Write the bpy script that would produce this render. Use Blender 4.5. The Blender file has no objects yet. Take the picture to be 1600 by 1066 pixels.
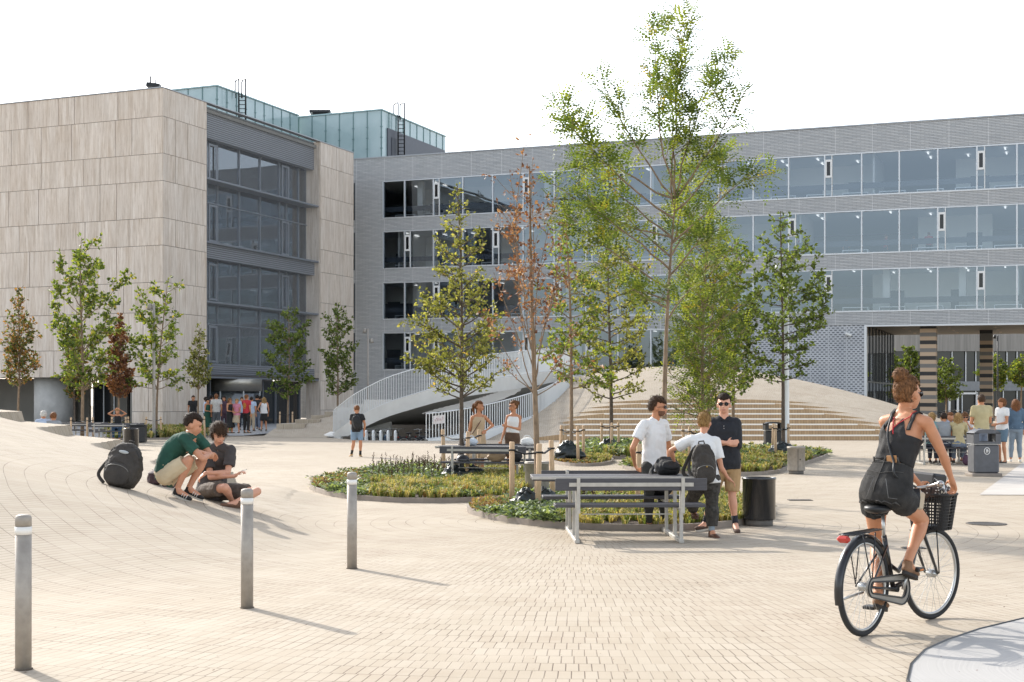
import bpy, bmesh, math, random
from mathutils import Vector, Matrix, Quaternion
from mathutils.geometry import tessellate_polygon
R = math.radians
C = bpy.context.scene.collection
SC = bpy.context.scene

# ---------------------------------------------------------------- camera
F = 2150.0            # focal length in photo pixels (photo is 1600 px wide)
HZ = 628.0            # horizon row
EYE = 1.68
cam = bpy.data.cameras.new('camera')
cam.lens = 36 * F / 1600
cam.shift_y = (HZ - 533) / 1600
cam.clip_start = 0.1; cam.clip_end = 5000
camo = bpy.data.objects.new('camera', cam); C.objects.link(camo)
camo.location = (0, 0, EYE); camo.rotation_euler = (R(90), 0, 0)
SC.camera = camo

# ---------------------------------------------------------------- light
SUN_EL = R(31.0); SUN_AZ = math.atan2(-0.62, 0.78)   # azimuth from +Y, clockwise towards +X
w = bpy.data.worlds.new('World'); SC.world = w; w.use_nodes = True
nt = w.node_tree; bg = nt.nodes['Background']
sky = nt.nodes.new('ShaderNodeTexSky'); sky.sky_type = 'NISHITA'; sky.sun_disc = False
sky.sun_elevation = SUN_EL; sky.sun_rotation = SUN_AZ
sky.air_density = 1.0; sky.dust_density = 1.4; sky.ozone_density = 1.0; sky.altitude = 0
hs = nt.nodes.new('ShaderNodeHueSaturation'); hs.inputs['Saturation'].default_value = .42      # hazy summer air: paler sky
nt.links.new(sky.outputs[0], hs.inputs['Color']); nt.links.new(hs.outputs[0], bg.inputs[0]); bg.inputs[1].default_value = 0.15
sl = bpy.data.lights.new('sun', 'SUN'); sl.energy = 2.1; sl.angle = R(0.55); sl.color = (1, .94, .85)
so = bpy.data.objects.new('sun', sl); C.objects.link(so)
sdir = Vector((math.sin(SUN_AZ) * math.cos(SUN_EL), math.cos(SUN_AZ) * math.cos(SUN_EL), math.sin(SUN_EL)))
so.rotation_euler = sdir.to_track_quat('Z', 'Y').to_euler(); so.location = (-30, 40, 40)
SC.view_settings.view_transform = 'Standard'; SC.view_settings.look = 'None'
SC.view_settings.exposure = 1.34; SC.view_settings.gamma = 1
SC.cycles.max_bounces = 7; SC.cycles.transparent_max_bounces = 16
SC.cycles.sample_clamp_indirect = 6

# ---------------------------------------------------------------- materials
_M = {}
def srgb(h):
    if isinstance(h, str):
        v = [int(h[i:i+2], 16) / 255 for i in (0, 2, 4)]
        return tuple(((c + .055) / 1.055) ** 2.4 if c > .04045 else c / 12.92 for c in v)
    return h
def mat(name, col=(.5, .5, .5), rough=.6, metal=0, var=0, vscale=4, bump=0, bscale=40, spec=.5, stretch=(1, 1, 1), col2=None, coat=0):
    if name in _M: return _M[name]
    m = bpy.data.materials.new(name); m.use_nodes = True; _M[name] = m
    n = m.node_tree; p = n.nodes['Principled BSDF']; col = srgb(col)
    p.inputs['Base Color'].default_value = (*col, 1); p.inputs['Roughness'].default_value = rough
    p.inputs['Metallic'].default_value = metal; p.inputs['Specular IOR Level'].default_value = spec
    if coat: p.inputs['Coat Weight'].default_value = coat
    if var or bump:
        tc = n.nodes.new('ShaderNodeTexCoord'); mp = n.nodes.new('ShaderNodeMapping')
        mp.inputs['Scale'].default_value = stretch; n.links.new(tc.outputs['Object'], mp.inputs[0])
    if var:
        nz = n.nodes.new('ShaderNodeTexNoise'); nz.inputs['Scale'].default_value = vscale; nz.inputs['Detail'].default_value = 6
        n.links.new(mp.outputs[0], nz.inputs[0])
        cr = n.nodes.new('ShaderNodeMapRange'); cr.inputs[1].default_value = .3; cr.inputs[2].default_value = .7
        n.links.new(nz.outputs[0], cr.inputs[0])
        mx = n.nodes.new('ShaderNodeMix'); mx.data_type = 'RGBA'
        c2 = srgb(col2) if col2 else tuple(c * (1 - var) for c in col)
        c1 = col if col2 else tuple(min(1, c * (1 + var)) for c in col)
        mx.inputs[6].default_value = (*c1, 1); mx.inputs[7].default_value = (*c2, 1)
        n.links.new(cr.outputs[0], mx.inputs[0]); n.links.new(mx.outputs[2], p.inputs['Base Color'])
    if bump:
        nb = n.nodes.new('ShaderNodeTexNoise'); nb.inputs['Scale'].default_value = bscale; nb.inputs['Detail'].default_value = 4
        n.links.new(mp.outputs[0], nb.inputs[0])
        b = n.nodes.new('ShaderNodeBump'); b.inputs['Strength'].default_value = bump; b.inputs['Distance'].default_value = .02
        n.links.new(nb.outputs[0], b.inputs['Height']); n.links.new(b.outputs[0], p.inputs['Normal'])
    return m
class NG:   # tiny node helper
    def __init__(s, name):
        s.m = bpy.data.materials.new(name); s.m.use_nodes = True; s.n = s.m.node_tree; s.p = s.n.nodes['Principled BSDF']
        _M[name] = s.m
    def add(s, t, **k):
        x = s.n.nodes.new(t)
        for a, b in k.items(): setattr(x, a, b)
        return x
    def link(s, a, b): s.n.links.new(a, b)
    def math(s, op, a, b=None, c=None):
        x = s.n.nodes.new('ShaderNodeMath'); x.operation = op
        for i, v in enumerate((a, b, c)):
            if v is None: continue
            if isinstance(v, (int, float)): x.inputs[i].default_value = v
            else: s.n.links.new(v, x.inputs[i])
        return x.outputs[0]
    def mix(s, f, a, b):
        x = s.n.nodes.new('ShaderNodeMix'); x.data_type = 'RGBA'
        for i, v in ((0, f), (6, a), (7, b)):
            if isinstance(v, (int, float)): x.inputs[i].default_value = v
            elif isinstance(v, tuple): x.inputs[i].default_value = (*v, 1)
            else: s.n.links.new(v, x.inputs[i])
        return x.outputs[2]
    def noise(s, vec, scale, detail=4, stretch=None, rough=.5):
        x = s.n.nodes.new('ShaderNodeTexNoise'); x.inputs['Scale'].default_value = scale; x.inputs['Detail'].default_value = detail
        x.inputs['Roughness'].default_value = rough
        if stretch:
            mp = s.n.nodes.new('ShaderNodeMapping'); mp.inputs['Scale'].default_value = stretch
            s.n.links.new(vec, mp.inputs[0]); vec = mp.outputs[0]
        s.n.links.new(vec, x.inputs[0]); return x.outputs[0]
    def rng(s, v, a, b, c=0, d=1):
        x = s.n.nodes.new('ShaderNodeMapRange')
        for i, q in enumerate((a, b, c, d)): x.inputs[i + 1].default_value = q
        s.n.links.new(v, x.inputs[0]); return x.outputs[0]
    def bump(s, h, st, dist=.01):
        b = s.n.nodes.new('ShaderNodeBump'); b.inputs['Strength'].default_value = st; b.inputs['Distance'].default_value = dist
        s.n.links.new(h, b.inputs['Height']); s.n.links.new(b.outputs[0], s.p.inputs['Normal'])
def gen_pos(g): return g.add('ShaderNodeNewGeometry').outputs['Position']

def paving_material():
    g = NG('brick paving'); pos = gen_pos(g)
    sp = g.add('ShaderNodeSeparateXYZ'); g.link(pos, sp.inputs[0])
    wob = g.noise(pos, .5, 2)
    dx = g.math('SUBTRACT', sp.outputs[0], .9); dy = g.math('SUBTRACT', sp.outputs[1], 19.3)
    r = g.math('SQRT', g.math('ADD', g.math('MULTIPLY', dx, dx), g.math('MULTIPLY', dy, dy)))
    r = g.math('ADD', r, g.math('MULTIPLY', wob, .12))
    th = g.math('ARCTAN2', dy, dx)
    rr = g.math('DIVIDE', r, .245); row = g.math('FLOOR', rr); fr = g.math('FRACT', rr)
    wn = g.add('ShaderNodeTexWhiteNoise', noise_dimensions='1D'); g.link(row, wn.inputs['W'])
    u = g.math('ADD', g.math('MULTIPLY', g.math('MULTIPLY', th, row), .245 / .082), g.math('MULTIPLY', wn.outputs[0], 7.3))
    fu = g.math('FRACT', u); iu = g.math('FLOOR', u)
    edge = lambda f, wd: g.math('SUBTRACT', .5, g.math('ABSOLUTE', g.math('SUBTRACT', f, .5)))
    eu = edge(fu, 0); er = edge(fr, 0)
    ju = g.rng(eu, .025, .06, 1, 0); jr = g.rng(er, .009, .022, 1, 0)
    j = g.math('MAXIMUM', ju, jr)
    cv = g.add('ShaderNodeCombineXYZ'); g.link(iu, cv.inputs[0]); g.link(row, cv.inputs[1])
    w2 = g.add('ShaderNodeTexWhiteNoise', noise_dimensions='3D'); g.link(cv.outputs[0], w2.inputs[0])
    big = g.rng(g.noise(pos, .22, 5), .3, .7); med = g.rng(g.noise(pos, 1.7, 4), .35, .7)
    base = g.mix(big, srgb('b3a897'), srgb('a69a88'))
    base = g.mix(g.math('MULTIPLY', w2.outputs[0], .38), base, srgb('9c8d79'))
    base = g.mix(g.math('MULTIPLY', med, .22), base, srgb('c3b7a8'))
    fine = g.noise(pos, 90, 3)
    base = g.mix(g.rng(fine, .62, .8, 0, .45), base, srgb('8d7b68'))
    jm = g.math('MULTIPLY', j, g.rng(g.noise(pos, 1.6, 5), .36, .62, .25, 1))
    col = g.mix(g.math('MULTIPLY', jm, .78), base, srgb('4a3b2f'))
    st = g.rng(g.noise(pos, .8, 7, rough=.75), .54, .74, 0, .42)
    col = g.mix(st, col, srgb('93806c'))
    g.link(col, g.p.inputs['Base Color']); g.p.inputs['Roughness'].default_value = .85
    g.p.inputs['Specular IOR Level'].default_value = .3
    g.bump(g.math('SUBTRACT', g.math('MULTIPLY', w2.outputs[0], .35), j), .5, .004)
    return g.m
def step_face_material():
    g = NG('upright brick'); pos = gen_pos(g); sp = g.add('ShaderNodeSeparateXYZ'); g.link(pos, sp.inputs[0])
    f = g.math('FRACT', g.math('MULTIPLY', sp.outputs[0], 8.0))
    e = g.math('SUBTRACT', .5, g.math('ABSOLUTE', g.math('SUBTRACT', f, .5)))
    n = g.noise(pos, 3, 5); w2 = g.add('ShaderNodeTexWhiteNoise', noise_dimensions='1D'); g.link(g.math('FLOOR', g.math('MULTIPLY', sp.outputs[0], 8.0)), w2.inputs['W'])
    c = g.mix(w2.outputs[0], srgb('b89b78'), srgb('a88a68')); c = g.mix(g.rng(e, .05, .13, .6, 0), c, srgb('6d5640'))
    c = g.mix(g.math('MULTIPLY', n, .3), c, srgb('c2aa8a'))
    g.link(c, g.p.inputs['Base Color']); g.p.inputs['Roughness'].default_value = .85
    return g.m
PAVE = paving_material(); STEPM = step_face_material()
def M(name): return _M[name]
mat('galvanised', 'a09990', .6, .35, var=.13, vscale=16, bump=.1, bscale=90)
mat('bench steel', 'b0aca4', .55, .2, var=.1, vscale=14)
mat('painted steel', 'd9dad8', .45, .1, var=.05)
mat('white rail', 'd4d6d6', .4, .2)
mat('black plastic', '1c1d1f', .45, 0, var=.3, vscale=9)
mat('dark metal', '2a2b2d', .4, .5, var=.15)
mat('charcoal board', '47464a', .6, 0, var=.15, vscale=6, stretch=(1, 9, 9), bump=.1)
mat('stake wood', 'c7a988', .75, 0, var=.18, vscale=10, stretch=(4, 4, .6), bump=.25, bscale=30)
mat('bark', '87735e', .9, 0, var=.35, vscale=14, stretch=(2, 2, .5), bump=.7, bscale=26)
mat('dark bark', '5d5146', .9, 0, var=.3, vscale=14, bump=.6)
mat('rubber tie', '222224', .8)
mat('concrete', 'b9b7b3', .8, 0, var=.1, vscale=2.5, bump=.15, bscale=30)
mat('pale concrete', 'cfcdc8', .75, 0, var=.07, vscale=1.5, bump=.1)
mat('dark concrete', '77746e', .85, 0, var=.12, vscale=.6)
mat('soil', '3d3024', .95, 0, var=.3, vscale=12, bump=.8)
mat('kerb steel', '8d8379', .7, .2, var=.15, vscale=5)

# ---------------------------------------------------------------- object helpers
def obj(name, verts, faces, material=None, parent=None, smooth=False, loc=None, mats=None, fm=None):
    me = bpy.data.meshes.new(name); me.from_pydata([tuple(v) for v in verts], [], [tuple(f) for f in faces])
    if mats:
        for q in mats: me.materials.append(q)
        if fm: me.polygons.foreach_set('material_index', fm)
    elif material: me.materials.append(material)
    if smooth: me.polygons.foreach_set('use_smooth', [True] * len(me.polygons))
    me.update(); o = bpy.data.objects.new(name, me); C.objects.link(o)
    if parent: o.parent = parent
    if loc is not None: o.location = loc
    return o
class MB:
    """collects shapes for one mesh object"""
    def __init__(s): s.v = []; s.f = []; s.sm = []
    def add(s, vs, fs, sm=False):
        b = len(s.v); s.v += [Vector(v) for v in vs]; s.f += [tuple(b + i for i in f) for f in fs]; s.sm += [sm] * len(fs); return s
    def box(s, c, d, rz=0, rx=0, ry=0, bev=0):
        hx, hy, hz = d[0] / 2, d[1] / 2, d[2] / 2
        m = Matrix.Rotation(rz, 3, 'Z') @ Matrix.Rotation(ry, 3, 'Y') @ Matrix.Rotation(rx, 3, 'X'); c = Vector(c)
        if bev:
            pts = []; b = bev
            loops = []
            for z, k in ((-hz, b), (-hz + b, 0), (hz - b, 0), (hz, b)):
                X, Y = hx - k, hy - k; q = b if not k else b * .4
                loops.append([(-X + q, -Y, z), (X - q, -Y, z), (X, -Y + q, z), (X, Y - q, z), (X - q, Y, z), (-X + q, Y, z), (-X, Y - q, z), (-X, -Y + q, z)])
            vs = [p for l in loops for p in l]; fs = []
            for i in range(3):
                for j in range(8): fs.append((i*8+j, i*8+(j+1) % 8, (i+1)*8+(j+1) % 8, (i+1)*8+j))
            fs.append(tuple(range(7, -1, -1))); fs.append(tuple(range(24, 32)))
        else:
            vs = [(x, y, z) for z in (-hz, hz) for x, y in ((-hx, -hy), (hx, -hy), (hx, hy), (-hx, hy))]
            fs = [(3, 2, 1, 0), (4, 5, 6, 7), (0, 1, 5, 4), (1, 2, 6, 5), (2, 3, 7, 6), (3, 0, 4, 7)]
        return s.add([c + m @ Vector(v) for v in vs], fs)
    def hexa(s, p):   # 8 points bottom 4 ccw, top 4
        return s.add(p, [(3, 2, 1, 0), (4, 5, 6, 7), (0, 1, 5, 4), (1, 2, 6, 5), (2, 3, 7, 6), (3, 0, 4, 7)])
    def tube(s, pts, r, n=8, cap=True, flat=None, closed=False):
        pts = [Vector(p) for p in pts]; k = len(pts)
        rs = r if isinstance(r, list) else [r] * k
        vs = []; fs = []; up = None
        for i, p in enumerate(pts):
            if closed: t = pts[(i+1) % k] - pts[i-1]
            else: t = pts[min(i+1, k-1)] - pts[max(i-1, 0)]
            if t.length < 1e-9: t = Vector((0, 0, 1))
            t.normalize()
            if up is None:
                up = t.cross(Vector((0, 0, 1)) if abs(t.z) < .9 else Vector((1, 0, 0))); up.normalize()
            up = (up - t * up.dot(t)); up.normalize(); w_ = t.cross(up)
            ra = rs[i]; a_, b_ = (ra if isinstance(ra, tuple) else (ra, ra))
            for j in range(n):
                q = 2 * math.pi * j / n; vs.append(p + up * math.cos(q) * a_ + w_ * math.sin(q) * b_)
        m = k if closed else k - 1
        for i in range(m):
            i2 = (i + 1) % k
            for j in range(n): fs.append((i*n+j, i*n+(j+1) % n, i2*n+(j+1) % n, i2*n+j))
        s.add(vs, fs, True)
        if cap and not closed:
            b = len(s.v) - len(vs)
            s.f += [tuple(b + j for j in range(n-1, -1, -1)), tuple(b + (k-1)*n + j for j in range(n))]; s.sm += [False, False]
        return s
    def lathe(s, prof, n=24, c=(0, 0, 0), sx=1, sy=1):
        c = Vector(c); vs = []; fs = []
        for r_, z in prof:
            for j in range(n):
                q = 2*math.pi*j/n; vs.append(c + Vector((r_*sx*math.cos(q), r_*sy*math.sin(q), z)))
        for i in range(len(prof)-1):
            for j in range(n): fs.append((i*n+j, i*n+(j+1) % n, (i+1)*n+(j+1) % n, (i+1)*n+j))
        s.add(vs, fs, True); b = len(s.v) - len(vs)
        if prof[0][0] > 1e-4: s.f.append(tuple(b + j for j in range(n-1, -1, -1))); s.sm.append(False)
        if prof[-1][0] > 1e-4: s.f.append(tuple(b + (len(prof)-1)*n + j for j in range(n))); s.sm.append(False)
        return s
    def ell(s, c, r, m=None, nu=16, nv=10, fn=None):
        c = Vector(c); vs = []; fs = []
        for i in range(nv+1):
            ph = math.pi * i / nv - math.pi/2
            for j in range(nu):
                q = 2*math.pi*j/nu; d = Vector((math.cos(ph)*math.cos(q), math.cos(ph)*math.sin(q), math.sin(ph)))
                k = fn(d) if fn else 1
                p = Vector((d.x*r[0]*k, d.y*r[1]*k, d.z*r[2]*k))
                vs.append(c + (m @ p if m else p))
        for i in range(nv):
            for j in range(nu): fs.append((i*nu+j, i*nu+(j+1) % nu, (i+1)*nu+(j+1) % nu, (i+1)*nu+j))
        return s.add(vs, fs, True)
    def prism(s, poly, z0, z1):
        n = len(poly); vs = [(x, y, z0) for x, y in poly] + [(x, y, z1) for x, y in poly]
        tri = tessellate_polygon([[Vector((x, y, 0)) for x, y in poly]])
        fs = [tuple(reversed(t)) for t in tri] + [tuple(i + n for i in t) for t in tri]
        fs += [(i, (i+1) % n, (i+1) % n + n, i+n) for i in range(n)]
        return s.add(vs, fs)
    def xf(s, m):
        s.v = [m @ v for v in s.v]; return s
    def build(s, name, material, parent=None, loc=None, bev=0):
        me = bpy.data.meshes.new(name); me.from_pydata([tuple(v) for v in s.v], [], s.f)
        if material: me.materials.append(material)
        me.polygons.foreach_set('use_smooth', s.sm); me.update()
        o = bpy.data.objects.new(name, me); C.objects.link(o)
        if parent: o.parent = parent
        if loc is not None: o.location = loc
        return o
def tag(o, label=None, cat=None, group=None, kind=None):
    if label: o['label'] = label
    if cat: o['category'] = cat
    if group: o['group'] = group
    if kind: o['kind'] = kind
    return o
def empty(name, loc, rz=0, label=None, cat=None, group=None):
    o = bpy.data.objects.new(name, None); C.objects.link(o); o.location = loc; o.rotation_euler = (0, 0, rz); o.empty_display_size = .2
    return tag(o, label, cat, group)
_KIDS = {}
def copy_tree(o, parent=None):
    c = o.copy(); C.objects.link(c)
    if parent: c.parent = parent
    for ch in list(o.children): copy_tree(ch, c)
    return c
def sm01(a, b, x):
    t = max(0, min(1, (x - a) / (b - a))); return t * t * (3 - 2 * t)
def at(px, py, d): return Vector(((px - 800) / F * d, d, EYE - (py - HZ) / F * d))

# ---------------------------------------------------------------- terrain
def hill_h(x, y):
    dx = x - 9.07; dy = y - 78
    rx = 15.7 if dx > 0 else 15.2
    ry = 20 if dy < 0 else 16
    r = ((abs(dx) / rx) ** 2.6 + (abs(dy) / ry) ** 2.6) ** (1 / 2.6)
    if r >= 1: return 0
    return 3.66 * math.cos(math.pi / 2 * r)
def hill_z(x, y):
    if y < 60: return 0
    h = hill_h(x, y); k = math.floor((y - 60) / .65 + 1e-6) + 1
    if k <= 7 and x > 2.2: return min(h, .23 * k)
    return h
def mound_plane(x, y):
    return (-.058 - .23 * x - .025 * y) * sm01(10.5, 17, y)
def soft(s): return 0 if s < -.0 else s * s / .36 if s < .18 else s - .09
def yback(x): return 29.2 - .73 * (x + 10.3) * (1 if x > -14 else .3)
def mound_s(x, y):
    """mound surface: smooth in front, broad shallow treads along its crest"""
    s = soft(mound_plane(x, y)); t = yback(x) - y
    if s > .05 and t < 3.4:
        q = s / .27 + .52; n = math.floor(q); z = .27 * n - .14 + .07 * (q - n); w_ = (1 - sm01(1.3, 3.4, t)) * sm01(.05, .4, s)
        s = s + (max(0, z) - s) * w_
    return s
def mound_z(x, y):
    if y < 9 or x > -1: return 0
    t = yback(x) - y
    if t <= 0: return 0
    return min(mound_s(x, y), .25 * (math.floor(t / .12) + 1), 3.2)
def ter(x, y): return max(hill_z(x, y), mound_z(x, y))
def hit(px, py, far=140):
    """terrain point seen at a photo pixel"""
    d = 6.0; st = .05
    while d < far:
        p = at(px, py, d)
        if p.z <= ter(p.x, p.y): return Vector((p.x, p.y, ter(p.x, p.y)))
        d += st
    return at(px, py, 1.68 * F / max(4, py - HZ))
def G(px, py):
    d = EYE * F / (py - HZ); return Vector(((px - 800) / F * d, d, 0))
# ================================================================ ground
def st(o): o['kind'] = 'structure'; return o
lower = [(666, 689), (700, 685), (750, 676), (800, 663), (840, 650), (868, 636), (885, 622), (895, 606)]
LOW = [at(px, py, dd) for (px, py), dd in zip(lower, (59.2, 59.8, 61, 62.6, 64.3, 66.5, 69, 72))]; LOW[0].z = 0
UPD = [(521, 683, 65.0), (540, 668, 64.2), (560, 655, 63.6), (600, 635, 63.0), (640, 621.5, 62.8), (680, 610, 63.2), (720, 602, 64.0), (760, 596, 65.2), (800, 590.5, 66.8), (840, 585, 69.0), (870, 583, 71.5), (893, 588, 74)]
UP = [at(*p) for p in UPD]; UP[0].z = .02
pit_poly = [(p.x, p.y) for p in LOW] + [(UP[-1].x - .2, UP[-1].y + .5), (3, 79), (-9.8, 79), (-9.6, 66)] + [(UP[0].x - .3, UP[0].y - .2)] + [(-6.75, 60.3), (-5.2, 59.4)]
def inside(poly, x, y):
    c = False; n = len(poly)
    for i in range(n):
        x1, y1 = poly[i]; x2, y2 = poly[i-1]
        if (y1 > y) != (y2 > y) and x < (x2 - x1) * (y - y1) / (y2 - y1) + x1: c = not c
    return c
# base sheet: outer polygon with the sunken bike yard cut out
def sheet_with_hole(name, outer, hole, z, m):
    vs = [Vector((x, y, z)) for x, y in outer] ; hv = [Vector((x, y, z)) for x, y in hole]
    tri = tessellate_polygon([vs, hv]); return obj(name, vs + hv, tri, m)
plaza = st(sheet_with_hole('plaza', [(-400, -30), (400, -30), (400, 600), (-400, 600)], pit_poly, 0, PAVE))
for f in plaza.data.polygons:
    pass
bm = bmesh.new(); bm.from_mesh(plaza.data)
for f in bm.faces:
    f.normal_update()
    if f.normal.z < 0: f.normal_flip()
bm.to_mesh(plaza.data); bm.free()
def grid(name, xs, ys, zf, m, skip=None, zoff=.0, mats=None, drop=True):
    vs = []; fs = []; idx = {}
    for i, x in enumerate(xs):
        for j, (y, yz) in enumerate(ys): idx[i, j] = len(vs); vs.append((x, y, zf(x, yz) + zoff))
    fm = []
    for i in range(len(xs)-1):
        for j in range(len(ys)-1):
            q = (idx[i, j], idx[i+1, j], idx[i+1, j+1], idx[i, j+1])
            if max(vs[k][2] for k in q) <= zoff + 1e-6: continue
            cx = (xs[i] + xs[i+1]) / 2; cy = (ys[j][0] + ys[j+1][0]) / 2
            if skip and skip(cx, cy): continue
            fs.append(q)
            riser = abs(ys[j+1][0] - ys[j][0]) < .02 and abs(vs[q[3]][2] - vs[q[0]][2]) > .03
            fm.append(1 if riser else 0)
    return obj(name, vs, fs, None, mats=mats or [m], fm=fm if mats else None)
# hill with broad steps
hy = []
for k in range(7):
    y = 60 + .65 * k
    hy += [(y, y - .01), (y + .005, y + .01)]
    for q in (.2, .42): hy.append((y + q, y + q))
y = 60 + .65 * 7 - .0
hy += [(y - .005, y - .02), (y, y + .01)]
yy = y + .4
while yy < 95: hy.append((yy, yy)); yy += .4
hx = [-6.5 + .2 * i for i in range(160)]
def in_pit(x, y): return inside(pit_poly, x, y)
hill = st(grid('hill', hx, hy, hill_z, PAVE, skip=in_pit, zoff=.004, mats=[PAVE, STEPM]))
# pale nosing along each step edge
mb = MB()
for k in range(7):
    y = 60 + .65 * k
    for x in [2.4 + .2 * i for i in range(76)]:
        z = .23 * (k + 1)
        if hill_h(x, y) >= z - .03 and hill_h(x + .2, y) >= z - .03: mb.box((x + .1, y + .055, z - .018), (.2, .16, .062))
st(mb.build('step_edging', mat('step stone', 'ebe5da', .7, var=.04)))
# mound, left, with its stepped back
mx = [-1.2 - .08 * i for i in range(200)]
vs = []; fs = []; fm = []
NT = 12
for x in mx:
    yb = yback(x); col = []
    for y in [10 + (yb - 3.6 - 10) * i / 50 for i in range(50)] + [yb - 3.6 + .2 * i for i in range(16)]: col.append((x, y, mound_s(x, y)))
    for k in (4, 3, 2, 1):
        y0 = yb - .12 * k - .04; z = mound_s(x, y0)
        col.append((x, y0, min(z, .4 * k))); col.append((x, y0 + .10, min(z, .4 * k))); col.append((x, y0 + .12, min(z, .4 * (k - 1))))
    vs += col; nc = len(col)
for i in range(len(mx) - 1):
    for j in range(nc - 1):
        q = (i*nc+j, i*nc+j+1, (i+1)*nc+j+1, (i+1)*nc+j)
        if max(vs[k][2] for k in q) <= 0: continue
        fs.append(q)
vs = [(a, b, c - .0025) for a, b, c in vs]
st(obj('mound', vs, fs, PAVE))
# entrance pavement and other pale areas
G2 = lambda *ps: [(G(*p).x, G(*p).y) for p in ps]
def flat(name, poly, m, z=.008):
    vs = [Vector((x, y, z)) for x, y in poly]; tri = tessellate_polygon([vs])
    o = obj(name, vs, tri, m); me = o.data
    if me.polygons[0].normal.z < 0: me.flip_normals()
    return st(o)
asph = mat('grey pavement', '9d9d9c', .85, var=.08, vscale=1.2)
vs = [(-60, 60, .01), (-24, 60, .01), (-14.6, 66, .02), (-9, 73.5, .03), (-7, 78, .22), (-6, 108, .24), (-60, 108, .24), (-60, 78, .22)]
vs = [Vector(v) for v in vs]
o = obj('entrance_pavement', [(-40, 64, .01), (-20, 64, .01), (-13.2, 67.5, .02), (-11, 70, .2), (-10, 106, .2), (-40, 106, .2), (-40, 70, .2), (-20, 70, .2)],
        [(0, 1, 7, 6), (1, 2, 3, 7), (6, 7, 3, 4, 5)], asph); st(o)
# pale broad disc in the near right corner (brushed concrete)
g = NG('brushed concrete'); pos = gen_pos(g)
cx, cy = 3.95, 8.35
sp = g.add('ShaderNodeSeparateXYZ'); g.link(pos, sp.inputs[0])
a = g.math('SUBTRACT', sp.outputs[0], cx); b = g.math('SUBTRACT', sp.outputs[1], cy)
rad = g.math('SQRT', g.math('ADD', g.math('MULTIPLY', a, a), g.math('MULTIPLY', b, b)))
rad = g.math('ADD', rad, g.math('MULTIPLY', g.noise(pos, 3, 2), .05))
cv = g.add('ShaderNodeCombineXYZ'); g.link(rad, cv.inputs[0]); n1 = g.noise(cv.outputs[0], 60, 3)
c = g.mix(g.rng(n1, .3, .7), srgb('aaa8a4'), srgb('959390')); c = g.mix(g.rng(g.noise(pos, .5, 3), .3, .8), c, srgb('b1aeaa'))
g.link(c, g.p.inputs['Base Color']); g.p.inputs['Roughness'].default_value = .8; g.bump(n1, .5, .004)
edge = [(1418, 1066), (1424, 1040), (1445, 1018), (1480, 1002), (1530, 985), (1600, 968)]
pe = [(G(*p).x, G(*p).y) for p in edge]
disc = [(pe[0][0] - .02, 7.6), (pe[0][0] + .1, 6.5)] + [(5, 5.5), (9, 6), (9, 11.4), (5.4, 10.9)] + pe[::-1]
flat('concrete_disc', disc, g.m, .010)
mb = MB(); mb.tube([(x, y, .008) for x, y in [(pe[0][0] - .02, 7.6)] + pe + [(5.4, 10.9)]], .01, 6); st(mb.build('disc_edge', M('dark metal')))
slab = mat('plaza slab', 'b4aea6', .85, var=.1, vscale=1.0)
flat('concrete_slab', G2((1530, 774), (1600, 722)) + [(24, 38.4), (16, 24.5)], slab, .010)
# raised lettering band let into the slab is unreadable at this size: thin dark bars
# sunken bike yard
mb = MB()
P = pit_poly; n = len(P); ZF = -.62
vs = [(x, y, 0) for x, y in P] + [(x, y, ZF) for x, y in P]
tri = tessellate_polygon([[Vector((x, y, 0)) for x, y in P]])
fs = [tuple(i + n for i in t) for t in tri] + [(i, (i+1) % n, (i+1) % n + n, i + n) for i in range(n)]
st(obj('sunken_yard', vs, fs, mat('yard concrete', '8d8880', .85, var=.1)))
# wall of the hill above the lower rim towards the yard
mb = MB()
for i in range(len(LOW)-1):
    a, b = LOW[i], LOW[i+1]
    mb.add([(a.x, a.y, 0), (b.x, b.y, 0), (b.x, b.y, b.z), (a.x, a.y, a.z)], [(0, 1, 2, 3)])
b = LOW[-1]; e = UP[-1]
mb.add([(b.x, b.y, 0), (e.x, e.y, 0), e, b], [(0, 1, 2, 3)])
mb.add([(-9.8, 78.9, ZF), (3.4, 78.9, ZF), (3.4, 78.9, .9), (-9.8, 78.9, .42)], [(0, 1, 2, 3)])
st(mb.build('retaining_wall', mat('yard wall', '9b8f80', .85, var=.1)))

# ================================================================ shell bridge
def catmull(pts, n=6):
    out = []
    for i in range(len(pts) - 1):
        p0 = pts[max(i-1, 0)]; p1 = pts[i]; p2 = pts[i+1]; p3 = pts[min(i+2, len(pts)-1)]
        for k in range(n):
            t = k / n
            out.append(.5 * ((2*p1) + (-p0+p2)*t + (2*p0-5*p1+4*p2-p3)*t*t + (-p0+3*p1-3*p2+p3)*t*t*t))
    out.append(pts[-1]); return out
UPC = catmull(UP, 14); NU = len(UPC)
bridge = empty('footbridge', (0, 0, 0), 0, 'pale curved concrete footbridge arching over the sunken bicycle yard', 'bridge')
NS = 90
oc = (-1.6, 66.4)    # oculus centre
def back(i):
    t = i / (NU - 1); p = UPC[i]
    return Vector((-9.4 + 12.6 * t, 77.5, 0))
def shell_pt(i, s, top):
    p = UPC[i]; b = back(i); x = p.x + (b.x - p.x) * s; y = p.y + (b.y - p.y) * s
    zt = p.z + .02; thick = .12 + .42 * sm01(0, .15, i / NU) * (1 - .35 * sm01(.75, 1, i / NU))
    zb = p.z - thick
    if top: return Vector((x, y, zt + .25 * math.sin(min(1, s * 2) * math.pi / 2) * sm01(0, .3, i / NU)))
    e = (y - p.y)
    z = zb + (.42 - zb) * min(1, s * 1.15) ** .8 if zb > .42 else zb + (.40 - zb) * s
    return Vector((x, y, max(z, -.3)))
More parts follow.
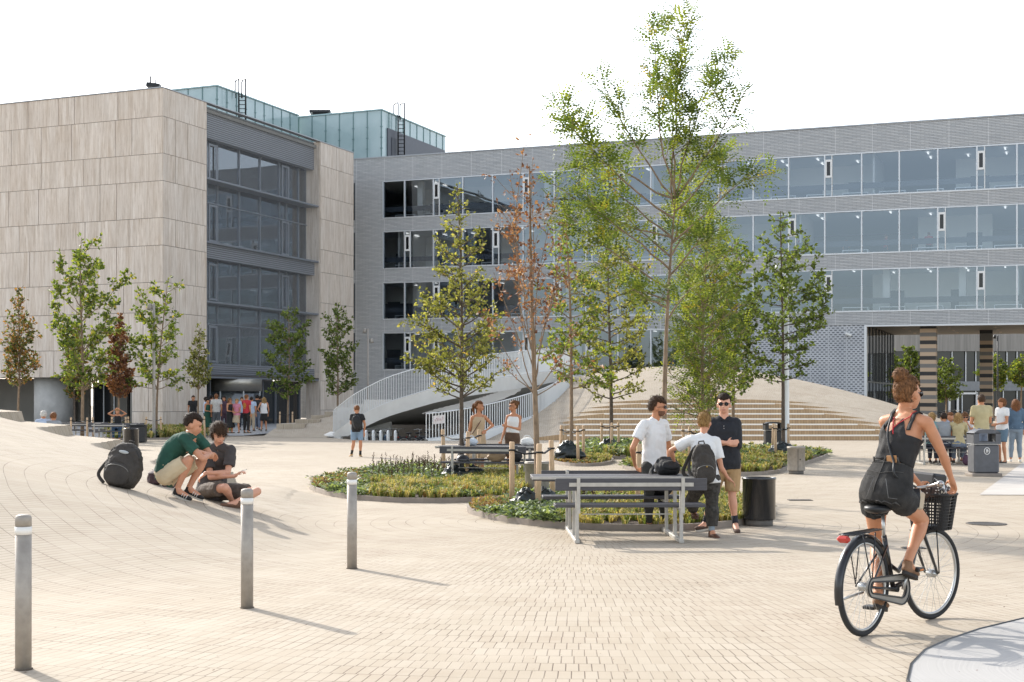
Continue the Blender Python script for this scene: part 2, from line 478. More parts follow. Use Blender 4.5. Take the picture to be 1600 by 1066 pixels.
def ocu(p):
    dx = p.x + 1.55; dy = p.y - 67.3
    ca, sa = math.cos(.28), math.sin(.28); u = dx*ca + dy*sa; v = -dx*sa + dy*ca
    return (u / 2.35) ** 2 + (v / 1.45) ** 2
OX, OY, OA, OB, OR_ = -1.75, 66.6, 2.65, 1.0, .26
def ocu(p):
    dx = p[0] - OX; dy = p[1] - OY; ca, sa = math.cos(OR_), math.sin(OR_); u = dx*ca + dy*sa; v = -dx*sa + dy*ca
    return (u / OA) ** 2 + (v / OB) ** 2
tv = [shell_pt(i, s / NS, True) for i in range(NU) for s in range(NS + 1)]; bv = [shell_pt(i, s / NS, False) for i in range(NU) for s in range(NS + 1)]
W_ = NS + 1; quads = [(i*W_+s, (i+1)*W_+s, (i+1)*W_+s+1, i*W_+s+1) for i in range(NU - 1) for s in range(NS)]
hole = set(q for q in quads if ocu(sum((tv[k] for k in q), Vector()) / 4) < 1)
keep = [q for q in quads if q not in hole]; hk = set(k for q in hole for k in q); kk_ = set(k for q in keep for k in q)
for k in hk & kk_:        # move the rim vertices on to the ellipse
    f = 1 / math.sqrt(ocu(tv[k])); nx = OX + (tv[k].x - OX) * f; ny = OY + (tv[k].y - OY) * f
    tv[k] = Vector((nx, ny, tv[k].z)); bv[k] = Vector((nx, ny, bv[k].z))
obj('deck', tv, keep, PAVE, bridge)
obj('underside', bv, [q[::-1] for q in keep], mat('shell concrete', '98958f', .7, var=.06, vscale=.8), bridge, smooth=True)
ed = {}
for q in hole:
    for a, b in zip(q, q[1:] + q[:1]): ed[frozenset((a, b))] = ed.get(frozenset((a, b)), 0) + 1
rv = []; rf = []
for e_, c_ in ed.items():
    if c_ == 1:
        a, b = tuple(e_)
        n0 = len(rv); rv += [bv[a], bv[b], tv[b], tv[a]]; rf.append((n0, n0+1, n0+2, n0+3))
obj('oculus_rim', rv, rf, mat('white concrete', 'dedbd5', .7), bridge)
# fascia along the arch, thickest in the middle
mb = MB(); vs = []; fs = []
for i, p in enumerate(UPC):
    lo = shell_pt(i, 0, False).z; t = (UPC[min(i+1, NU-1)] - UPC[max(i-1, 0)]); t.z = 0; t.normalize(); nrm = Vector((t.y, -t.x, 0))
    lo = max(lo, -.55) if i > 10 else -.3
    for dz, dn in ((p.z + .07, .0), (p.z + .07, .16), (lo - .02, .10), (lo, -.02)): vs.append((p.x + nrm.x*dn, p.y + nrm.y*dn, dz))
for i in range(NU-1):
    for a in range(3): fs.append((i*4+a, (i+1)*4+a, (i+1)*4+a+1, i*4+a+1))
obj('fascia', vs, fs, M('pale concrete'), bridge, smooth=False)
# stepped pale upstand that shows between the balusters at the foot of the bridge
mb = MB()
mb.box(at(530, 655, 67) * 1, (1.0, 1.5, 1.1)); mb.v = [Vector((v.x, v.y, v.z)) for v in mb.v]
p = at(545, 655, 66.5)
for (px0, px1, top, d) in ((528, 547, 637, 67.5), (547, 568, 631.5, 67.2), (568, 610, 624.5, 67.0)):
    a = at(px0, top, d); b = at(px1, top, d)
    mb.box(((a.x + b.x)/2, d + .4, a.z/2), (b.x - a.x, .8, a.z))
mb.v = mb.v[8:]; mb.f = [tuple(i - 8 for i in f) for f in mb.f[6:]]; mb.sm = mb.sm[6:]
mb.build('parapet_step', M('pale concrete'), bridge)

def railing(name, path, h, sp, label, r=.012, lean=0, extra=0):
    root = empty(name, path[0], 0, label, 'railing'); o0 = path[0]
    path = [p - o0 for p in path]
    top = MB(); top.tube([p + Vector((0, 0, h)) for p in path], (.026, .026), 8)
    top.build('handrail', M('white rail'), root)
    mbb = MB(); acc = 0
    for i in range(len(path) - 1):
        a, b = path[i], path[i+1]; L = (b - a).length; t = (b - a).normalized() if L > 0 else Vector((1, 0, 0)); t.z = 0; t.normalize()
        while acc < L:
            p = a + (b - a) * (acc / L)
            ang = math.atan2(t.y, t.x)
            mbb.box(p + Vector((0, 0, h/2)), (.016, .05, h - .02), ang); acc += sp
        acc -= L
    mbb.build('balusters', M('white rail'), root)
    bt = MB(); bt.tube([p + Vector((0, 0, .04)) for p in path], (.02, .02), 6); bt.build('bottom_rail', M('white rail'), root)
    return root
upr = [p + Vector((0, 0, .07)) for p in UPC]
cut = [p + Vector((-.0, 0.05, 0)) for p in upr]
railing('railing', cut, 1.18, .125, 'long arched white baluster railing running up over the concrete bridge')
foot = MB(); foot.lathe([(.0, .0), (.62, .0), (.6, .10), (.34, .22), (.3, .24), (0, .24)], 28, UP[0] + Vector((.1, .3, 0)))
foot.build('rounded_foot', mat('white concrete', 'dedbd5', .7), bridge)
lowc = catmull([p + Vector((0, 0, .05)) for p in LOW] + [Vector((UP[-1].x, UP[-1].y, UP[-1].z))], 8)
LR = railing('railing', lowc, 1.12, .155, 'lower white baluster railing curving up the hill, small banner tied to it')
mb = MB()
k_ = [(p.x, p.y, p.z - .05) for p in lowc]
vs = []; fs = []
for i, p in enumerate(lowc):
    t = (lowc[min(i+1, len(lowc)-1)] - lowc[max(i-1, 0)]); t.z = 0; t.normalize(); nrm = Vector((t.y, -t.x, 0))
    for dn, dz in ((-.12, -.1), (-.12, .05), (.14, .05), (.16, -.7)): vs.append(p + nrm*dn + Vector((0, 0, dz - .04)))
for i in range(len(lowc)-1):
    for a in range(3): fs.append((i*4+a, (i+1)*4+a, (i+1)*4+a+1, i*4+a+1))
tag(obj('kerb', vs, fs, M('white rail')), 'pale metal kerb along the foot of the lower curved railing', 'kerb')
# banner
b0 = LOW[0] + Vector((.12, -.1, 0)); a = at(677, 650, 59.0); b = at(694, 648, 58.9)
bn = empty('banner', a, 0, 'small white banner with red scribbles tied to the start of the lower railing', 'banner')
w_ = (b - a).length
mb = MB()
for i in range(10):
    for j in range(5):
        f = lambda i, j: Vector((w_*i/10, .02*math.sin(i*1.3 + j), -.36*j/5 + .004*math.sin(i*2) + .05*i/10))
        mb.add([f(i, j+1), f(i+1, j+1), f(i+1, j), f(i, j)], [(0, 1, 2, 3)], True)
mb.build('cloth', mat('banner cloth', 'd9d2cf', .8), bn)
mb = MB(); rr = random.Random(4)
for q in range(5):
    x = .06 + q * .08; mb.tube([(x + rr.uniform(-.02, .03), -.03, -.1 + rr.uniform(-.05, .05) + .012*q) , (x + .04, -.03, -.17 + rr.uniform(-.06, .06)), (x + rr.uniform(0, .06), -.03, -.24 + .02*q)], .006, 5)
mb.build('scribble', mat('faded red', 'a5606a', .8), bn)
# ridge railing on the hill top (thin, far)
rp = [Vector((x, 90, hill_h(x, 84) * .8)) for x in [1.5 + .8*i for i in range(17)]]
railing('railing', rp, 1.15, .3, 'distant white railing along the far brow of the hill')
# low brick terraces beside the entrance
mb = MB()
def terr(px0, px1, ytop, ybot, dn, df):
    a = at(px0, ytop, dn); b = at(px1, ytop, dn)
    mb.hexa([(a.x, dn, 0), (b.x, dn, 0), (b.x, df, 0), (a.x + .3, df, 0), (a.x, dn, a.z), (b.x, dn, a.z), (b.x, df, a.z), (a.x + .3, df, a.z)])
terr(432, 476, 662.5, 672, 66.5, 72); terr(461, 500, 655.5, 663, 67.5, 73); terr(486, 516, 649, 655, 68.5, 74); terr(507, 530, 643.5, 650, 69, 75)
vs = [(-11.6, 66.4, 0), (-8.6, 64.9, 0), (-8.4, 69.2, 1.02), (-9.9, 68.6, .78), (-10.6, 67.6, .55), (-11.5, 66.6, .36)]
mb.add([Vector(v) for v in [(-11.9, 65.6, .006), (-8.7, 64.6, .006), (-8.3, 66.2, .45), (-8.3, 69.0, 1.17), (-9.2, 68.6, .95), (-10.0, 67.6, .66), (-11.5, 66.6, .38)]], [(0, 1, 2, 5, 6), (2, 3, 4, 5)])
st(mb.build('brick_terrace', PAVE))
# ================================================================ buildings
A = Vector((.9250, -.3800, 0)).normalized(); N_ = Vector((-A.y * -1 * -1, 0, 0))
OUT = Vector((-.38, -.925, 0)).normalized()       # outward normal of the long fronts
SD = Vector((.38, .925, 0)).normalized()          # side direction, away from the camera
def stone_material():
    g = NG('travertine'); tc = g.add('ShaderNodeTexCoord'); at_ = g.add('ShaderNodeAttribute'); at_.attribute_name = 'rnd'
    pos = tc.outputs['Object']
    off = g.add('ShaderNodeVectorMath'); off.operation = 'ADD'; sc = g.add('ShaderNodeVectorMath'); sc.operation = 'SCALE'
    g.link(at_.outputs['Color'], sc.inputs[0]); sc.inputs['Scale'].default_value = 40
    g.link(pos, off.inputs[0]); g.link(sc.outputs[0], off.inputs[1]); v = off.outputs[0]
    n1 = g.noise(v, 2.2, 9, (2.2, 2.2, .16), .78); n2 = g.noise(v, 9, 6, (1.6, 1.6, .09), .75); n3 = g.noise(v, .35, 3)
    sp = g.add('ShaderNodeSeparateColor'); g.link(at_.outputs['Color'], sp.inputs[0])
    c = g.mix(g.rng(n1, .34, .66), srgb('e8ddd1'), srgb('bba894'))
    c = g.mix(g.rng(n2, .53, .70, 0, .75), c, srgb('9c8670'))
    c = g.mix(g.rng(n2, .28, .44, .5, 0), c, srgb('e6e0d8'))
    c = g.mix(g.math('MULTIPLY', sp.outputs[0], .20), c, srgb('bdb1a6'))
    c = g.mix(g.rng(n3, .4, .7, 0, .18), c, srgb('aba39a'))
    g.link(c, g.p.inputs['Base Color']); g.p.inputs['Roughness'].default_value = .7; g.bump(n2, .3, .01)
    return g.m
STONE = stone_material()
def louvre_material(name, c1, c2, c3, rowh=.10, axis=None, cell=.55):
    g = NG(name); tc = g.add('ShaderNodeTexCoord'); pos = tc.outputs['Object']
    sp = g.add('ShaderNodeSeparateXYZ'); g.link(pos, sp.inputs[0])
    z = g.math('DIVIDE', sp.outputs[2], rowh); fz = g.math('FRACT', z); iz = g.math('FLOOR', z)
    u = g.math('ADD', g.math('DIVIDE', sp.outputs[0], cell), g.math('MULTIPLY', g.math('MODULO', iz, 2), .5)); iu = g.math('FLOOR', u); fu = g.math('FRACT', u)
    cv = g.add('ShaderNodeCombineXYZ'); g.link(iu, cv.inputs[0]); g.link(iz, cv.inputs[1])
    wn = g.add('ShaderNodeTexWhiteNoise', noise_dimensions='3D'); g.link(cv.outputs[0], wn.inputs[0])
    c = g.mix(wn.outputs[0], c1, c2)
    gap = g.math('MAXIMUM', g.rng(fz, .18, .34, 1, 0), g.rng(fu, .02, .1, .55, 0))
    c = g.mix(gap, c, c3)
    pu = g.math('FRACT', g.math('DIVIDE', sp.outputs[0], 2.435)); seam = g.rng(pu, .008, .02, 1, 0)
    c = g.mix(g.math('MULTIPLY', seam, .8), c, srgb('dcdcdc'))
    big = g.noise(pos, .45, 4); c = g.mix(g.rng(big, .35, .7, 0, .3), c, c2)
    g.link(c, g.p.inputs['Base Color']); g.p.inputs['Roughness'].default_value = .38
    g.bump(g.math('SUBTRACT', 1, gap), .8, .03)
    return g.m
LOUV = louvre_material('glazed grey brick', srgb('c3c4c4'), srgb('b1b3b5'), srgb('84868a'))
LOUVD = louvre_material('dark glazed brick', srgb('5a606b'), srgb('474d58'), srgb('24272d'), .12)
def glass_material(name, tint, refl, gcol, rough=.0):
    m = bpy.data.materials.new(name); m.use_nodes = True; _M[name] = m; n = m.node_tree
    n.nodes.remove(n.nodes['Principled BSDF']); o = n.nodes['Material Output']
    tr = n.nodes.new('ShaderNodeBsdfTransparent'); tr.inputs[0].default_value = (*tint, 1)
    gl = n.nodes.new('ShaderNodeBsdfGlossy'); gl.inputs[0].default_value = (*gcol, 1); gl.inputs['Roughness'].default_value = rough
    fr = n.nodes.new('ShaderNodeFresnel'); fr.inputs[0].default_value = 1.5
    ad = n.nodes.new('ShaderNodeMath'); ad.operation = 'ADD'; ad.inputs[1].default_value = refl; ad.use_clamp = True
    nz = n.nodes.new('ShaderNodeTexNoise'); nz.inputs['Scale'].default_value = .35; tc = n.nodes.new('ShaderNodeTexCoord')
    bp = n.nodes.new('ShaderNodeBump'); bp.inputs['Strength'].default_value = .12; bp.inputs['Distance'].default_value = .06
    n.links.new(tc.outputs['Object'], nz.inputs[0]); n.links.new(nz.outputs[0], bp.inputs['Height']); n.links.new(bp.outputs[0], gl.inputs['Normal'])
    mx = n.nodes.new('ShaderNodeMixShader'); n.links.new(fr.outputs[0], ad.inputs[0]); n.links.new(ad.outputs[0], mx.inputs[0])
    n.links.new(tr.outputs[0], mx.inputs[1]); n.links.new(gl.outputs[0], mx.inputs[2]); n.links.new(mx.outputs[0], o.inputs[0]); return m
WGL = glass_material('wing glass', (.84, .89, .93), .13, (.72, .84, .96))
DGL = glass_material('tinted glass', (.55, .58, .62), .18, (.75, .82, .9))
EGL = glass_material('entrance glass', (.75, .78, .8), .10, (.8, .85, .9))
mat('window frame', 'cdd0d3', .4, .4); mat('dark frame', '3a3d42', .5, .3)
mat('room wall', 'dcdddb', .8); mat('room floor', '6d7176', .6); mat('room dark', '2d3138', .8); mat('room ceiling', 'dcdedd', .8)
TILT = .0078
wing0 = Vector((-9.8, 105.5, 0))
wing = empty('office_building', wing0, math.atan2(A.y, A.x), 'long four storey grey office building with continuous ribbon windows behind the hill', 'building')
def WP(u, w, z):      # local: x along the front, y into the building
    return Vector((u, w, z + TILT * (46 - u)))
class WB(MB):
    def wbox(s, u0, u1, w0, w1, z0, z1):
        s.hexa([WP(u0, w0, z0), WP(u1, w0, z0), WP(u1, w1, z0), WP(u0, w1, z0), WP(u0, w0, z1), WP(u1, w0, z1), WP(u1, w1, z1), WP(u0, w1, z1)]); return s
UL, UR = -9, 62
rows = [(15.35, 18.24), (11.48, 14.38), (7.60, 10.47), (3.74, 6.63)]
PAR = 20.04; DEP = 15
# spandrel bands
def bands(z0, z1, name='cladding_band', u0=UL, u1=UR, ww=.0):
    b = WB(); b.wbox(u0, u1, ww, .35, z0, z1); b.build(name, LOUV, wing)
bands(rows[0][1], PAR); bands(rows[1][1], rows[0][0]); bands(rows[2][1], rows[1][0])
bands(6.72, rows[2][0]); 
b = WB(); b.wbox(UL, 24.6, 0, .35, 0, rows[3][0]); b.build('cladding_band', LOUV, wing)
# left return bay: solid grey brick pier and dark slot windows
for (z0, z1) in rows:
    b = WB(); b.wbox(-2.55, -.1, 0, .35, z0, z1); b.build('pier', LOUV, wing)
    b = WB(); b.wbox(-9, -4.1, .0, .35, z0, z1); b.build('pier', LOUV, wing)
b = WB(); b.wbox(UL, 24.6, .01, .34, 6.63, 6.72); b.build('pier', LOUV, wing)
b = WB(); b.wbox(UL, UR, -.06, .45, PAR, PAR + .09); b.build('coping', mat('coping', 'a4a7ab', .5, .3), wing)
bu = [1.75 + 2.435 * k for k in range(-4, 25)]
vents = {0: (1, 4, 7, 10, 13, 17, 21), 1: (0, 3, 6, 8, 12, 16, 19), 2: (1, 5, 9, 13, 17, 21), 3: (0, 1, 4, 6)}
rngw = random.Random(12)
for ri, (z0, z1) in enumerate(rows):
    uend = UR if ri < 3 else 24.6
    # glass bay by bay
    ks = [k for k in range(-1, 25) if 1.75 + 2.435 * k < uend]
    edges = [-.1] + [1.75 + 2.435 * k for k in range(0, 25) if 1.75 + 2.435 * k < uend] + [uend]
    fr = WB()
    fr.wbox(-.1, uend, -.035, .12, z0, z0 + .09); fr.wbox(-.1, uend, -.03, .12, z1 - .07, z1)
    for e in edges[:-1]: fr.wbox(e - .045, e + .045, -.04, .13, z0 + .09, z1 - .07)
    fr.build('window_frame', M('window frame'), wing)
    for e0, e1 in zip(edges, edges[1:]):
        b = WB(); q = rngw.uniform(-.012, .012)
        b.add([WP(e0 + .045, .05, z0 + .09), WP(e1 - .045, .05 + q, z0 + .09), WP(e1 - .045, .05 + q, z1 - .07), WP(e0 + .045, .05, z1 - .07)], [(0, 1, 2, 3)])
        b.build('window_pane', WGL, wing)
    for k in vents[ri]:
        u = 1.75 + 2.435 * k
        if u + .5 > uend: continue
        b = WB(); zm = z0 + (z1 - z0) * .50
        b.wbox(u + .05, u + .13, -.05, .0, zm - .12, z1 - .35); b.wbox(u + .37, u + .45, -.05, .0, zm - .12, z1 - .35)
        b.wbox(u + .13, u + .37, -.05, .0, zm - .12, zm + .02); b.wbox(u + .13, u + .37, -.05, .0, z1 - .49, z1 - .35)
        b.wbox(u + .45, u + .50, -.035, .12, z0 + .09, z1 - .07)
        o = b.build('vent_window', mat('white frame', 'e2e2e0', .5), wing)
        b = WB(); b.wbox(u + .13, u + .37, -.03, .0, zm + .02, z1 - .49); b.build('vent_pane', mat('dark pane', '17191c', .15, 0), o)
    # rooms behind
    zf, zc = z0 - .35, z1 + .12
    b = WB()
    b.add([WP(-9, .36, zf), WP(uend, .36, zf), WP(uend, DEP, zf), WP(-9, DEP, zf)], [(0, 1, 2, 3)]); b.build('floor_slab', M('room floor'), wing)
    b = WB(); b.add([WP(-9, .36, zc), WP(uend, .36, zc), WP(uend, DEP, zc), WP(-9, DEP, zc)], [(3, 2, 1, 0)]); b.build('room_ceiling', M('room ceiling'), wing)
    # back wall with door openings, partitions
    wb = WB(); db = WB(); u = -9; W1 = 5.6 if ri != 3 else 6
    while u < uend:
        L = rngw.choice([3.2, 4.9, 4.9, 7.3]); L = min(L, uend - u)
        if rngw.random() < (.86 if u < 30 else .72):
            wb.wbox(u, u + L, W1, W1 + .15, zf, zc)
            dw = rngw.uniform(.9, 1.3); du = u + rngw.uniform(.3, max(.4, L - dw - .3)); db.wbox(du, du + dw, W1 - .03, W1 - .003, zf, zf + 2.15)
            if rngw.random() < .35: db.wbox(u + .3, u + L * .8, W1 - .05, W1 - .033, zf + .9, zf + 2.0)
        if rngw.random() < .5: wb.wbox(u - .06, u + .06, .9, W1, zf, zc)
        if rngw.random() < .6: wb.wbox(u + 1.2, u + 1.65, 1.7, 2.15, zf, zc)
        u += L
    wb.build('room_wall', M('room wall'), wing); db.build('room_door', mat('room door', '4d545e', .7), wing)
    # balustrade/desk band seen as a dark strip
    b = WB(); b.wbox(-9, uend, .7, .74, zf + .95, zf + 1.32); b.build('desk_screen', mat('desk screen', '3c4450', .6), wing)
    b = WB(); u = 0.4
    while u < uend - 2:
        if rngw.random() < .75:
            b.wbox(u, u + 1.7, 1.0, 1.8, zf + .70, zf + .75); b.wbox(u, u + .05, 1.0, 1.8, zf, zf + .7); b.wbox(u + 1.65, u + 1.7, 1.0, 1.8, zf, zf + .7)
        u += 2.43
    b.build('desk', M('window frame'), wing)
    lb = WB(); u = .9
    while u < uend:
        for w0 in ((1.6, 3.4), (1.6,), (3.4,), ())[rngw.choice((0, 0, 1, 2, 3))]: lb.wbox(u, u + .10, w0, w0 + .7, zc - .1, zc - .06)
        u += 2.435
    m_ = mat('ceiling lamp', 'ffffff', .5); p_ = m_.node_tree.nodes['Principled BSDF']; p_.inputs['Emission Color'].default_value = (1, .98, .95, 1); p_.inputs['Emission Strength'].default_value = .4
    lb.build('ceiling_lamp', m_, wing)
    if ri == 1 or ri == 2:      # seated and standing people behind the glass are part of the busy study floor
        pass
# blue panel behind left bays, roof, ends, back
b = WB(); b.wbox(UL, UR, .36, DEP, PAR - .5, PAR - .4); b.build('roof', M('dark concrete'), wing)
b = WB(); b.wbox(UL, 36.1, DEP, DEP + .3, 0, PAR - .5); b.wbox(36.1, UR, DEP, DEP + .3, 6.9, PAR - .5); b.build('rear_wall', M('dark concrete'), wing)
b = WB(); b.wbox(UL - .3, UL, 0, DEP, 0, PAR - .4); b.wbox(UR, UR + .3, 0, DEP, 6.7, PAR - .4); b.build('end_wall', LOUVD, wing)
b = WB(); b.wbox(-4.1, -2.55, .5, .6, 3, PAR - 1.6); b.build('slot_window', DGL, wing)
for ri, (z0, z1) in enumerate(rows):
    b = WB(); b.wbox(-4.1, -4.0, -.02, .2, z0, z1); b.wbox(-2.62, -2.55, -.02, .2, z0, z1); b.wbox(-3.3, -3.22, .2, .3, z0, z1)
    b.build('slot_frame', M('dark frame'), wing)
# brick lattice screen
g = NG('lattice brick'); tc = g.add('ShaderNodeTexCoord'); pos = tc.outputs['Object']; sp = g.add('ShaderNodeSeparateXYZ'); g.link(pos, sp.inputs[0])
z = g.math('DIVIDE', sp.outputs[2], .145); iz = g.math('FLOOR', z); fz = g.math('FRACT', z)
u = g.math('ADD', g.math('DIVIDE', sp.outputs[0], .30), g.math('MULTIPLY', g.math('MODULO', iz, 2), .5)); fu = g.math('FRACT', u)
hole_ = g.math('MULTIPLY', g.rng(fz, .46, .5, 0, 1), g.rng(fu, .4, .44, 0, 1))
vs_ = g.math('FRACT', g.math('DIVIDE', sp.outputs[0], 1.2)); seam = g.rng(vs_, .03, .07, 1, 0)
c = g.mix(g.rng(g.noise(pos, .8, 4), .3, .7), srgb('bfc1c4'), srgb('a9acb1')); c = g.mix(hole_, c, srgb('5a5e64')); c = g.mix(seam, c, srgb('b4b7ba'))
g.link(c, g.p.inputs['Base Color']); g.p.inputs['Roughness'].default_value = .5; g.bump(hole_, -.6, .05)
b = WB(); b.wbox(24.6, 36.1, .02, .33, 0, 6.72); b.build('brick_screen', g.m, wing)
b = WB(); b.wbox(24.6, 24.8, -.02, .02, 0, 6.72); b.wbox(36.0, 36.16, -.03, .38, 0, 6.72); b.build('screen_edge', M('window frame'), wing)
# passage
soff = mat('soffit', '6b6359', .7, var=.15)
b = WB(); b.wbox(36.2, UR, .35, DEP, 6.73, 6.9); b.build('passage_soffit', soff, wing)
b = WB(); b.wbox(36.1, UR, -.01, .34, 6.62, 6.719); b.build('soffit_edge', M('window frame'), wing)
b = WB(); b.wbox(36.0, 36.15, .36, DEP, 0, 6.7); b.build('passage_glass_wall', mat('mirror glass', '4b5455', .03, 1.0), wing)
fr = WB()
for w0 in [1.5 + 1.6*i for i in range(9)]: fr.wbox(36.15, 36.19, w0, w0 + .05, 0, 6.7)
fr.wbox(36.15, 36.19, .4, DEP, 2.9, 3.0); fr.build('passage_frame', M('dark frame'), wing)
lb = MB()
for u in range(38, 60, 3):
    for w0 in (1.5, 5, 8.5, 12): lb.lathe([(.0, 0), (.1, 0), (.1, -.02), (.07, -.022), (0, -.022)], 12, WP(u, w0, 6.73))
lb.build('downlight', mat('downlight', 'c9a98a', .4), wing)
for (u, w0, wd) in ((39.45, 1.3, 1.02), (42.75, 9.0, .86), (50.5, 1.3, 1.0)):
    b = WB(); zz = 0; i = 0; rs = random.Random(int(u)); fm = []
    while zz < 6.729:
        e = min(6.73, zz + .26); b.wbox(u, u + wd, w0, w0 + wd, zz, e); fm += [(0, 1, 0, 2)[i % 4] if rs.random() < .9 else 2] * 6; zz = e; i += 1
    obj('column', b.v, b.f, None, wing, mats=[mat('column light', 'bfa68c', .7), mat('column dark', '2e2c2b', .6), mat('column grey', '77736e', .6)], fm=fm)
# facade camera
cp = WP(35.0, -.25, 6.1)
sc_ = empty('security_camera', wing0 + Matrix.Rotation(math.atan2(A.y, A.x), 3, 'Z') @ cp, 0, 'small white security camera on the brick lattice beside the passage', 'camera')
mb = MB(); mb.box((0, 0, 0), (.45, .2, .2), .3, 0, .3, bev=.04); mb.build('housing', M('painted steel'), sc_)
mb = MB(); mb.tube([(.05, .02, 0), (.1, .22, .12)], .04, 8); mb.build('bracket', M('painted steel'), sc_)

# ================================================================ stone building
CR = Vector((-20.3, 80, 0))
tower = empty('stone_building', CR, math.atan2(A.y, A.x), 'pale travertine clad corner building with a dark glazed recess over its entrance', 'building')
# local x = along A (to the right), y = SD (into). Front face y=0, x<0. Side face x=0, y>0
def clad(mb_list, rndl, P0, P1, z0, z1, rs, nrm):
    pass
def cladding(name, parent, p0, p1, zs, rs, z_lo=None, cut=None, jit=.006):
    """rows of stone panels from p0 to p1 (local xy); cut(z) -> list of kept intervals along the length"""
    L = (Vector(p1) - Vector(p0)).length; t = (Vector(p1) - Vector(p0)) / L; nr = Vector((t.y, -t.x))
    vs = []; fs = []; cols = []
    for zi in range(len(zs) - 1):
        z1, z0 = zs[zi], zs[zi+1]
        ints = cut((z0 + z1) / 2) if cut else [(0, L)]
        for (a, b) in ints:
            s = a
            while s < b - .01:
                wd = rs.choice([1.2, 2.3, 3.2, 4.2, 5.0]); e = min(b, s + wd)
                if b - e < .9: e = b
                # a panel is 2-3 slabs of slightly different tone
                ns = max(1, int(round((e - s) / .6))); q0 = s + .02
                dd = rs.uniform(0, jit); pr = rs.random()
                for k in range(ns):
                    q1 = s + (e - s) * (k + 1) / ns - (.02 if k == ns - 1 else 0)
                    c = (pr * .5 + rs.random() * .5, rs.random(), rs.random(), 1)
                    base = len(vs)
                    for (ss, zz, o_) in ((q0, z0 + .012, dd), (q1, z0 + .012, dd), (q1, z1 - .012, dd), (q0, z1 - .012, dd), (q0, z0 + .012, -.05), (q1, z0 + .012, -.05), (q1, z1 - .012, -.05), (q0, z1 - .012, -.05)):
                        pt = Vector(p0) + t * ss + nr * o_; vs.append((pt.x, pt.y, zz))
                    for f in ((0, 1, 2, 3), (0, 4, 5, 1), (1, 5, 6, 2), (2, 6, 7, 3), (3, 7, 4, 0)): fs.append(tuple(base + i for i in f)); cols.append(c)
                    q0 = q1
                s = e
    o = obj(name, vs, fs, STONE, parent); ca_ = o.data.color_attributes.new('rnd', 'FLOAT_COLOR', 'CORNER')
    i = 0
    for p_, c in zip(o.data.polygons, cols):
        for _ in p_.loop_indices: ca_.data[i].color = c; i += 1
    return o
rs = random.Random(7)
ZT = 19.95
zs = [ZT, 18.3, 16.15, 14.55, 12.4, 10.8, 8.65, 6.9, 4.75, 3.15, 1.1, 0]
# front: opening under the overhang from x=-5.0 to -8.95 .. further left lower overhang
L = 38
def cutf(z):
    if z > 4.75: return [(0, L)]
    if z > 3.15: return [(0, L - 7.93), (L - 7.93, L)] if z > 3.2 else [(0, L)]
    return [(L - 2.2, L)]
zsf = [ZT, 18.3, 16.15, 14.55, 12.4, 10.8, 8.65, 6.9, 4.75, 3.15, 1.1, .02]
cladding('stone_front', tower, (-L, 0), (0, 0), zsf, rs, cut=cutf)
def cuts(z):
    if z > 3.4 and z < 19.95: return [(0, 4.36), (18.0, 22.8)]
    return [(0, 4.36), (18.0, 22.8)]
cladding('stone_side', tower, (0, 0), (0, 4.36), zsf, rs); cladding('stone_side', tower, (0, 18.0), (0, 22.8), zsf, rs)
BK = mat('joint dark', '4d4742', .9)
b = MB()
b.box((-L/2 + 0, .22, (ZT + 3.2)/2), (L - .02, .3, ZT - 3.2 - .02)); b.box((-1.12, .22, 1.6), (2.16, .3, 3.2)); 
b.box((-.22, 2.2, ZT/2), (.3, 4.3, ZT - .04)); b.box((-.22, 20.4, ZT/2), (.3, 4.76, ZT - .04))
b.build('wall_core', BK, tower)
b = MB(); b.box((-L/2, 11.5, ZT - .35), (L - .6, 22.4, .2)); b.build('roof', M('dark concrete'), tower)
b = MB(); b.box((-L/2, .17, ZT + .03), (L + .0, .45, .06)); b.box((-.17, 11.5, ZT + .031), (.42, 22.6, .055)); b.build('coping', M('coping'), tower)
# recess in the front ground floor
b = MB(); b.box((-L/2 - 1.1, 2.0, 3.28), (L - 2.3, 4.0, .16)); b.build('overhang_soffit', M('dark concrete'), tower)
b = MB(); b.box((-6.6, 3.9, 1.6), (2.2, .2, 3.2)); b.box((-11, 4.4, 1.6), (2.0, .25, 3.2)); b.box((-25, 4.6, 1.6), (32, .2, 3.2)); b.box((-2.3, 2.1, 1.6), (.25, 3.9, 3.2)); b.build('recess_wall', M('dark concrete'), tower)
b = MB(); b.lathe([(1.15, 0), (1.15, 3.2)], 28, (-9.6, 1.9, 0), 1, 1); b.build('curved_wall', M('concrete'), tower)
b = MB(); b.box((-4.2, 4.05, 1.6), (3.6, .12, 3.2)); b.build('dark_glazing', mat('dark glass solid', '1a1d20', .08), tower)
b = MB(); b.box((-7.2, 3.76, 1.45), (1.6, .08, 2.9)); b.build('glass_door', mat('dark glass solid', '1a1d20', .08), tower)
b = MB()
for x in (-8.0, -7.2, -6.4): b.box((x, 3.70, 1.45), (.07, .06, 2.9))
b.box((-7.2, 3.70, 2.86), (1.6, .06, .07)); b.build('door_frame', M('window frame'), tower)
b = MB(); b.box((-4.25, 3.55, 1.5), (1.35, .3, 3.0)); b.build('brick_pier', LOUV, tower)
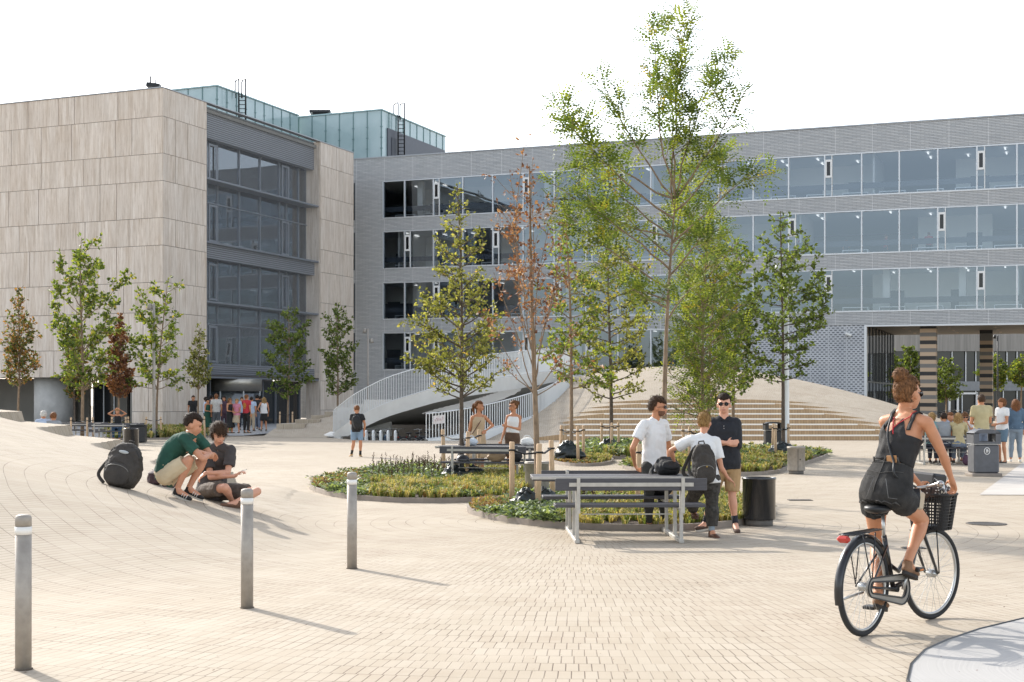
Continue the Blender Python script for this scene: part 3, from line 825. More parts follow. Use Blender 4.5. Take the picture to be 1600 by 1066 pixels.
# glazed side recess: glass plane at x=-1.1
XG = -1.1
S0, S1 = 4.36, 18.0
b = MB(); b.box((XG - 3.5, (S0+S1)/2, 11), (.2, S1 - S0 + 2, 18)); b.build('inner_wall', mat('dim wall', '8a8c90', .8), tower)
b = MB()
for z in (15.4, 11.59, 7.83, 4.03): b.box((XG - 1.8, (S0+S1)/2, z - .12), (3.3, S1 - S0, .22))
b.box((XG - 1.8, (S0+S1)/2, 17.98 + .2), (3.3, S1 - S0, .2)); b.build('floor_slab', M('room floor'), tower)
g = NG('fine louvre'); tc = g.add('ShaderNodeTexCoord'); sp = g.add('ShaderNodeSeparateXYZ'); g.link(tc.outputs['Object'], sp.inputs[0])
fz = g.math('FRACT', g.math('DIVIDE', sp.outputs[2], .13)); c = g.mix(g.rng(fz, .3, .5), srgb('4b4e53'), srgb('8b8e94'))
c = g.mix(g.rng(g.noise(tc.outputs['Object'], .4, 3), .4, .7, 0, .3), c, srgb('6b6f75')); g.link(c, g.p.inputs['Base Color']); g.p.inputs['Roughness'].default_value = .45; g.bump(fz, .6, .04)
for x_, z_, h_ in ((-.75, 18.95, 1.9), (-.72, 11.0, .85), (-.72, 3.62, .72)): b = MB(); b.box((x_, (S0+S1)/2, z_), (.5, S1 - S0 - .02, h_)); b.build('louvre_band', g.m, tower)
for z in (15.4, 11.5, 7.83, 3.2): b = MB(); b.box((-.62, (S0+S1)/2, z), (1.0, S1 - S0 - .02, .11)); b.build('ledge', mat('ledge metal', '7d8188', .45, .3), tower)
b = MB(); mull = [4.4, 5.15, 5.95, 7.1, 9.55, 12.0, 14.4, 15.3, 16.9]
for z0, z1 in ((15.48, 17.98), (11.58, 15.3), (7.9, 10.58), (4.0, 7.75)):
    for s in mull: b.box((XG, s, (z0+z1)/2), (.1, .036, z1 - z0))
    b.box((XG, (S0+S1)/2, z0 + .04), (.1, S1 - S0, .07))
    if z1 - z0 > 3: b.box((XG, (S0+S1)/2, z0 + 2.55), (.1, S1 - S0, .06))
b.build('mullions', mat('grey mullion', '8b8f96', .4, .5), tower)
for z0, z1 in ((15.5, 17.9), (11.65, 14.1), (8.0, 10.4), (4.1, 6.5)):
    for s in (6.05, 14.6):
        b = MB(); x = XG + .07
        for q in (s + .06, s + .84): b.box((x, q, (z0+z1)/2), (.07, .12, z1 - z0 - .1))
        b.box((x, s + .45, z0 + .12), (.07, .66, .12)); b.box((x, s + .45, z1 - .12), (.07, .66, .12))
        b.build('vent_window', M('grey mullion'), tower)
b = MB(); b.box((XG - .06, (S0+S1)/2, 11), (.03, S1 - S0, 14.2)); b.build('window_glass', DGL, tower)
# fine metal mesh stretched in front of the glazing
g = NG('fine metal mesh'); o_ = g.n.nodes['Material Output']; g.p.inputs['Base Color'].default_value = (*srgb('a9aaab'), 1); g.p.inputs['Roughness'].default_value = .6
tr = g.add('ShaderNodeBsdfTransparent'); ms = g.add('ShaderNodeMixShader'); tc = g.add('ShaderNodeTexCoord'); sp = g.add('ShaderNodeSeparateXYZ'); g.link(tc.outputs['Object'], sp.inputs[0])
wv = g.math('ADD', g.rng(g.math('FRACT', g.math('DIVIDE', sp.outputs[1], .62)), .0, .03, .12, 0), .14); g.link(wv, ms.inputs[0]); g.link(tr.outputs[0], ms.inputs[1]); g.link(g.p.outputs[0], ms.inputs[2]); g.link(ms.outputs[0], o_.inputs[0])
b = MB(); b.add([(-.09, S0 + .02, 3.7), (-.09, S1 - .02, 3.7), (-.09, S1 - .02, 19.6), (-.09, S0 + .02, 19.6)], [(0, 1, 2, 3)]); b.build('mesh_screen', g.m, tower)
# stone reveals
b = MB(); b.add([(0, S1, 0), (-1.15, S1, 0), (-1.15, S1, ZT), (0, S1, ZT)], [(3, 2, 1, 0)]); b.build('reveal', STONE, tower); b = MB(); b.add([(0, S0, 0), (-1.15, S0, 0), (-1.15, S0, ZT), (0, S0, ZT)], [(0, 1, 2, 3)]); b.build('reveal', STONE, tower)
# entrance under the recess
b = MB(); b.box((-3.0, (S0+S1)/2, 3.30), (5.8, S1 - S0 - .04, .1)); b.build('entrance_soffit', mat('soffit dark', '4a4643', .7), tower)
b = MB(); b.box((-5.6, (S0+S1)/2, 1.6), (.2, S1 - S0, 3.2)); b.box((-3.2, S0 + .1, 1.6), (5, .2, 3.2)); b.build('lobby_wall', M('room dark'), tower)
b = MB(); b.lathe([(1.9, .02), (1.9, 2.35)], 32, (-1.5, 9.3, 0)); b.build('revolving_door', EGL, tower)
b = MB(); b.lathe([(1.93, 2.35), (1.93, 3.1), (1.9, 3.15), (0, 3.15)], 32, (-1.5, 9.3, 0)); b.build('door_drum', mat('steel drum', 'a09b92', .35, .8, var=.1), tower)
b = MB()
for k in range(8): q = k * math.pi/4 + .2; b.box((-1.5 + 1.9*math.cos(q), 9.3 + 1.9*math.sin(q), 1.2), (.06, .06, 2.35))
b.box((-1.5, 9.3, 1.2), (3.6, .04, 2.2), .6); b.box((-1.5, 9.3, .06), (4, 4, .1)); b.build('door_posts', M('painted steel'), tower)
for y_, w_ in ((14.8, 6.2), (5.7, 2.6)): b = MB(); b.box((-1.7, y_, 1.6), (.04, w_, 3.0)); b.build('entrance_glazing', mat('entry dark glass', '22272b', .06), tower)
b = MB()
for s in (11.9, 13.1, 14.7, 16.4, 17.9, 5.0, 7.0): b.box((-1.62, s, 1.6), (.12, .1, 3.1))
b.build('entrance_frame', M('grey mullion'), tower)
# teal glazed plant rooms on the roof, behind: two blocks
def teal_material():
    g = NG('teal glass panel'); tc = g.add('ShaderNodeTexCoord'); pos = tc.outputs['Object']
    n = g.noise(pos, .5, 3); c = g.mix(g.rng(n, .3, .7), srgb('9ab1b3'), srgb('b0c3c5')); g.link(c, g.p.inputs['Base Color'])
    g.p.inputs['Roughness'].default_value = .18; g.p.inputs['Coat Weight'].default_value = .5
    return g.m
TEAL = teal_material(); mat('teal joint', '6f8a8b', .5, .3)
def plant_room(root, c, wF, dS, z0, z1, lv=None):
    """c: local near corner (front/right side meet); front runs -x, side runs +y"""
    b = MB(); b.box((c[0] - wF/2, c[1] + dS/2, (z0+z1)/2), (wF, dS, z1 - z0)); o = b.build('plant_room', TEAL, root)
    j = MB(); k = 0
    while k < wF: j.box((c[0] - k, c[1] - .02, (z0+z1)/2), (.06, .05, z1 - z0)); k += 1.25
    k = 0
    while k < dS: j.box((c[0] + .02, c[1] + k, (z0+z1)/2), (.05, .06, z1 - z0)); k += 1.25
    for z in (z0 + 1.0, z0 + 3.2): pass
    k = 0
    while k < dS:
        for z in [z0 + .4 + .85*q for q in range(int((z1 - z0)/.85))]: j.box((c[0] + .05, c[1] + k, z), (.05, .16, .07))
        k += 1.25
    k = 0
    while k < wF:
        for z in [z0 + .4 + .85*q for q in range(int((z1 - z0)/.85))]: j.box((c[0] - k, c[1] - .05, z), (.16, .05, .07))
        k += 1.25
    j.build('panel_joint', M('teal joint'), o)
    e = MB(); e.box((c[0] - wF/2, c[1] + dS/2, z1 + .04), (wF + .2, dS + .2, .1)); e.build('roof_edge', mat('teal edge', '9fb6b8', .4, .3), o)
    return o
def to_local(root, p):
    m = Matrix.Rotation(root.rotation_euler.z, 3, 'Z').inverted(); return m @ (Vector(p) - root.location)
pa = to_local(tower, at(339, 134.5, 99.9)); pb = to_local(tower, at(596, 172, 108))
pr = empty('rooftop_plant', CR, tower.rotation_euler.z, 'teal glass clad plant rooms on the roof behind the travertine building', 'plant room')
za = at(339, 134.5, 99.9).z; zb_ = at(596, 172, 108).z
plant_room(pr, (pa.x, pa.y), 16, 11.2, 19.0, za)
plant_room(pr, (pb.x, pb.y), 8.5, 11.8, 20.35, zb_)
b = MB(); b.box((pb.x + .06, pb.y + 6.2, 20.35 + (zb_ - 21.6)/2), (.1, 10.6, zb_ - 21.6)); b.build('plant_louvre', mat('plant louvre', '5d6068', .5, .2, var=.05), pr)
b = MB(); b.box((pb.x + .13, pb.y + 2.0, 21.6), (.08, 1.0, 2.2)); b.build('plant_door', mat('plant door', '4d5057', .5), pr)
def ladder(px, py0, py1, d, label):
    a = at(px, py1, d); top = at(px, py0, d); root = empty('ladder', a, 0, label, 'ladder'); h = top.z - a.z - 1.3
    b = MB()
    for s in (-.25, .25):
        x = s; b.tube([(x, 0, 0), (x, 0, h + 1.2), (x - .05, .15, h + 1.3), (x - .3, .5, h + 1.3), (x-.4, .62, h + 1.2), (x-.4, .62, h)], .06, 6)
    z = .2
    while z < h: b.tube([(-.25, 0, z), (.25, 0, z)], .03, 5); z += .3
    b.build('rail', M('dark metal'), root); return root
ladder(378.5, 123, 187, 101.5, 'left steel ladder with hooped top on the teal rooftop plant room')
ladder(627, 160, 246, 110.0, 'right steel ladder with hooped top in front of the grey louvred plant room')
hv = empty('roof_vent', at(501, 178, 112), 0, 'flat dark ventilation box on the teal plant room roof', 'roof vent')
mb = MB(); mb.box((0, 0, .1), (1.7, 1.2, .22)); mb.build('lid', M('dark metal'), hv); mb = MB(); mb.box((0, 0, -.25), (1.2, .8, .5)); mb.build('body', M('dark metal'), hv)
hv = empty('roof_hatch', at(240, 137, 84), 0, 'tiny dark roof hatch on top of the travertine building', 'roof hatch')
mb = MB(); mb.box((0, 0, .12), (.8, .5, .25), 0, 0, .12); mb.build('lid', M('dark metal'), hv); mb = MB(); mb.tube([(-.2, 0, .1), (-.2, 0, .7)], .05, 6); mb.tube([(.1, 0, .1), (.1, 0, .5)], .04, 6); mb.build('pipe', M('dark metal'), hv)

# ================================================================ building beyond the passage
far0 = at(1340, 628, 150); far0.z = 0
fb = empty('courtyard_building', far0, 0, 'dark glazed building with pale vertical cladding seen through the passage', 'building')
b = MB(); b.box((13, .2, 10.6), (36, .3, 6.8)); b.build('upper_cladding', mat('grey board cladding', '8f8c87', .8, var=.2, vscale=2.0, stretch=(3, 3, .1)), fb)
b = MB(); b.box((13, .6, 4.5), (36, .2, 9)); b.build('glazing', mat('far glass', '23282b', .12), fb)
b = MB(); b.box((13, .3, 3.4), (36, .4, 1.0)); b.build('spandrel', mat('spandrel grey', '85888b', .6, var=.1), fb)
b = MB()
for i in range(24): b.box((-5 + 1.5*i + (.4 if i % 3 else 0), .35, 5.6), (.09, .1, 3.4)); b.box((-5 + 1.5*i, .35, 1.45), (.09, .1, 2.9))
b.build('mullions', M('window frame'), fb)
a = at(1500, 628, 149.4).x - far0.x
b = MB()
for x in (a - .9, a + .0, a + 2.1): b.box((x, .2, 1.3), (.2, .2, 2.6))
b.box((a + .6, .2, 2.6), (3.2, .2, .2)); b.build('door_frame', M('white frame'), fb)
# ================================================================ vegetation
def leaf_mat(name, col, trans=.45, rough=.55):
    m = bpy.data.materials.new(name); m.use_nodes = True; n = m.node_tree; p = n.nodes['Principled BSDF']; o = n.nodes['Material Output']
    col = srgb(col); tc = n.nodes.new('ShaderNodeTexCoord'); nz = n.nodes.new('ShaderNodeTexNoise'); nz.inputs['Scale'].default_value = 5
    n.links.new(tc.outputs['Object'], nz.inputs[0]); mx = n.nodes.new('ShaderNodeMix'); mx.data_type = 'RGBA'
    mx.inputs[6].default_value = (*[c * .72 for c in col], 1); mx.inputs[7].default_value = (*[min(1, c * 1.3) for c in col], 1)
    n.links.new(nz.outputs[0], mx.inputs[0]); n.links.new(mx.outputs[2], p.inputs['Base Color']); p.inputs['Roughness'].default_value = rough
    p.inputs['Specular IOR Level'].default_value = .35
    t = n.nodes.new('ShaderNodeBsdfTranslucent'); t.inputs[0].default_value = (min(1, col[0] * 1.7), min(1, col[1] * 1.6), col[2] * .8, 1)
    ms = n.nodes.new('ShaderNodeMixShader'); ms.inputs[0].default_value = trans
    n.links.new(p.outputs[0], ms.inputs[1]); n.links.new(t.outputs[0], ms.inputs[2]); n.links.new(ms.outputs[0], o.inputs[0]); return m
LG = {'robinia': [leaf_mat('leaf yellow green', '86903f'), leaf_mat('leaf green', '5f7238'), leaf_mat('leaf deep green', '4b5a30'), leaf_mat('leaf gold', '9f8f46')],
      'olive': [leaf_mat('leaf olive light', '98985a'), leaf_mat('leaf olive', '74783f'), leaf_mat('leaf olive dark', '505632'), leaf_mat('leaf tan', 'a58f58')],
      'brown': [leaf_mat('leaf rust', '946a52', .25), leaf_mat('leaf brown', '6f4c3b', .2), leaf_mat('leaf dry', 'a98468', .25), leaf_mat('leaf rust', '94583d', .3)],
      'red': [leaf_mat('leaf brick', '8a6048', .25), leaf_mat('leaf dark red', '67463a', .25), leaf_mat('leaf orange', 'a0734e', .25), leaf_mat('leaf olive dark', '5b5a36')],
      'autumn': [leaf_mat('leaf orange', 'a07746', .3), leaf_mat('leaf green', '616a3c'), leaf_mat('leaf deep green', '4a5232'), leaf_mat('leaf rust', '8f5c3e', .3)],
      'green': [leaf_mat('leaf mid green', '717f40'), leaf_mat('leaf green', '596a38'), leaf_mat('leaf deep green', '444f2e'), leaf_mat('leaf yellow green', '8a9a4a')]}
def tree(label, px, d, tops, branches=26, leaf='simple', lsize=.075, pal='green', density=1.0, z0=0, seed=1, trunk_r=.045, limbs=None, bark='bark', group=None, prof=None, up=.55, lean=0, name='tree', leafstart=.3, twig=1.0, trunk_top=None, limb_r=.30, lk=3.6):
    """prof: list of (photo row, half width in photo px, centre px). tops = (row of the top, px of the top)"""
    rs = random.Random(seed); s = d / F
    base = Vector(((px - 800) * s, d, z0)); py0 = HZ + (EYE - z0) / s
    zof = lambda py: (py0 - py) * s
    xof = lambda p: (p - px) * s
    root = empty(name, base, 0, label, 'tree', group)
    H = zof(tops[0]); XT = xof(tops[1])
    tr = MB(); lv = []; lf = []; li = []
    def trunk_pt(t): return Vector((XT * t ** 1.6 + .02 * H * math.sin(t * 5 + seed) * t * .4, .015 * H * math.sin(t * 4 + seed * 2), H * t))
    K = 14; tt = trunk_top or 1.0
    tr.tube([trunk_pt(i / K * tt) for i in range(K + 1)], [trunk_r * (1.25 if i == 0 else 1) * (1 - .86 * (i / K)) + .004 for i in range(K + 1)], 9)
    def add_leaf(p, dirv, size):
        if leaf == 'pinnate':
            L = size * lk; n = 5; side = dirv.cross(Vector((rs.uniform(-.4, .4), rs.uniform(-.4, .4), 1))).normalized()
            nr = side.cross(dirv).normalized(); mi = rs.choices((0, 1, 2, 3), (4, 5, 3.2, .22))[0]
            for k in range(n):
                t = (k + 1) / n; c = p + dirv * (L * t) - Vector((0, 0, L * .16 * t * t)); w = size * .5 * (1 - .35 * t)
                for sg in (-1, 1):
                    q = c + side * sg * w * .15; e = c + side * sg * w * 1.15 + dirv * w * .3 - nr * w * rs.uniform(-.1, .4)
                    m = (q + e) / 2; b = len(lv); ww = dirv * w * .42
                    lv.extend((q, m - ww, e, m + ww)); lf.append((b, b+1, b+2, b+3)); li.append(mi)
            b = len(lv); e = p + dirv * L * 1.15 - Vector((0, 0, L * .33)); m = p + dirv * L * 1.05 - Vector((0, 0, L * .3)); lv.extend((p + dirv * L - Vector((0, 0, L * .28)), m + side * size * .12, e, m - side * size * .12)); lf.append((b, b+1, b+2, b+3)); li.append(mi)
        else:
            side = dirv.cross(Vector((rs.gauss(0, 1), rs.gauss(0, 1), rs.gauss(0, 1) + .8)))
            if side.length < .01: return
            side.normalize(); nr = side.cross(dirv).normalized(); L = size * rs.uniform(.7, 1.3); w = L * .32
            b = len(lv); m = p + dirv * L * .5 + nr * L * .08
            lv.extend((p, m - side * w, p + dirv * L, m + side * w)); lf.append((b, b+1, b+2, b+3)); li.append(rs.choices((0, 1, 2, 3), (4, 5, 3, .35))[0])
    def leaves_along(path, dens, start=.0, spread=.10):
        tot = sum((path[i+1] - path[i]).length for i in range(len(path)-1)); n = max(2, int(tot * dens * density))
        for k in range(n):
            t = start + (1 - start) * (rs.random() ** .75); f = t * (len(path) - 1); i = min(int(f), len(path) - 2)
            p = path[i].lerp(path[i+1], f - i); dr = (path[i+1] - path[i]).normalized()
            v = Vector((rs.gauss(0, 1), rs.gauss(0, 1), rs.gauss(0, .7) + .1)).normalized(); dv = (v + dr * .55).normalized()
            for q in range(rs.randint(1, 3) if leaf != 'pinnate' else 1):
                add_leaf(p + v * rs.random() * spread, (dv + Vector((rs.gauss(0, .5), rs.gauss(0, .5), rs.gauss(0, .5)))).normalized() if q else dv, lsize)
    def branch(p0, p1, r0, level=0, dens=46, bend=.12, start=leafstart):
        L = (p1 - p0).length
        if L < .05: return
        mid = (p0 + p1) / 2 + Vector((rs.uniform(-1, 1), rs.uniform(-1, 1), -rs.uniform(.2, 1))) * L * bend
        path = []; n = 7
        for i in range(n + 1):
            t = i / n; q = p0 * (1-t)**2 + mid * 2*t*(1-t) + p1 * t*t; path.append(q + Vector((rs.uniform(-1, 1), rs.uniform(-1, 1), rs.uniform(-1, 1))) * L * .012 * (0 < i < n))
        tr.tube(path, [r0 * (1 - .8 * i / n) + .0022 for i in range(n + 1)], 5 if level else 6, cap=False)
        leaves_along(path, dens, start)
        if level < 2:
            nb = int((L / (.28 if level == 0 else .22)) * twig)
            for k in range(nb):
                t = rs.uniform(.25, .97); f = t * n; i = min(int(f), n - 1); p = path[i].lerp(path[i+1], f - i); dr = (path[i+1] - path[i]).normalized()
                v = Vector((rs.gauss(0, 1), rs.gauss(0, 1), rs.gauss(.15, .7))).normalized()
                dv = (dr * .75 + v * .8).normalized(); l = min(L * .42, rs.uniform(.22, .6) * (1 if level == 0 else .55) * (H / 5) ** .5)
                branch(p, p + dv * l, r0 * .38, level + 1 if level == 0 else 2, dens * 1.15, .1, .1)
    if limbs:
        for L_ in limbs:
            a, b = L_[0], L_[1]; dy = L_[2] if len(L_) > 2 else rs.uniform(-.8, .8)
            p0 = Vector((xof(a[0]), 0, zof(a[1]))); tp = trunk_pt(min(tt, max(0, p0.z / H)))
            if not (len(L_) > 3): p0 = tp
            else: p0.y = L_[3]
            branch(p0, Vector((xof(b[0]), dy, zof(b[1]))), trunk_r * limb_r, 0)
    if prof and branches:
        prof = sorted(prof); ylo = prof[-1][0]; yhi = prof[0][0]
        for k in range(branches):
            f = (k + rs.random()) / branches; py = yhi + (ylo - yhi) * f
            for a, b in zip(prof, prof[1:]):
                if a[0] <= py <= b[0]:
                    t = (py - a[0]) / (b[0] - a[0]); hw = a[1] + (b[1] - a[1]) * t; cx = a[2] + (b[2] - a[2]) * t
            ang = k * 2.4 + rs.uniform(-.5, .5); rad = hw * s * rs.uniform(.72, 1.08)
            tip = Vector((xof(cx) + math.cos(ang) * rad, math.sin(ang) * rad, zof(py)))
            rise = rad * up * rs.uniform(.8, 1.5); zz = max(zof(ylo) * .88, min(H * .97, tip.z - rise))
            p0 = trunk_pt(min(tt, zz / H)); branch(p0, tip, trunk_r * .36 * (1 - .5 * zz / H) + .003, 0)
    leaves_along([trunk_pt(.86 * tt), trunk_pt(.93 * tt), trunk_pt(tt)], 60, 0)
    tr.build('trunk', M(bark), root)
    o = obj('crown', lv, lf, None, root, mats=LG[pal], fm=li)
    return root
# ---- the tall robinia in front
T1 = [((1029, 330), (1083, 6), .3), ((1028, 300), (1022, 44), -.5), ((1026, 270), (936, 100), .4), ((1028, 300), (868, 176), -.6), ((1029, 270), (1130, 90), .5),
      ((1030, 300), (1156, 152), -.5), ((1030, 330), (1146, 212), .8), ((1034, 380), (1174, 270), -.3), ((1029, 370), (858, 275), .5), ((1029, 370), (905, 232), 1.0),
      ((1028, 340), (885, 215), -1.0), ((1030, 420), (912, 330), -.7), ((1030, 400), (1105, 300), 1.0), ((1031, 430), (1098, 350), -.8), ((1031, 470), (930, 400), .7),
      ((1032, 480), (975, 455), -.9), ((1032, 500), (1090, 440), .3), ((1031, 450), (885, 330), .2),
      ((1029, 300), (1052, 80), .2), ((1030, 400), (960, 300), 1.2), ((1030, 400), (1110, 230), 1.3)]
tree('tall slender robinia tree rising above all others behind the front picnic table', 1036, 21.0, (10, 1082), leaf='pinnate', lsize=.12, pal='robinia', density=.82, seed=3, trunk_r=.05, limbs=T1, trunk_top=.62, twig=.40, lk=2.5, leafstart=.38)
tree('young olive green oak tree in the bed left of the rust leaved tree', 722, 29.0, (286, 716), branches=60, lsize=.08, pal='olive', seed=5, trunk_r=.05, density=.5,
     prof=[(292, 5, 715), (330, 16, 715), (350, 34, 715), (400, 40, 718), (450, 58, 718), (500, 72, 712), (545, 78, 710), (580, 62, 712), (606, 45, 715)], up=.5, bark='dark bark')
T3 = [((838, 600), (796, 262), .2), ((838, 590), (832, 252), -.2), ((838, 580), (822, 200), .1), ((840, 580), (868, 300), .4), ((838, 610), (772, 430), -.5), ((840, 600), (892, 400), -.3), ((840, 612), (778, 560), .5),
      ((840, 612), (905, 500), .4), ((838, 560), (800, 340), .6), ((838, 560), (880, 350), -.6), ((838, 620), (760, 500), -.1), ((840, 620), (912, 570), 0), ((838, 600), (808, 430), -.9), ((840, 600), (865, 450), .9)]
tree('dying young tree with rust brown leaves and bare upright stems', 840, 21.9, (200, 821), leaf='simple', lsize=.062, pal='brown', density=.3, seed=9, trunk_r=.05, limbs=T3, limb_r=.17, twig=.6, leafstart=.35, trunk_top=.9)
tree('slim yellow green tree in the small round bed behind the bin', 893, 38.7, (318, 886), branches=36, lsize=.11, pal='robinia', seed=12, trunk_r=.058, density=.4,
     prof=[(322, 8, 885), (380, 30, 880), (430, 38, 890), (480, 42, 895), (530, 60, 905), (570, 66, 905), (596, 45, 905)], up=.35)
tree('spreading olive tree in front of the left end of the wide steps', 955, 46, (352, 950), branches=40, lsize=.115, pal='olive', seed=14, trunk_r=.07, density=.36,
     prof=[(356, 22, 950), (400, 55, 952), (440, 64, 950), (480, 62, 950), (530, 66, 950), (570, 60, 955), (612, 48, 955)], up=.35, bark='dark bark')
tree('bright feathery green tree directly behind the woman with the backpack', 1096, 36, (322, 1108), branches=74, lsize=.16, lk=2.4, pal='robinia', leaf='pinnate', seed=21, trunk_r=.05, density=.15,
     prof=[(326, 12, 1108), (360, 40, 1110), (410, 52, 1102), (470, 55, 1096), (540, 56, 1092), (600, 50, 1090), (640, 42, 1086)], up=.7)
tree('green tree with a few rusty sprays standing beside the feathery tree', 1107, 39, (350, 1122), branches=46, lsize=.11, pal='robinia', seed=22, trunk_r=.05, density=.42,
     prof=[(352, 12, 1120), (400, 50, 1118), (450, 56, 1115), (520, 54, 1112), (590, 46, 1110), (630, 34, 1108)], up=.7)
tree('darker green tree behind the man in the black shirt', 1146, 44, (378, 1150), branches=40, lsize=.12, pal='green', seed=23, trunk_r=.06, density=.42,
     prof=[(380, 14, 1150), (430, 40, 1152), (480, 46, 1156), (540, 42, 1156), (600, 34, 1152)], up=.7)
tree('tiered dark green tree beside the light pole right of the wide steps', 1224, 42, (330, 1222), branches=44, lsize=.115, pal='green', seed=25, trunk_r=.062, density=.42,
     prof=[(334, 12, 1222), (375, 38, 1228), (420, 62, 1232), (455, 70, 1236), (500, 68, 1236), (540, 36, 1228), (572, 48, 1226), (594, 36, 1220)], up=.25, bark='dark bark')
# ---- left trees in front of the travertine building
tree('egg shaped tree with an orange top at the left edge', 28, 62, (446, 30), branches=44, lsize=.14, pal='autumn', seed=31, trunk_r=.055, density=.33, prof=[(450, 5, 30), (480, 12, 28), (510, 22, 28), (550, 27, 28), (580, 24, 28), (594, 14, 28)], up=1.1)
tree('big spreading light green tree in front of the travertine wall', 127, 60, (372, 130), branches=30, lsize=.16, pal='robinia', seed=32, trunk_r=.075, density=.27,
     prof=[(376, 24, 130), (410, 52, 128), (450, 60, 130), (490, 52, 135), (540, 50, 135), (600, 46, 128)], up=.9)
tree('slim dark brownish tree just behind the big spreading tree', 117, 70, (508, 117), branches=30, lsize=.17, pal='autumn', seed=33, trunk_r=.045, density=.5, prof=[(512, 6, 117), (560, 15, 117), (600, 16, 117), (622, 10, 117)], up=1.2, bark='dark bark')
tree('narrow brick red tree behind the bench with the leaning woman', 186, 62, (492, 185), branches=42, lsize=.14, pal='red', seed=34, trunk_r=.05, density=.62, prof=[(496, 4, 185), (530, 11, 185), (570, 17, 186), (600, 18, 187), (614, 10, 187)], up=1.4)
tree('open crowned light green tree beside the tall lamp post', 243, 63, (434, 262), branches=26, lsize=.16, pal='robinia', seed=35, trunk_r=.06, density=.27,
     prof=[(438, 18, 265), (480, 46, 240), (520, 48, 240), (560, 46, 240), (598, 46, 240)], up=.6)
tree('small dense oval tree at the corner of the dark recess', 310, 66, (508, 311), branches=36, lsize=.13, pal='olive', seed=36, trunk_r=.045, density=.4, prof=[(514, 4, 311), (545, 12, 310), (580, 17, 309), (600, 14, 309)], up=1.2)
tree('green tree with a pale trunk in front of the entrance recess', 450, 73, (480, 452), z0=.2, branches=32, lsize=.17, pal='green', seed=37, trunk_r=.06, density=.32, prof=[(484, 14, 452), (510, 36, 448), (550, 32, 450), (590, 36, 454), (612, 26, 452)], up=.5)
tree('slender green tree against the right stone pier of the corner building', 527, 76, (474, 528), z0=.3, branches=34, lsize=.16, pal='green', seed=38, trunk_r=.06, density=.30, prof=[(478, 10, 528), (520, 24, 527), (560, 27, 528), (612, 22, 528)], up=.9)
# ---- trees in the courtyard beyond the passage
for i, (px, d, top, lo, hw, lab) in enumerate(((1388, 128, 545, 612, 26, 'dense green tree beyond the passage, furthest left'), (1423, 134, 540, 618, 22, 'green tree beyond the passage against the left striped column'),
        (1478, 126, 558, 622, 28, 'low green tree between the two striped columns'), (1552, 122, 552, 606, 22, 'yellow green tree just right of the second striped column'), (1596, 120, 556, 600, 20, 'yellow green tree cut by the right edge of the photograph'))):
    tree(lab, px, d, (top, px), branches=34, lsize=.24, pal='robinia' if i > 2 else 'green', seed=50 + i, trunk_r=.09, density=.42 if i < 2 else .22, prof=[(top + 3, 8, px), ((top + lo) // 2, hw, px), (lo, hw * .7, px)], up=.6)

# ---- stakes, ties, watering bags
def stakes(pts, h, label, r=.042, trunk=None, lean=(0, 0)):
    pts = [Vector(p) for p in pts]; c = sum(pts, Vector()) / len(pts)
    root = empty('tree_support', c, 0, label, 'tree stakes', 'timber tree supports'); tops = []
    for i, p in enumerate(pts):
        mb = MB(); q = p - c; t = q + Vector((.03 * math.sin(i * 2 + p.x), 0, h)) ; mb.tube([q, q.lerp(t, .5), t, t + Vector((0, 0, .012))], [r, r, r * .97, r * .8], 12); mb.build('stake', M('stake wood'), root); tops.append(t)
    tk = (Vector(trunk) - c) if trunk is not None else Vector((0, 0, 0))
    for t in tops:
        mb = MB(); a = t - Vector((0, 0, .12)); b = Vector((tk.x, tk.y, h * .84)); m = (a + b) / 2 - Vector((0, 0, .04))
        mb.tube([a, m, b], .016, 6); mb.tube([a + Vector((math.cos(q) * (r + .008), math.sin(q) * (r + .008), 0)) for q in [k * math.pi / 5 for k in range(10)]], .014, 5, closed=True)
        mb.tube([b + Vector((math.cos(q) * .065, math.sin(q) * .065, 0)) for q in [k * math.pi / 5 for k in range(10)]], .018, 5, closed=True)
        mb.build('tie', M('rubber tie'), root)
    return root
def gx(px, d): return Vector(((px - 800) / F * d, d, 0))
stakes([gx(694, 30.4), gx(729.5, 28.3), gx(749, 30.2)], 1.06, 'three stakes round the olive green tree in the large bed', trunk=gx(722, 29))
stakes([gx(800, 22.0), gx(840.5, 21.0), gx(864, 22.8)], 1.03, 'three stakes round the rust leaved tree', trunk=gx(840, 21.9), r=.043)
stakes([gx(875.6, 39.2), gx(903.5, 37.6), gx(912, 39.2)], 1.0, 'three stakes round the slim yellow green tree', trunk=gx(893, 38.7))
stakes([gx(940, 46.4), gx(967, 46.6), gx(955, 45.4)], .98, 'three stakes round the olive tree by the left end of the steps', trunk=gx(955, 46))
stakes([gx(996, 21.8), gx(1042, 20.2), gx(1050, 22)], 1.0, 'stakes round the tall robinia between the talking people', trunk=gx(1036, 21))
stakes([gx(1069, 38), gx(1077, 37), gx(1134, 38.6)], 1.0, 'stakes round the feathery trees behind the talking people', trunk=gx(1096, 37))
stakes([gx(1207, 42.6), gx(1212, 41.2), gx(1232, 42.2)], 1.0, 'stakes round the tiered dark green tree', trunk=gx(1224, 42))
stakes([gx(111, 59), gx(136, 58.2), gx(146, 60)], 1.0, 'stakes round the big spreading light green tree at left', trunk=gx(127, 59.5))
stakes([gx(174, 61), gx(197, 61), gx(201, 62)], 1.0, 'stakes round the narrow brick red tree', trunk=gx(186, 61.5))
stakes([gx(228, 62), gx(252, 62), gx(240, 64)], 1.0, 'stakes round the open crowned tree by the lamp post', trunk=gx(243, 63))
stakes([gx(320, 63), gx(306, 66)], 1.0, 'stakes beside the small dense oval tree behind the two sitting boys', trunk=gx(310, 65))
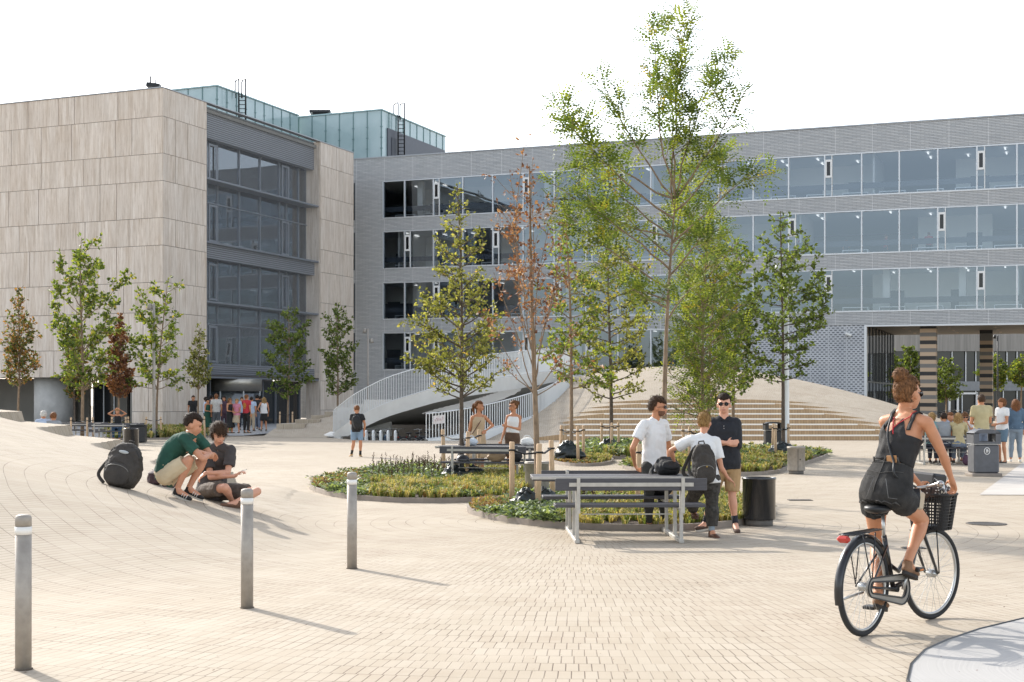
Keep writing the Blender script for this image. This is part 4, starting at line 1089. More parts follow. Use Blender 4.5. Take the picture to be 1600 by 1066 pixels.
def bag(px, d, w, h, seed, label):
    rs = random.Random(seed); c = gx(px, d); root = empty('watering_bag', c, 0, label, 'watering bag', 'black tree watering bags')
    mb = MB()
    from mathutils import noise as mn
    def fn(dv):
        p = dv * 2.2 + Vector((seed * 3.1, 0, 0)); a = mn.noise(p) * .35 + mn.noise(p * 2.6) * .22 + abs(mn.noise(p * 6)) * .16
        return .85 + a
    mb.ell((0, 0, h * .45), (w / 2, w / 2.6, h * .55), nu=36, nv=22, fn=fn)
    for v in mb.v:
        if v.z < .0: v.z = .0
        q = max(0, v.z / h); v.x *= 1.15 - .55 * q * q; v.y *= 1.15 - .55 * q * q
    mb.build('bag', mat('bag plastic', '222a2a', .32, 0, var=.35, vscale=14, bump=.5, bscale=22), root)
    mb = MB(); mb.tube([(-w * .2, -w * .15, h * .75), (0, -w * .25, h * .92), (w * .2, -w * .15, h * .75)], .012, 6); mb.build('strap', M('rubber tie'), root)
    return root
stakes([Vector((gx(437, 72).x, 72, .2)), Vector((gx(457, 72).x, 72, .2))], .95, 'pale stakes beside the green tree at the entrance', trunk=gx(450, 73))
bag(710, 28.6, .62, .42, 1, 'crumpled black watering bag left of the olive green tree trunk'); bag(738, 28.4, .7, .38, 2, 'crumpled black watering bag right of the olive green tree trunk')
bag(822, 21.2, .42, .36, 3, 'black watering bag left of the rust leaved tree trunk'); bag(852, 21.4, .44, .36, 4, 'black watering bag right of the rust leaved tree trunk')
bag(888, 38.2, .8, .62, 5, 'tall black watering bag under the slim yellow green tree')
bag(1222, 41.6, .8, .5, 6, 'black watering bag under the tiered dark green tree'); bag(951, 45.6, .7, .5, 7, 'black watering bag under the olive tree by the steps')
bag(241, 62.6, .7, .5, 8, 'black watering bag beside the tall lamp post')

# ---- planting beds
GR = [leaf_mat('grass straw', 'ada068', .3), leaf_mat('grass lime', '8a8e4c', .3), leaf_mat('grass green', '66733a', .3), leaf_mat('grass dry', '96774a', .25)]
CV = [leaf_mat('cover pale', '8b9a6a', .3), leaf_mat('cover green', '5f7048', .3), leaf_mat('cover dark', '3f4c33', .2), leaf_mat('seed head', '4b3a34', .1)]
def bed(name, front, backp, seed, dens, kinds, h=.3, kerb=True, bw=.009, lab=None):
    pts = G2(*front) + G2(*backp); cp = [Vector((x, y, 0)) for x, y in pts]; n = len(cp); sm_ = []
    for i in range(n):
        p0, p1, p2, p3 = cp[i-1], cp[i], cp[(i+1) % n], cp[(i+2) % n]
        for k in range(5):
            t = k / 5; sm_.append(.5 * ((2*p1) + (-p0+p2)*t + (2*p0-5*p1+4*p2-p3)*t*t + (-p0+3*p1-3*p2+p3)*t*t*t))
    poly = [(p.x, p.y) for p in sm_]; cx = sum(p[0] for p in poly)/len(poly); cy = sum(p[1] for p in poly)/len(poly)
    mb = MB(); mb.prism(poly, .004, .06); st(mb.build('soil', M('soil')))
    if kerb:
        vs = []; fs = []; m_ = len(sm_)
        for i, p in enumerate(sm_):
            t = (sm_[(i+1) % m_] - sm_[i-1]).normalized(); nr = Vector((t.y, -t.x, 0))
            if (p + nr * .1 - Vector((cx, cy, 0))).length < (p - Vector((cx, cy, 0))).length: nr = -nr
            for dn, z in ((0, .05), (0, .085), (.045, .085), (.05, 0)): vs.append(p + nr * dn + Vector((0, 0, z)))
        for i in range(m_):
            for a in range(3): fs.append((i*4+a, ((i+1) % m_)*4+a, ((i+1) % m_)*4+a+1, i*4+a+1))
        st(obj('kerb', vs, fs, M('kerb steel')))
    rs = random.Random(seed); x0 = min(p[0] for p in poly); x1 = max(p[0] for p in poly); y0 = min(p[1] for p in poly); y1 = max(p[1] for p in poly)
    area = (x1-x0)*(y1-y0); gv = []; gf = []; gi = []; cv = []; cf = []; ci = []
    from mathutils import noise as mn
    for k in range(int(area * dens)):
        x = rs.uniform(x0, x1); y = rs.uniform(y0, y1)
        if not inside(poly, x, y): continue
        kd = kinds(x, y, rs); bn_ = mn.noise(Vector((x * .9 + 40, y * .9, seed)))
        if bn_ > .38 and rs.random() < .8: continue
        if kd == 'grass' and mn.noise(Vector((x * .8, y * .8 + 30, seed))) > .30 and rs.random() < .5: kd = 'cover'
        hh = h * (.75 + .6 * mn.noise(Vector((x * 1.3, y * 1.3, seed))) + .25 * rs.random())
        if kd == 'grass' or kd == 'dry':
            pal_ = (5, 4, 2.4, .6) if kd == 'grass' else (1, .6, .8, 4); lean_ = rs.uniform(0, 6.28); tone = rs.choices((0, 1, 2, 3), pal_)[0]
            for b in range(15):
                a = rs.uniform(0, 6.28); L = hh * rs.uniform(.65, 1.25) * (.6 if kd == 'dry' else 1); out = L * rs.uniform(.2, .85)
                dx, dy = math.cos(a), math.sin(a); sx, sy = -dy * bw, dx * bw; bx = x + dx * .02; by = y + dy * .02
                p = [(bx, by, .05), (bx + dx*out*.35, by + dy*out*.35, .05 + L*.7), (bx + dx*out, by + dy*out, .05 + L * (1 - out/L*.5) * .92)]
                i0 = len(gv)
                gv += [(p[0][0]-sx, p[0][1]-sy, p[0][2]), (p[0][0]+sx, p[0][1]+sy, p[0][2]), (p[1][0]+sx, p[1][1]+sy, p[1][2]), (p[1][0]-sx, p[1][1]-sy, p[1][2]), p[2]]
                gf += [(i0, i0+1, i0+2, i0+3), (i0+3, i0+2, i0+4)]; t_ = tone if rs.random() < .7 else rs.choices((0, 1, 2, 3), pal_)[0]; gi += [t_, t_]
        else:
            nl = 26; top = hh * (.7 if kd == 'cover' else 1.25)
            for b in range(nl):
                a = rs.uniform(0, 6.28); r_ = .16 * math.sqrt(rs.random()); z = .05 + top * rs.uniform(.3, 1) * (1 - r_ * 2)
                q = Vector((x + math.cos(a)*r_, y + math.sin(a)*r_, z)); s_ = .035 * rs.uniform(.7, 1.4) * (1 if dens > 20 else 1.7)
                dv = Vector((math.cos(a), math.sin(a), rs.uniform(-.3, .8))).normalized(); sd = dv.cross(Vector((rs.gauss(0, .5), rs.gauss(0, .5), 1))).normalized()
                i0 = len(cv); cv += [q, q + dv*s_ - sd*s_*.6, q + dv*s_*2, q + dv*s_ + sd*s_*.6]; cf.append((i0, i0+1, i0+2, i0+3)); ci.append(rs.choices((0, 1, 2), (4, 4, 3))[0])
            if kd == 'flower':
                for b in range(2):
                    a = rs.uniform(0, 6.28); q = Vector((x + math.cos(a)*.1, y + math.sin(a)*.1, 0)); z = top * rs.uniform(1.1, 1.6); s_ = .013
                    i0 = len(cv); cv += [q + Vector((-.003, 0, .05)), q + Vector((.003, 0, .05)), q + Vector((.003, 0, z)), q + Vector((-.003, 0, z))]; cf.append((i0, i0+1, i0+2, i0+3)); ci.append(3)
                    for u_ in range(3):
                        c_ = q + Vector((rs.uniform(-.012, .012), rs.uniform(-.012, .012), z - u_ * .03)); i0 = len(cv)
                        cv += [c_ + Vector((-s_, 0, 0)), c_ + Vector((0, s_, -s_)), c_ + Vector((s_, 0, 0)), c_ + Vector((0, -s_, s_))]; cf.append((i0, i0+1, i0+2, i0+3)); ci.append(3)
    if gf: tag(obj('ornamental_grass', gv, gf, None, mats=GR, fm=gi), (lab or 'tufted yellow green ornamental grass') , 'grass', kind='stuff')
    if cf: tag(obj('ground_cover', cv, cf, None, mats=CV, fm=ci), 'leafy grey green ground cover ' + (lab or '').replace('ornamental grass ', ''), 'plants', kind='stuff')
def kA(x, y, rs):
    px = 800 + x / y * F; py = HZ + EYE / y * F
    if px < 575: return 'dry' if (py < 765 or px < 520) and rs.random() < .85 else 'cover'
    if px < 700 and py < 762: return 'flower' if rs.random() < .2 else 'cover'
    return 'grass'
bed('a', [(487, 762), (510, 773), (570, 782), (660, 786), (760, 783), (835, 775)], [(858, 755), (820, 742), (740, 736), (650, 737), (560, 742), (505, 751)], 1, 66, kA, .23, lab='ornamental grass in the large bed with the olive green tree')
def kB(x, y, rs):
    px = 800 + x / y * F; py = HZ + EYE / y * F
    if px < 800 and py < 806: return 'dry'
    if px < 880: return 'cover'
    if 890 < px < 960 and py < 800: return 'flower' if rs.random() < .2 else 'grass'
    return 'grass'
bed('b', [(734, 799), (760, 809), (830, 821), (930, 828), (1050, 829), (1130, 824), (1192, 812)], [(1190, 792), (1120, 779), (1010, 773), (900, 774), (810, 780), (755, 789)], 2, 84, kB, .20, lab='ornamental grass in the bed behind the front picnic table')
bed('c', [(862, 721), (880, 727), (915, 729), (948, 726)], [(955, 720), (930, 714), (890, 713)], 3, 30, lambda x, y, r: 'grass' if x > 2.2 else 'dry', .16, bw=.014, lab='ornamental grass in the small round bed behind the bins')
bed('d', [(905, 711), (930, 716), (985, 718)], [(1010, 712), (990, 698), (940, 694), (912, 701)], 4, 16, lambda x, y, r: 'cover' if y > 41.5 else 'grass', .42, bw=.016, lab='ornamental grass at the foot of the olive tree by the steps')
bed('e', [(975, 731), (1000, 736), (1060, 742), (1140, 744), (1205, 741), (1232, 733)], [(1286, 716), (1280, 709), (1200, 702), (1120, 702), (1040, 710), (990, 722)], 5, 15, lambda x, y, r: 'cover' if y > 40 and r.random() < .6 else 'grass', .24, bw=.018, lab='ornamental grass in the bed in front of the wide steps')
bed('f', [(165, 686), (240, 687), (300, 685), (352, 681)], [(356, 674), (300, 669), (230, 667), (175, 669)], 6, 9, lambda x, y, r: 'grass' if r.random() < .8 else 'cover', .42, bw=.026, kerb=True, lab='ornamental grass in the bed in front of the travertine building')
# ================================================================ street furniture
def bollard(px, py, label):
    p = G(px, py); root = empty('bollard', p, 0, label, 'bollard', 'steel bollards on the paving')
    mb = MB(); mb.lathe([(.050, 0), (.050, .85)], 28); mb.lathe([(.050, .895), (.050, .952), (.044, .966), (.025, .973), (0, .974)], 28); mb.build('post', M('galvanised'), root)
    mb = MB(); mb.lathe([(.0515, .848), (.0515, .897)], 28); mb.build('reflective_band', mat('band white', 'e6e4df', .5, var=.06), root)
    mb = MB(); mb.lathe([(.058, 0), (.058, .006), (.05, .008)], 24); mb.build('base_joint', mat('dirt joint', '5d5348', .95), root)
bollard(36.5, 1046, 'nearest steel bollard, at the left edge of the paving'); bollard(386, 950, 'middle steel bollard, in front of the two sitting boys'); bollard(550, 888.5, 'farthest steel bollard, left of the planting beds')

def picnic(c, rz, label, Lb=1.8, Lt=2.1, toff=-.08):
    root = empty('picnic_table', c, rz, label, 'picnic table', 'dark slatted picnic tables with galvanised frames')
    B = M('charcoal board'); Gv = M('bench steel')
    mb = MB(); mb.box((toff, -.19, .735), (Lt, .36, .045), bev=.006); mb.box((toff, .19, .735), (Lt, .36, .045), bev=.006); mb.build('tabletop', B, root)
    mb = MB(); mb.box((toff, -.378, .745), (Lt, .012, .03)); mb.build('edge_strip', Gv, root)
    for s in (-1, 1):
        mb = MB(); mb.box((.02 if s < 0 else -.06, s * .79, .44), (Lb, .15, .04), bev=.006); mb.box((.02 if s < 0 else -.06, s * .62, .44), (Lb, .15, .04), bev=.006); mb.build('seat', B, root)
        mb = MB(); mb.box((.02 if s < 0 else -.06, s * .945, .70), (Lb, .035, .145), bev=.006); mb.build('backrest', B, root)
        mb = MB(); mb.box((.02 if s < 0 else -.06, s * .97, .70), (Lb * .82, .012, .045)); mb.box((0, s * .70, .33), (Lb * .6, .014, .014)); mb.build('stay', Gv, root)
    for x in (-.62, .62):
        mb = MB(); mb.box((x, 0, .025), (.06, 1.9, .05), bev=.008)
        for y, h in ((-.905, .76), (-.38, .71), (.38, .71), (.905, .76)):
            mb.box((x, y, h / 2 + .02), (.042, .045, h - .02), bev=.006)
        for s in (-1, 1): mb.box((x, s * .69, .405), (.05, .45, .03)); mb.box((x + .012, s * .983, .57), (.04, .012, .42))
        mb.box((x, 0, .70), (.05, .8, .03)); mb.build('leg_frame', Gv, root)
    return root
picnic((1.37, 17.25, 0), R(1.4), 'front picnic table with backrests, nearest of all, a rucksack on its end')
picnic((-.42, 28.8, 0), R(-12), 'picnic table behind the olive green tree where the two women stand')
picnic(gx(1468, 37.6), R(-4), 'picnic table at right behind the cyclist with five people around it')
picnic(gx(128, 60.5), R(-3), 'left picnic table in front of the travertine building, nobody on it'); picnic(gx(183, 58), R(-5), 'picnic table under the brick red tree with the woman holding her head')

def round_bin(c, r, h, m, label, seam=False):
    root = empty('litter_bin', c, 0, label, 'litter bin')
    mb = MB(); mb.lathe([(r * .84, 0), (r * .84, .09), (r * .8, .1)], 36); mb.build('plinth', mat('bin plinth', '6d6a66', .8, var=.2), root)
    mb = MB(); mb.lathe([(r * .98, .085), (r, .1), (r, h - .03), (r * 1.04, h - .028), (r * 1.05, h - .012), (r * 1.02, h), (r * .93, h), (r * .93, h - .12), (0, h - .13)], 48); mb.build('body', m, root)
    if seam:
        mb = MB(); mb.box((.0, -r - .001, h * .52), (.008, .012, h * .8)); mb.box((.05, -r - .0, h * .55), (.02, .014, .03)); mb.build('door_seam', M('dark metal'), root)
        mb = MB(); mb.lathe([(r * 1.03, h), (r * 1.03, h + .012), (r * .5, h + .02), (r * .5, h), (r * .49, h - .01), (0, h - .01)], 36); mb.build('lid', M('galvanised'), root)
BB = mat('black enamel', '202124', .25, .1, var=.5, vscale=3, stretch=(4, 4, .5), bump=.06, bscale=12, coat=.5)
round_bin(gx(1186, 18.7), .222, .655, BB, 'glossy black cylindrical bin beside the man in the black shirt')
round_bin(gx(1244, 32), .205, .63, M('galvanised'), 'galvanised cylindrical bin at the end of the grass bed', True)
round_bin(gx(839, 24.6), .215, .60, M('galvanised'), 'galvanised cylindrical bin behind the rust leaved tree', True)
round_bin(gx(205, 48.5), .26, .74, BB, 'black cylindrical bin behind the big rucksack')
cb = empty('crate', gx(216, 56.5), 0, 'black box shaped container behind the black cylindrical bin', 'container')
mb = MB(); mb.box((0, 0, .36), (.62, .6, .68), .1, bev=.03); mb.build('body', M('black plastic'), cb); mb = MB(); mb.box((0, 0, .72), (.68, .64, .05), .1, bev=.015); mb.build('lid', M('black plastic'), cb)
def hooded_bin(c, w, h, d, label, m, rz=0, logo=True):
    root = empty('hooded_bin', c, rz, label, 'hooded bin')
    def prof(z0, z1, ww):
        return
    mb = MB(); mb.box((0, 0, .035), (w * 1.12, d * 1.1, .07), bev=.01); mb.build('base_plate', M('kerb steel'), root)
    mb = MB(); mb.box((0, 0, .07 + (h * .68 - .07) / 2), (w * .95, d * .95, h * .68 - .07), bev=.035); mb.build('body', m, root)
    mb = MB(); z0 = h * .69; T = .035
    n = 12; arc = [(-w/2 + w * i / n, h - .075 * ((2 * i / n - 1) ** 4) - .012 * (2 * i / n - 1) ** 2) for i in range(n + 1)]
    for s in (-1, 1):
        y = s * (d / 2)
        mb.hexa([(-w/2, y - T/2, z0), (w/2, y - T/2, z0), (w/2, y + T/2, z0), (-w/2, y + T/2, z0), (-w/2, y - T/2, z0 + .05), (w/2, y - T/2, z0 + .05), (w/2, y + T/2, z0 + .05), (-w/2, y + T/2, z0 + .05)])
        for a, b in ((-w/2, -w * .31), (w * .31, w/2)): mb.box(((a+b)/2, y, z0 + .05 + .1), (b - a, T, .2))
        for i in range(n):
            (x0, t0), (x1, t1) = arc[i], arc[i+1]; zb_ = z0 + .235 + 0
            if True: mb.hexa([(x0, y - T/2, zb_), (x1, y - T/2, zb_), (x1, y + T/2, zb_), (x0, y + T/2, zb_), (x0, y - T/2, t0), (x1, y - T/2, t1), (x1, y + T/2, t1), (x0, y + T/2, t0)])
    for s in (-1, 1): mb.box((s * (w/2 - T/2), 0, z0 + .12), (T, d, .24))
    for i in range(n):
        (x0, t0), (x1, t1) = arc[i], arc[i+1]
        mb.hexa([(x0, -d/2, t0 - .03), (x1, -d/2, t1 - .03), (x1, d/2, t1 - .03), (x0, d/2, t0 - .03), (x0, -d/2, t0), (x1, -d/2, t1), (x1, d/2, t1), (x0, d/2, t0)])
    mb.build('hood', m, root)
    mb = MB(); mb.box((0, 0, h * .68 + .004), (w * .99, d * .99, .012)); mb.build('trim', M('painted steel'), root)
    if logo:
        y = -d * .475 - .004; zc = h * .54
        mb = MB(); 
        ring = [(.0 + .062 * math.cos(q), y, zc + .075 * math.sin(q)) for q in [k * math.pi / 14 for k in range(28)]]
        mb.tube(ring, .0085, 6, closed=True)
        mb.tube([(-.006, y, zc + .045), (-.012, y, zc), (-.006, y, zc - .045)], .009, 6); mb.tube([(0, y, zc + .035), (.022, y, zc + .005), (.012, y, zc - .03)], .012, 6)
        mb.build('emblem', mat('emblem white', 'e4e2de', .5), root)
    return root
GB = mat('grey bin plastic', '56575b', .5, 0, var=.12, vscale=8, bump=.06, bscale=120)
hooded_bin(gx(1536.5, 31.2), .6, 1.06, .5, 'grey hooded bin with a round white emblem in front of three standing people', GB)
hooded_bin(gx(1208, 50), .66, .95, .5, 'dark hooded bin left of the light pole in front of the wide steps', M('black plastic'), logo=False)
def lamp_post(c, h, label, r=.06, m=None, heads=2):
    root = empty('lamp_post', c, 0, label, 'lamp post'); m = m or M('galvanised')
    mb = MB(); mb.lathe([(r * 1.6, 0), (r * 1.6, .04), (r, .05), (r * .95, h * .3), (r * .75, h), (r * .3, h + .02), (0, h + .02)], 16); mb.build('pole', m, root)
    for k in range(heads):
        a = 2.6 - k * 2.0; z = h - .12 - .62 * k
        hd = MB(); q = Vector((math.cos(a) * .24, math.sin(a) * .24, z))
        mt = Matrix.Rotation(R(35), 3, 'Y')
        hd.tube([(0, 0, z + .05), (math.cos(a) * .12, math.sin(a) * .12, z + .07), tuple(q)], .022, 6)
        hd.tube([q + Vector((0, 0, .14)), q + Vector((0, 0, .1)), q, q - Vector((math.cos(a) * -.03, math.sin(a) * -.03, .16))], [.05, .1, .12, .14], 14)
        o = hd.build('lamp_head', m, root)
        le = MB(); le.ell(q - Vector((0, 0, .15)), (.12, .12, .03), nu=12, nv=6); le.build('lens', mat('lamp lens', 'c9ced2', .15), o)
    return root
lamp_post(gx(240.5, 62.0), 6.1, 'tall galvanised lamp post in front of the travertine corner', .075)
lamp_post(Vector(((575 - 800) / F * 86, 86, .2)), 6.05, 'lamp post rising behind the bridge railing against the dark brick', .085)
lamp_post(gx(1228, 43.2), 6.0, 'pale steel light pole in the tiered tree right of the steps', .11, M('painted steel'))
lamp_post(Vector(((1559 - 800) / F * 112, 112, 0)), 7.1, 'thin black lamp post inside the passage', .07, M('dark metal'), 1)
def cover(px, py, rx, ry, label, sq=False):
    p = G(px, py); root = empty('manhole_cover', p, 0, label, 'manhole cover')
    mb = MB()
    if sq: mb.box((0, 0, .006), (rx * 2, ry * 2, .008), bev=.002)
    else: mb.lathe([(rx, 0), (rx, .010), (rx * .9, .011), (rx * .88, .007), (0, .007)], 40)
    mb.build('lid', mat('cast iron', '5d5750', .7, .4, var=.25, vscale=18, bump=.4, bscale=60), root)
    mb = MB()
    for k in range(-4, 5):
        if sq: mb.box((k * rx * .2, 0, .012), (.012, ry * 1.6, .004))
        else: mb.box((k * rx * .18, 0, .009), (.012, 2 * ry * math.sqrt(max(.05, .7 - (k * .18) ** 2)), .004))
    mb.build('grating', M('dark metal'), root)
cover(1541, 819, .27, .27, 'round cast iron cover at the right edge behind the bicycle'); cover(1250, 782, .20, .12, 'small rectangular drain right of the black bin', True); cover(597, 729, .32, .32, 'round cast iron cover on the far paving near the man with the phone')
cover(1428, 857, .13, .09, 'small rectangular drain beside the bicycle wheel', True)

# ---------------------------------------------------------------- bicycles
def bicycle(loc, rz, label, hero=False, body='bike black', group=None, steer=0):
    root = empty('bicycle', loc, rz, label, 'bicycle', group)
    if not hero and '_proto' in globals() and _proto.get(body):
        pr_ = _proto[body]
        for ch in list(pr_.children): copy_tree(ch, root)
        return root
    m = M(body); WBs = 1.06; RR = .335
    def arc(cx, cz, r, a0, a1, n=20): return [(cx + r * math.cos(R(a0 + (a1 - a0) * k / n)), 0, cz + r * math.sin(R(a0 + (a1 - a0) * k / n))) for k in range(n + 1)]
    def wheel(cx, xf=None):
        w_ = empty('wheel', (cx, 0, .355), 0); w_.parent = root
        if xf: w_.rotation_euler = (0, 0, xf)
        mb = MB(); mb.tube(arc(0, 0, RR, 0, 360, 48 if hero else 24)[:-1], .021, 10 if hero else 6, closed=True); mb.build('tyre', M('tyre rubber'), w_)
        mb = MB(); mb.tube(arc(0, 0, RR - .024, 0, 360, 48 if hero else 24)[:-1], .012, 8 if hero else 5, closed=True); mb.build('rim', M('rim alloy'), w_)
        mb = MB(); ns = 32 if hero else 12
        for k in range(ns):
            a = 2 * math.pi * k / ns; b = a + (.5 if k % 4 < 2 else -.5); sd = .03 if k % 2 else -.03
            mb.tube([(.022 * math.cos(b), sd, .022 * math.sin(b)), ((RR - .03) * math.cos(a), 0, (RR - .03) * math.sin(a))], .0014 if hero else .003, 4, cap=False)
        mb.build('spokes', M('rim alloy'), w_)
        mb = MB(); mb.tube([(0, -.05, 0), (0, -.028, 0), (0, .028, 0), (0, .05, 0)], [.012, .032, .032, .012], 12); mb.build('hub', M('rim alloy'), w_)
    wheel(0); wheel(WBs, steer)
    bb = (.44, 0, .30); head = Vector((.80, 0, .80)); headb = Vector((.855, 0, .62)); seatt = Vector((.30, 0, .70))
    mb = MB(); mb.tube([head, headb], .022, 12)
    mb.tube([headb + Vector((-.01, 0, .03)), (.70, 0, .40), (.60, 0, .33), bb], .021, 10); mb.tube([head - Vector((-.01, 0, .05)), (.66, 0, .52), (.52, 0, .42), (.385, 0, .48)], .017, 10)
    mb.tube([bb, seatt], .019, 10); mb.tube([(bb[0], -.04, bb[2]), (bb[0], .04, bb[2])], .026, 10)
    for s in (-1, 1):
        mb.tube([(bb[0] - .02, s * .03, bb[2]), (.0, s * .06, .355)], .010, 6); mb.tube([(.315, s * .02, .63), (.0, s * .06, .355)], .008, 6)
    mb.build('frame', m, root)
    fk = empty('fork', (WBs, 0, .355), steer) ; fk.parent = root
    mb = MB()
    for s in (-1, 1): mb.tube([(0, s * .055, 0), (-.07, s * .055, .13), (-.16, s * .05, .30), (-.195, s * .02, .345)], [.009, .012, .014, .015], 8)
    mb.tube([(-.195, -.05, .345), (-.195, .05, .345)], .016, 8); mb.build('blades', m, fk)
    mb = MB(); mb.tube([(.30, 0, .66), (.285, 0, .86)], .013, 10); mb.build('seat_post', M('rim alloy'), root)
    mb = MB(); mb.ell((.20, 0, .905), (.11, .095, .04), nu=16, nv=8); mb.tube([(.22, 0, .905), (.34, 0, .905), (.42, 0, .90)], [.06, .035, .02], 10)
    for v in mb.v: v.z = min(v.z, .93)
    mb.tube([(.16, -.03, .86), (.3, -.02, .86)], .005, 5); mb.tube([(.16, .03, .86), (.3, .02, .86)], .005, 5); mb.build('saddle', M('black plastic'), root)
    mb = MB(); mb.tube([head, head + Vector((-.035, 0, .17)), head + Vector((-.03, 0, .22))], .013, 8)
    c0 = head + Vector((-.02, 0, .23)); bar = [c0 + Vector((-.20, -.31, -.01)), c0 + Vector((-.10, -.28, .01)), c0 + Vector((.02, -.2, .04)), c0 + Vector((.05, -.08, .01)), c0, c0 + Vector((.05, .08, .01)), c0 + Vector((.02, .2, .04)), c0 + Vector((-.10, .28, .01)), c0 + Vector((-.20, .31, -.01))]
    mb.tube(catmull([Vector(b) for b in bar], 5), .011, 8); mb.build('handlebar', M('rim alloy'), root)
    mb = MB()
    for s in (0, -1): mb.tube([bar[s], (Vector(bar[s]) + Vector(bar[1 if s == 0 else -2])) / 2 + Vector((.0, 0, 0))], .017, 10)
    mb.build('grip', M('black plastic'), root)
    mg = MB()
    def guard(cx, a0, a1):
        n = 22; vs = []; fs = []
        for k in range(n + 1):
            a = R(a0 + (a1 - a0) * k / n); dr = Vector((math.cos(a), 0, math.sin(a)))
            for y, r_ in ((-.030, RR + .028), (-.02, RR + .042), (.02, RR + .042), (.030, RR + .028)): p = Vector((cx, 0, .355)) + dr * r_; vs.append((p.x, y, p.z))
        for k in range(n):
            for q in range(3): fs.append((k*4+q, (k+1)*4+q, (k+1)*4+q+1, k*4+q+1))
        mg.add(vs, fs, True)
    guard(0, 20, 195); mg.build('mudguard', m, root); mg = MB(); guard(WBs, 60, 150); mg.build('mudguard', m, root)
    for x0 in ((-.05, .0), (.0,),):
        pass
    mb = MB(); zr = .745
    for y in (-.06, -.02, .02, .06): mb.tube([(-.24, y, zr), (.22, y * .6, zr + .01)], .005 if hero else .007, 5)
    mb.tube([(-.24, -.06, zr), (-.27, 0, zr), (-.24, .06, zr)], .006, 5); mb.tube([(-.02, -.06, zr), (-.02, .06, zr)], .005, 5)
    for s in (-1, 1): mb.tube([(-.12, s * .06, zr), (0, s * .065, .37)], .005, 5); mb.tube([(.06, s * .06, zr), (0, s * .065, .37)], .005, 5)
    mb.build('rear_rack', m, root)
    cg = MB(); y = -.055; t = .02
    if hero:
        def band(p0, p1, p2, p3): cg.hexa([(p0[0], y - t, p0[1]), (p1[0], y - t, p1[1]), (p1[0], y, p1[1]), (p0[0], y, p0[1]), (p3[0], y - t, p3[1]), (p2[0], y - t, p2[1]), (p2[0], y, p2[1]), (p3[0], y, p3[1])])
        n = 18
        outer = []; inner = []
        rad = [(.0, .355, .062), (.44, .30, .108)]
        def tangent(r0, r1):
            return
        op = [(0 + .07 * math.cos(R(a)), .355 + .07 * math.sin(R(a))) for a in range(105, 266, 20)] + [(.44 + .112 * math.cos(R(a)), .30 + .112 * math.sin(R(a))) for a in range(-95, 96, 19)]
        ip = [(0 + .045 * math.cos(R(a)) + .01, .355 + .042 * math.sin(R(a))) for a in range(105, 266, 20)] + [(.44 + .062 * math.cos(R(a)), .30 + .062 * math.sin(R(a))) for a in range(-95, 96, 19)]
        k_ = len(op)
        for i in range(k_): band(op[i], op[(i+1) % k_], ip[(i+1) % k_], ip[i])
        o = cg.build('chain_guard', mat('guard grey', '86827b', .45, .1, var=.15), root)
        mb = MB()
        ie = [(q[0] * .985 + .004, q[1]) for q in ip]
        mb.tube([(q[0], y - t - .001, q[1]) for q in op], .007, 5, closed=True); mb.tube([(q[0], y - t - .001, q[1]) for q in ip], .007, 5, closed=True); mb.build('guard_edge', M('black plastic'), o)
    else:
        cg.tube([(0, y, .355), (.22, y, .33), (.44, y, .30)], [.03, .045, .06], 8); cg.build('chain_guard', M('black plastic'), root)
    ca_ = R(62)
    for s, a in ((-1, ca_), (1, ca_ + math.pi)):
        mb = MB(); e = Vector((bb[0] + .165 * math.cos(a), s * .085, bb[2] + .165 * math.sin(a))); mb.tube([(bb[0], s * .08, bb[2]), e], [.014, .011], 8); mb.build('crank', M('rim alloy'), root)
    for s, a in ((-1, ca_), (1, ca_ + math.pi)):
        e = Vector((bb[0] + .165 * math.cos(a), s * .14, bb[2] + .165 * math.sin(a))); p_ = MB(); p_.box(e, (.09, .095, .028), bev=.006); pd = p_.build('pedal', M('black plastic'), root)
        q_ = MB(); q_.box(e + Vector((0, s * .049, 0)), (.05, .004, .012)); q_.build('reflector', mat('amber', 'c9742e', .3), pd)
    mb = MB(); mb.box((-.285, 0, .715), (.05, .10, .05), bev=.018); mb.build('tail_light', mat('red lens', 'b0382f', .2), root)
    mb = MB(); mb.tube([(.16, .05, .29), (.12, .10, .06)] if not hero else [(.10, .06, .30), (-.16, .09, .27)], .01, 6); mb.build('kickstand', M('rim alloy'), root)
    if hero:
        mb = MB(); n = 12; cx, cy, z0, z1 = 1.06, 0, .70, .965
        def ringp(z, k):
            return [(cx + (.13 * k) * (1 if abs(math.cos(q)) > .01 else 1) * math.copysign(abs(math.cos(q)) ** .5, math.cos(q)), cy + (.17 * k) * math.copysign(abs(math.sin(q)) ** .5, math.sin(q)), z) for q in [2 * math.pi * j / 56 + .03 for j in range(56)]]
        for j in range(12):
            z = z0 + (z1 - z0) * j / 11; mb.tube(ringp(z, .80 + .22 * j / 11), .0045, 5, closed=True)
        a = ringp(z0, .80); b = ringp(z1, 1.02)
        for i in range(56): mb.tube([a[i], b[i]], .0052, 5, cap=False)
        mb.tube(ringp(z1 + .006, 1.03), .011, 7, closed=True); mb.prism([(p[0], p[1]) for p in a[::2]], z0 - .004, z0 + .002); mb.build('basket', mat('basket black', '232222', .6, bump=.3, bscale=160), root)
        mb = MB(); mb.tube([head + Vector((.0, .02, .2)), (.95, .05, 1.0), (.98, .10, .86), (1.0, .1, .72)], .004, 5); mb.tube([bar[2], (.9, -.1, 1.1), (.93, -.03, .9), (.87, 0, .66)], .004, 5); mb.tube([bar[-3], (.9, .12, 1.1), (.92, .04, .88), (.87, 0, .64)], .004, 5); mb.build('cable', M('black plastic'), root)
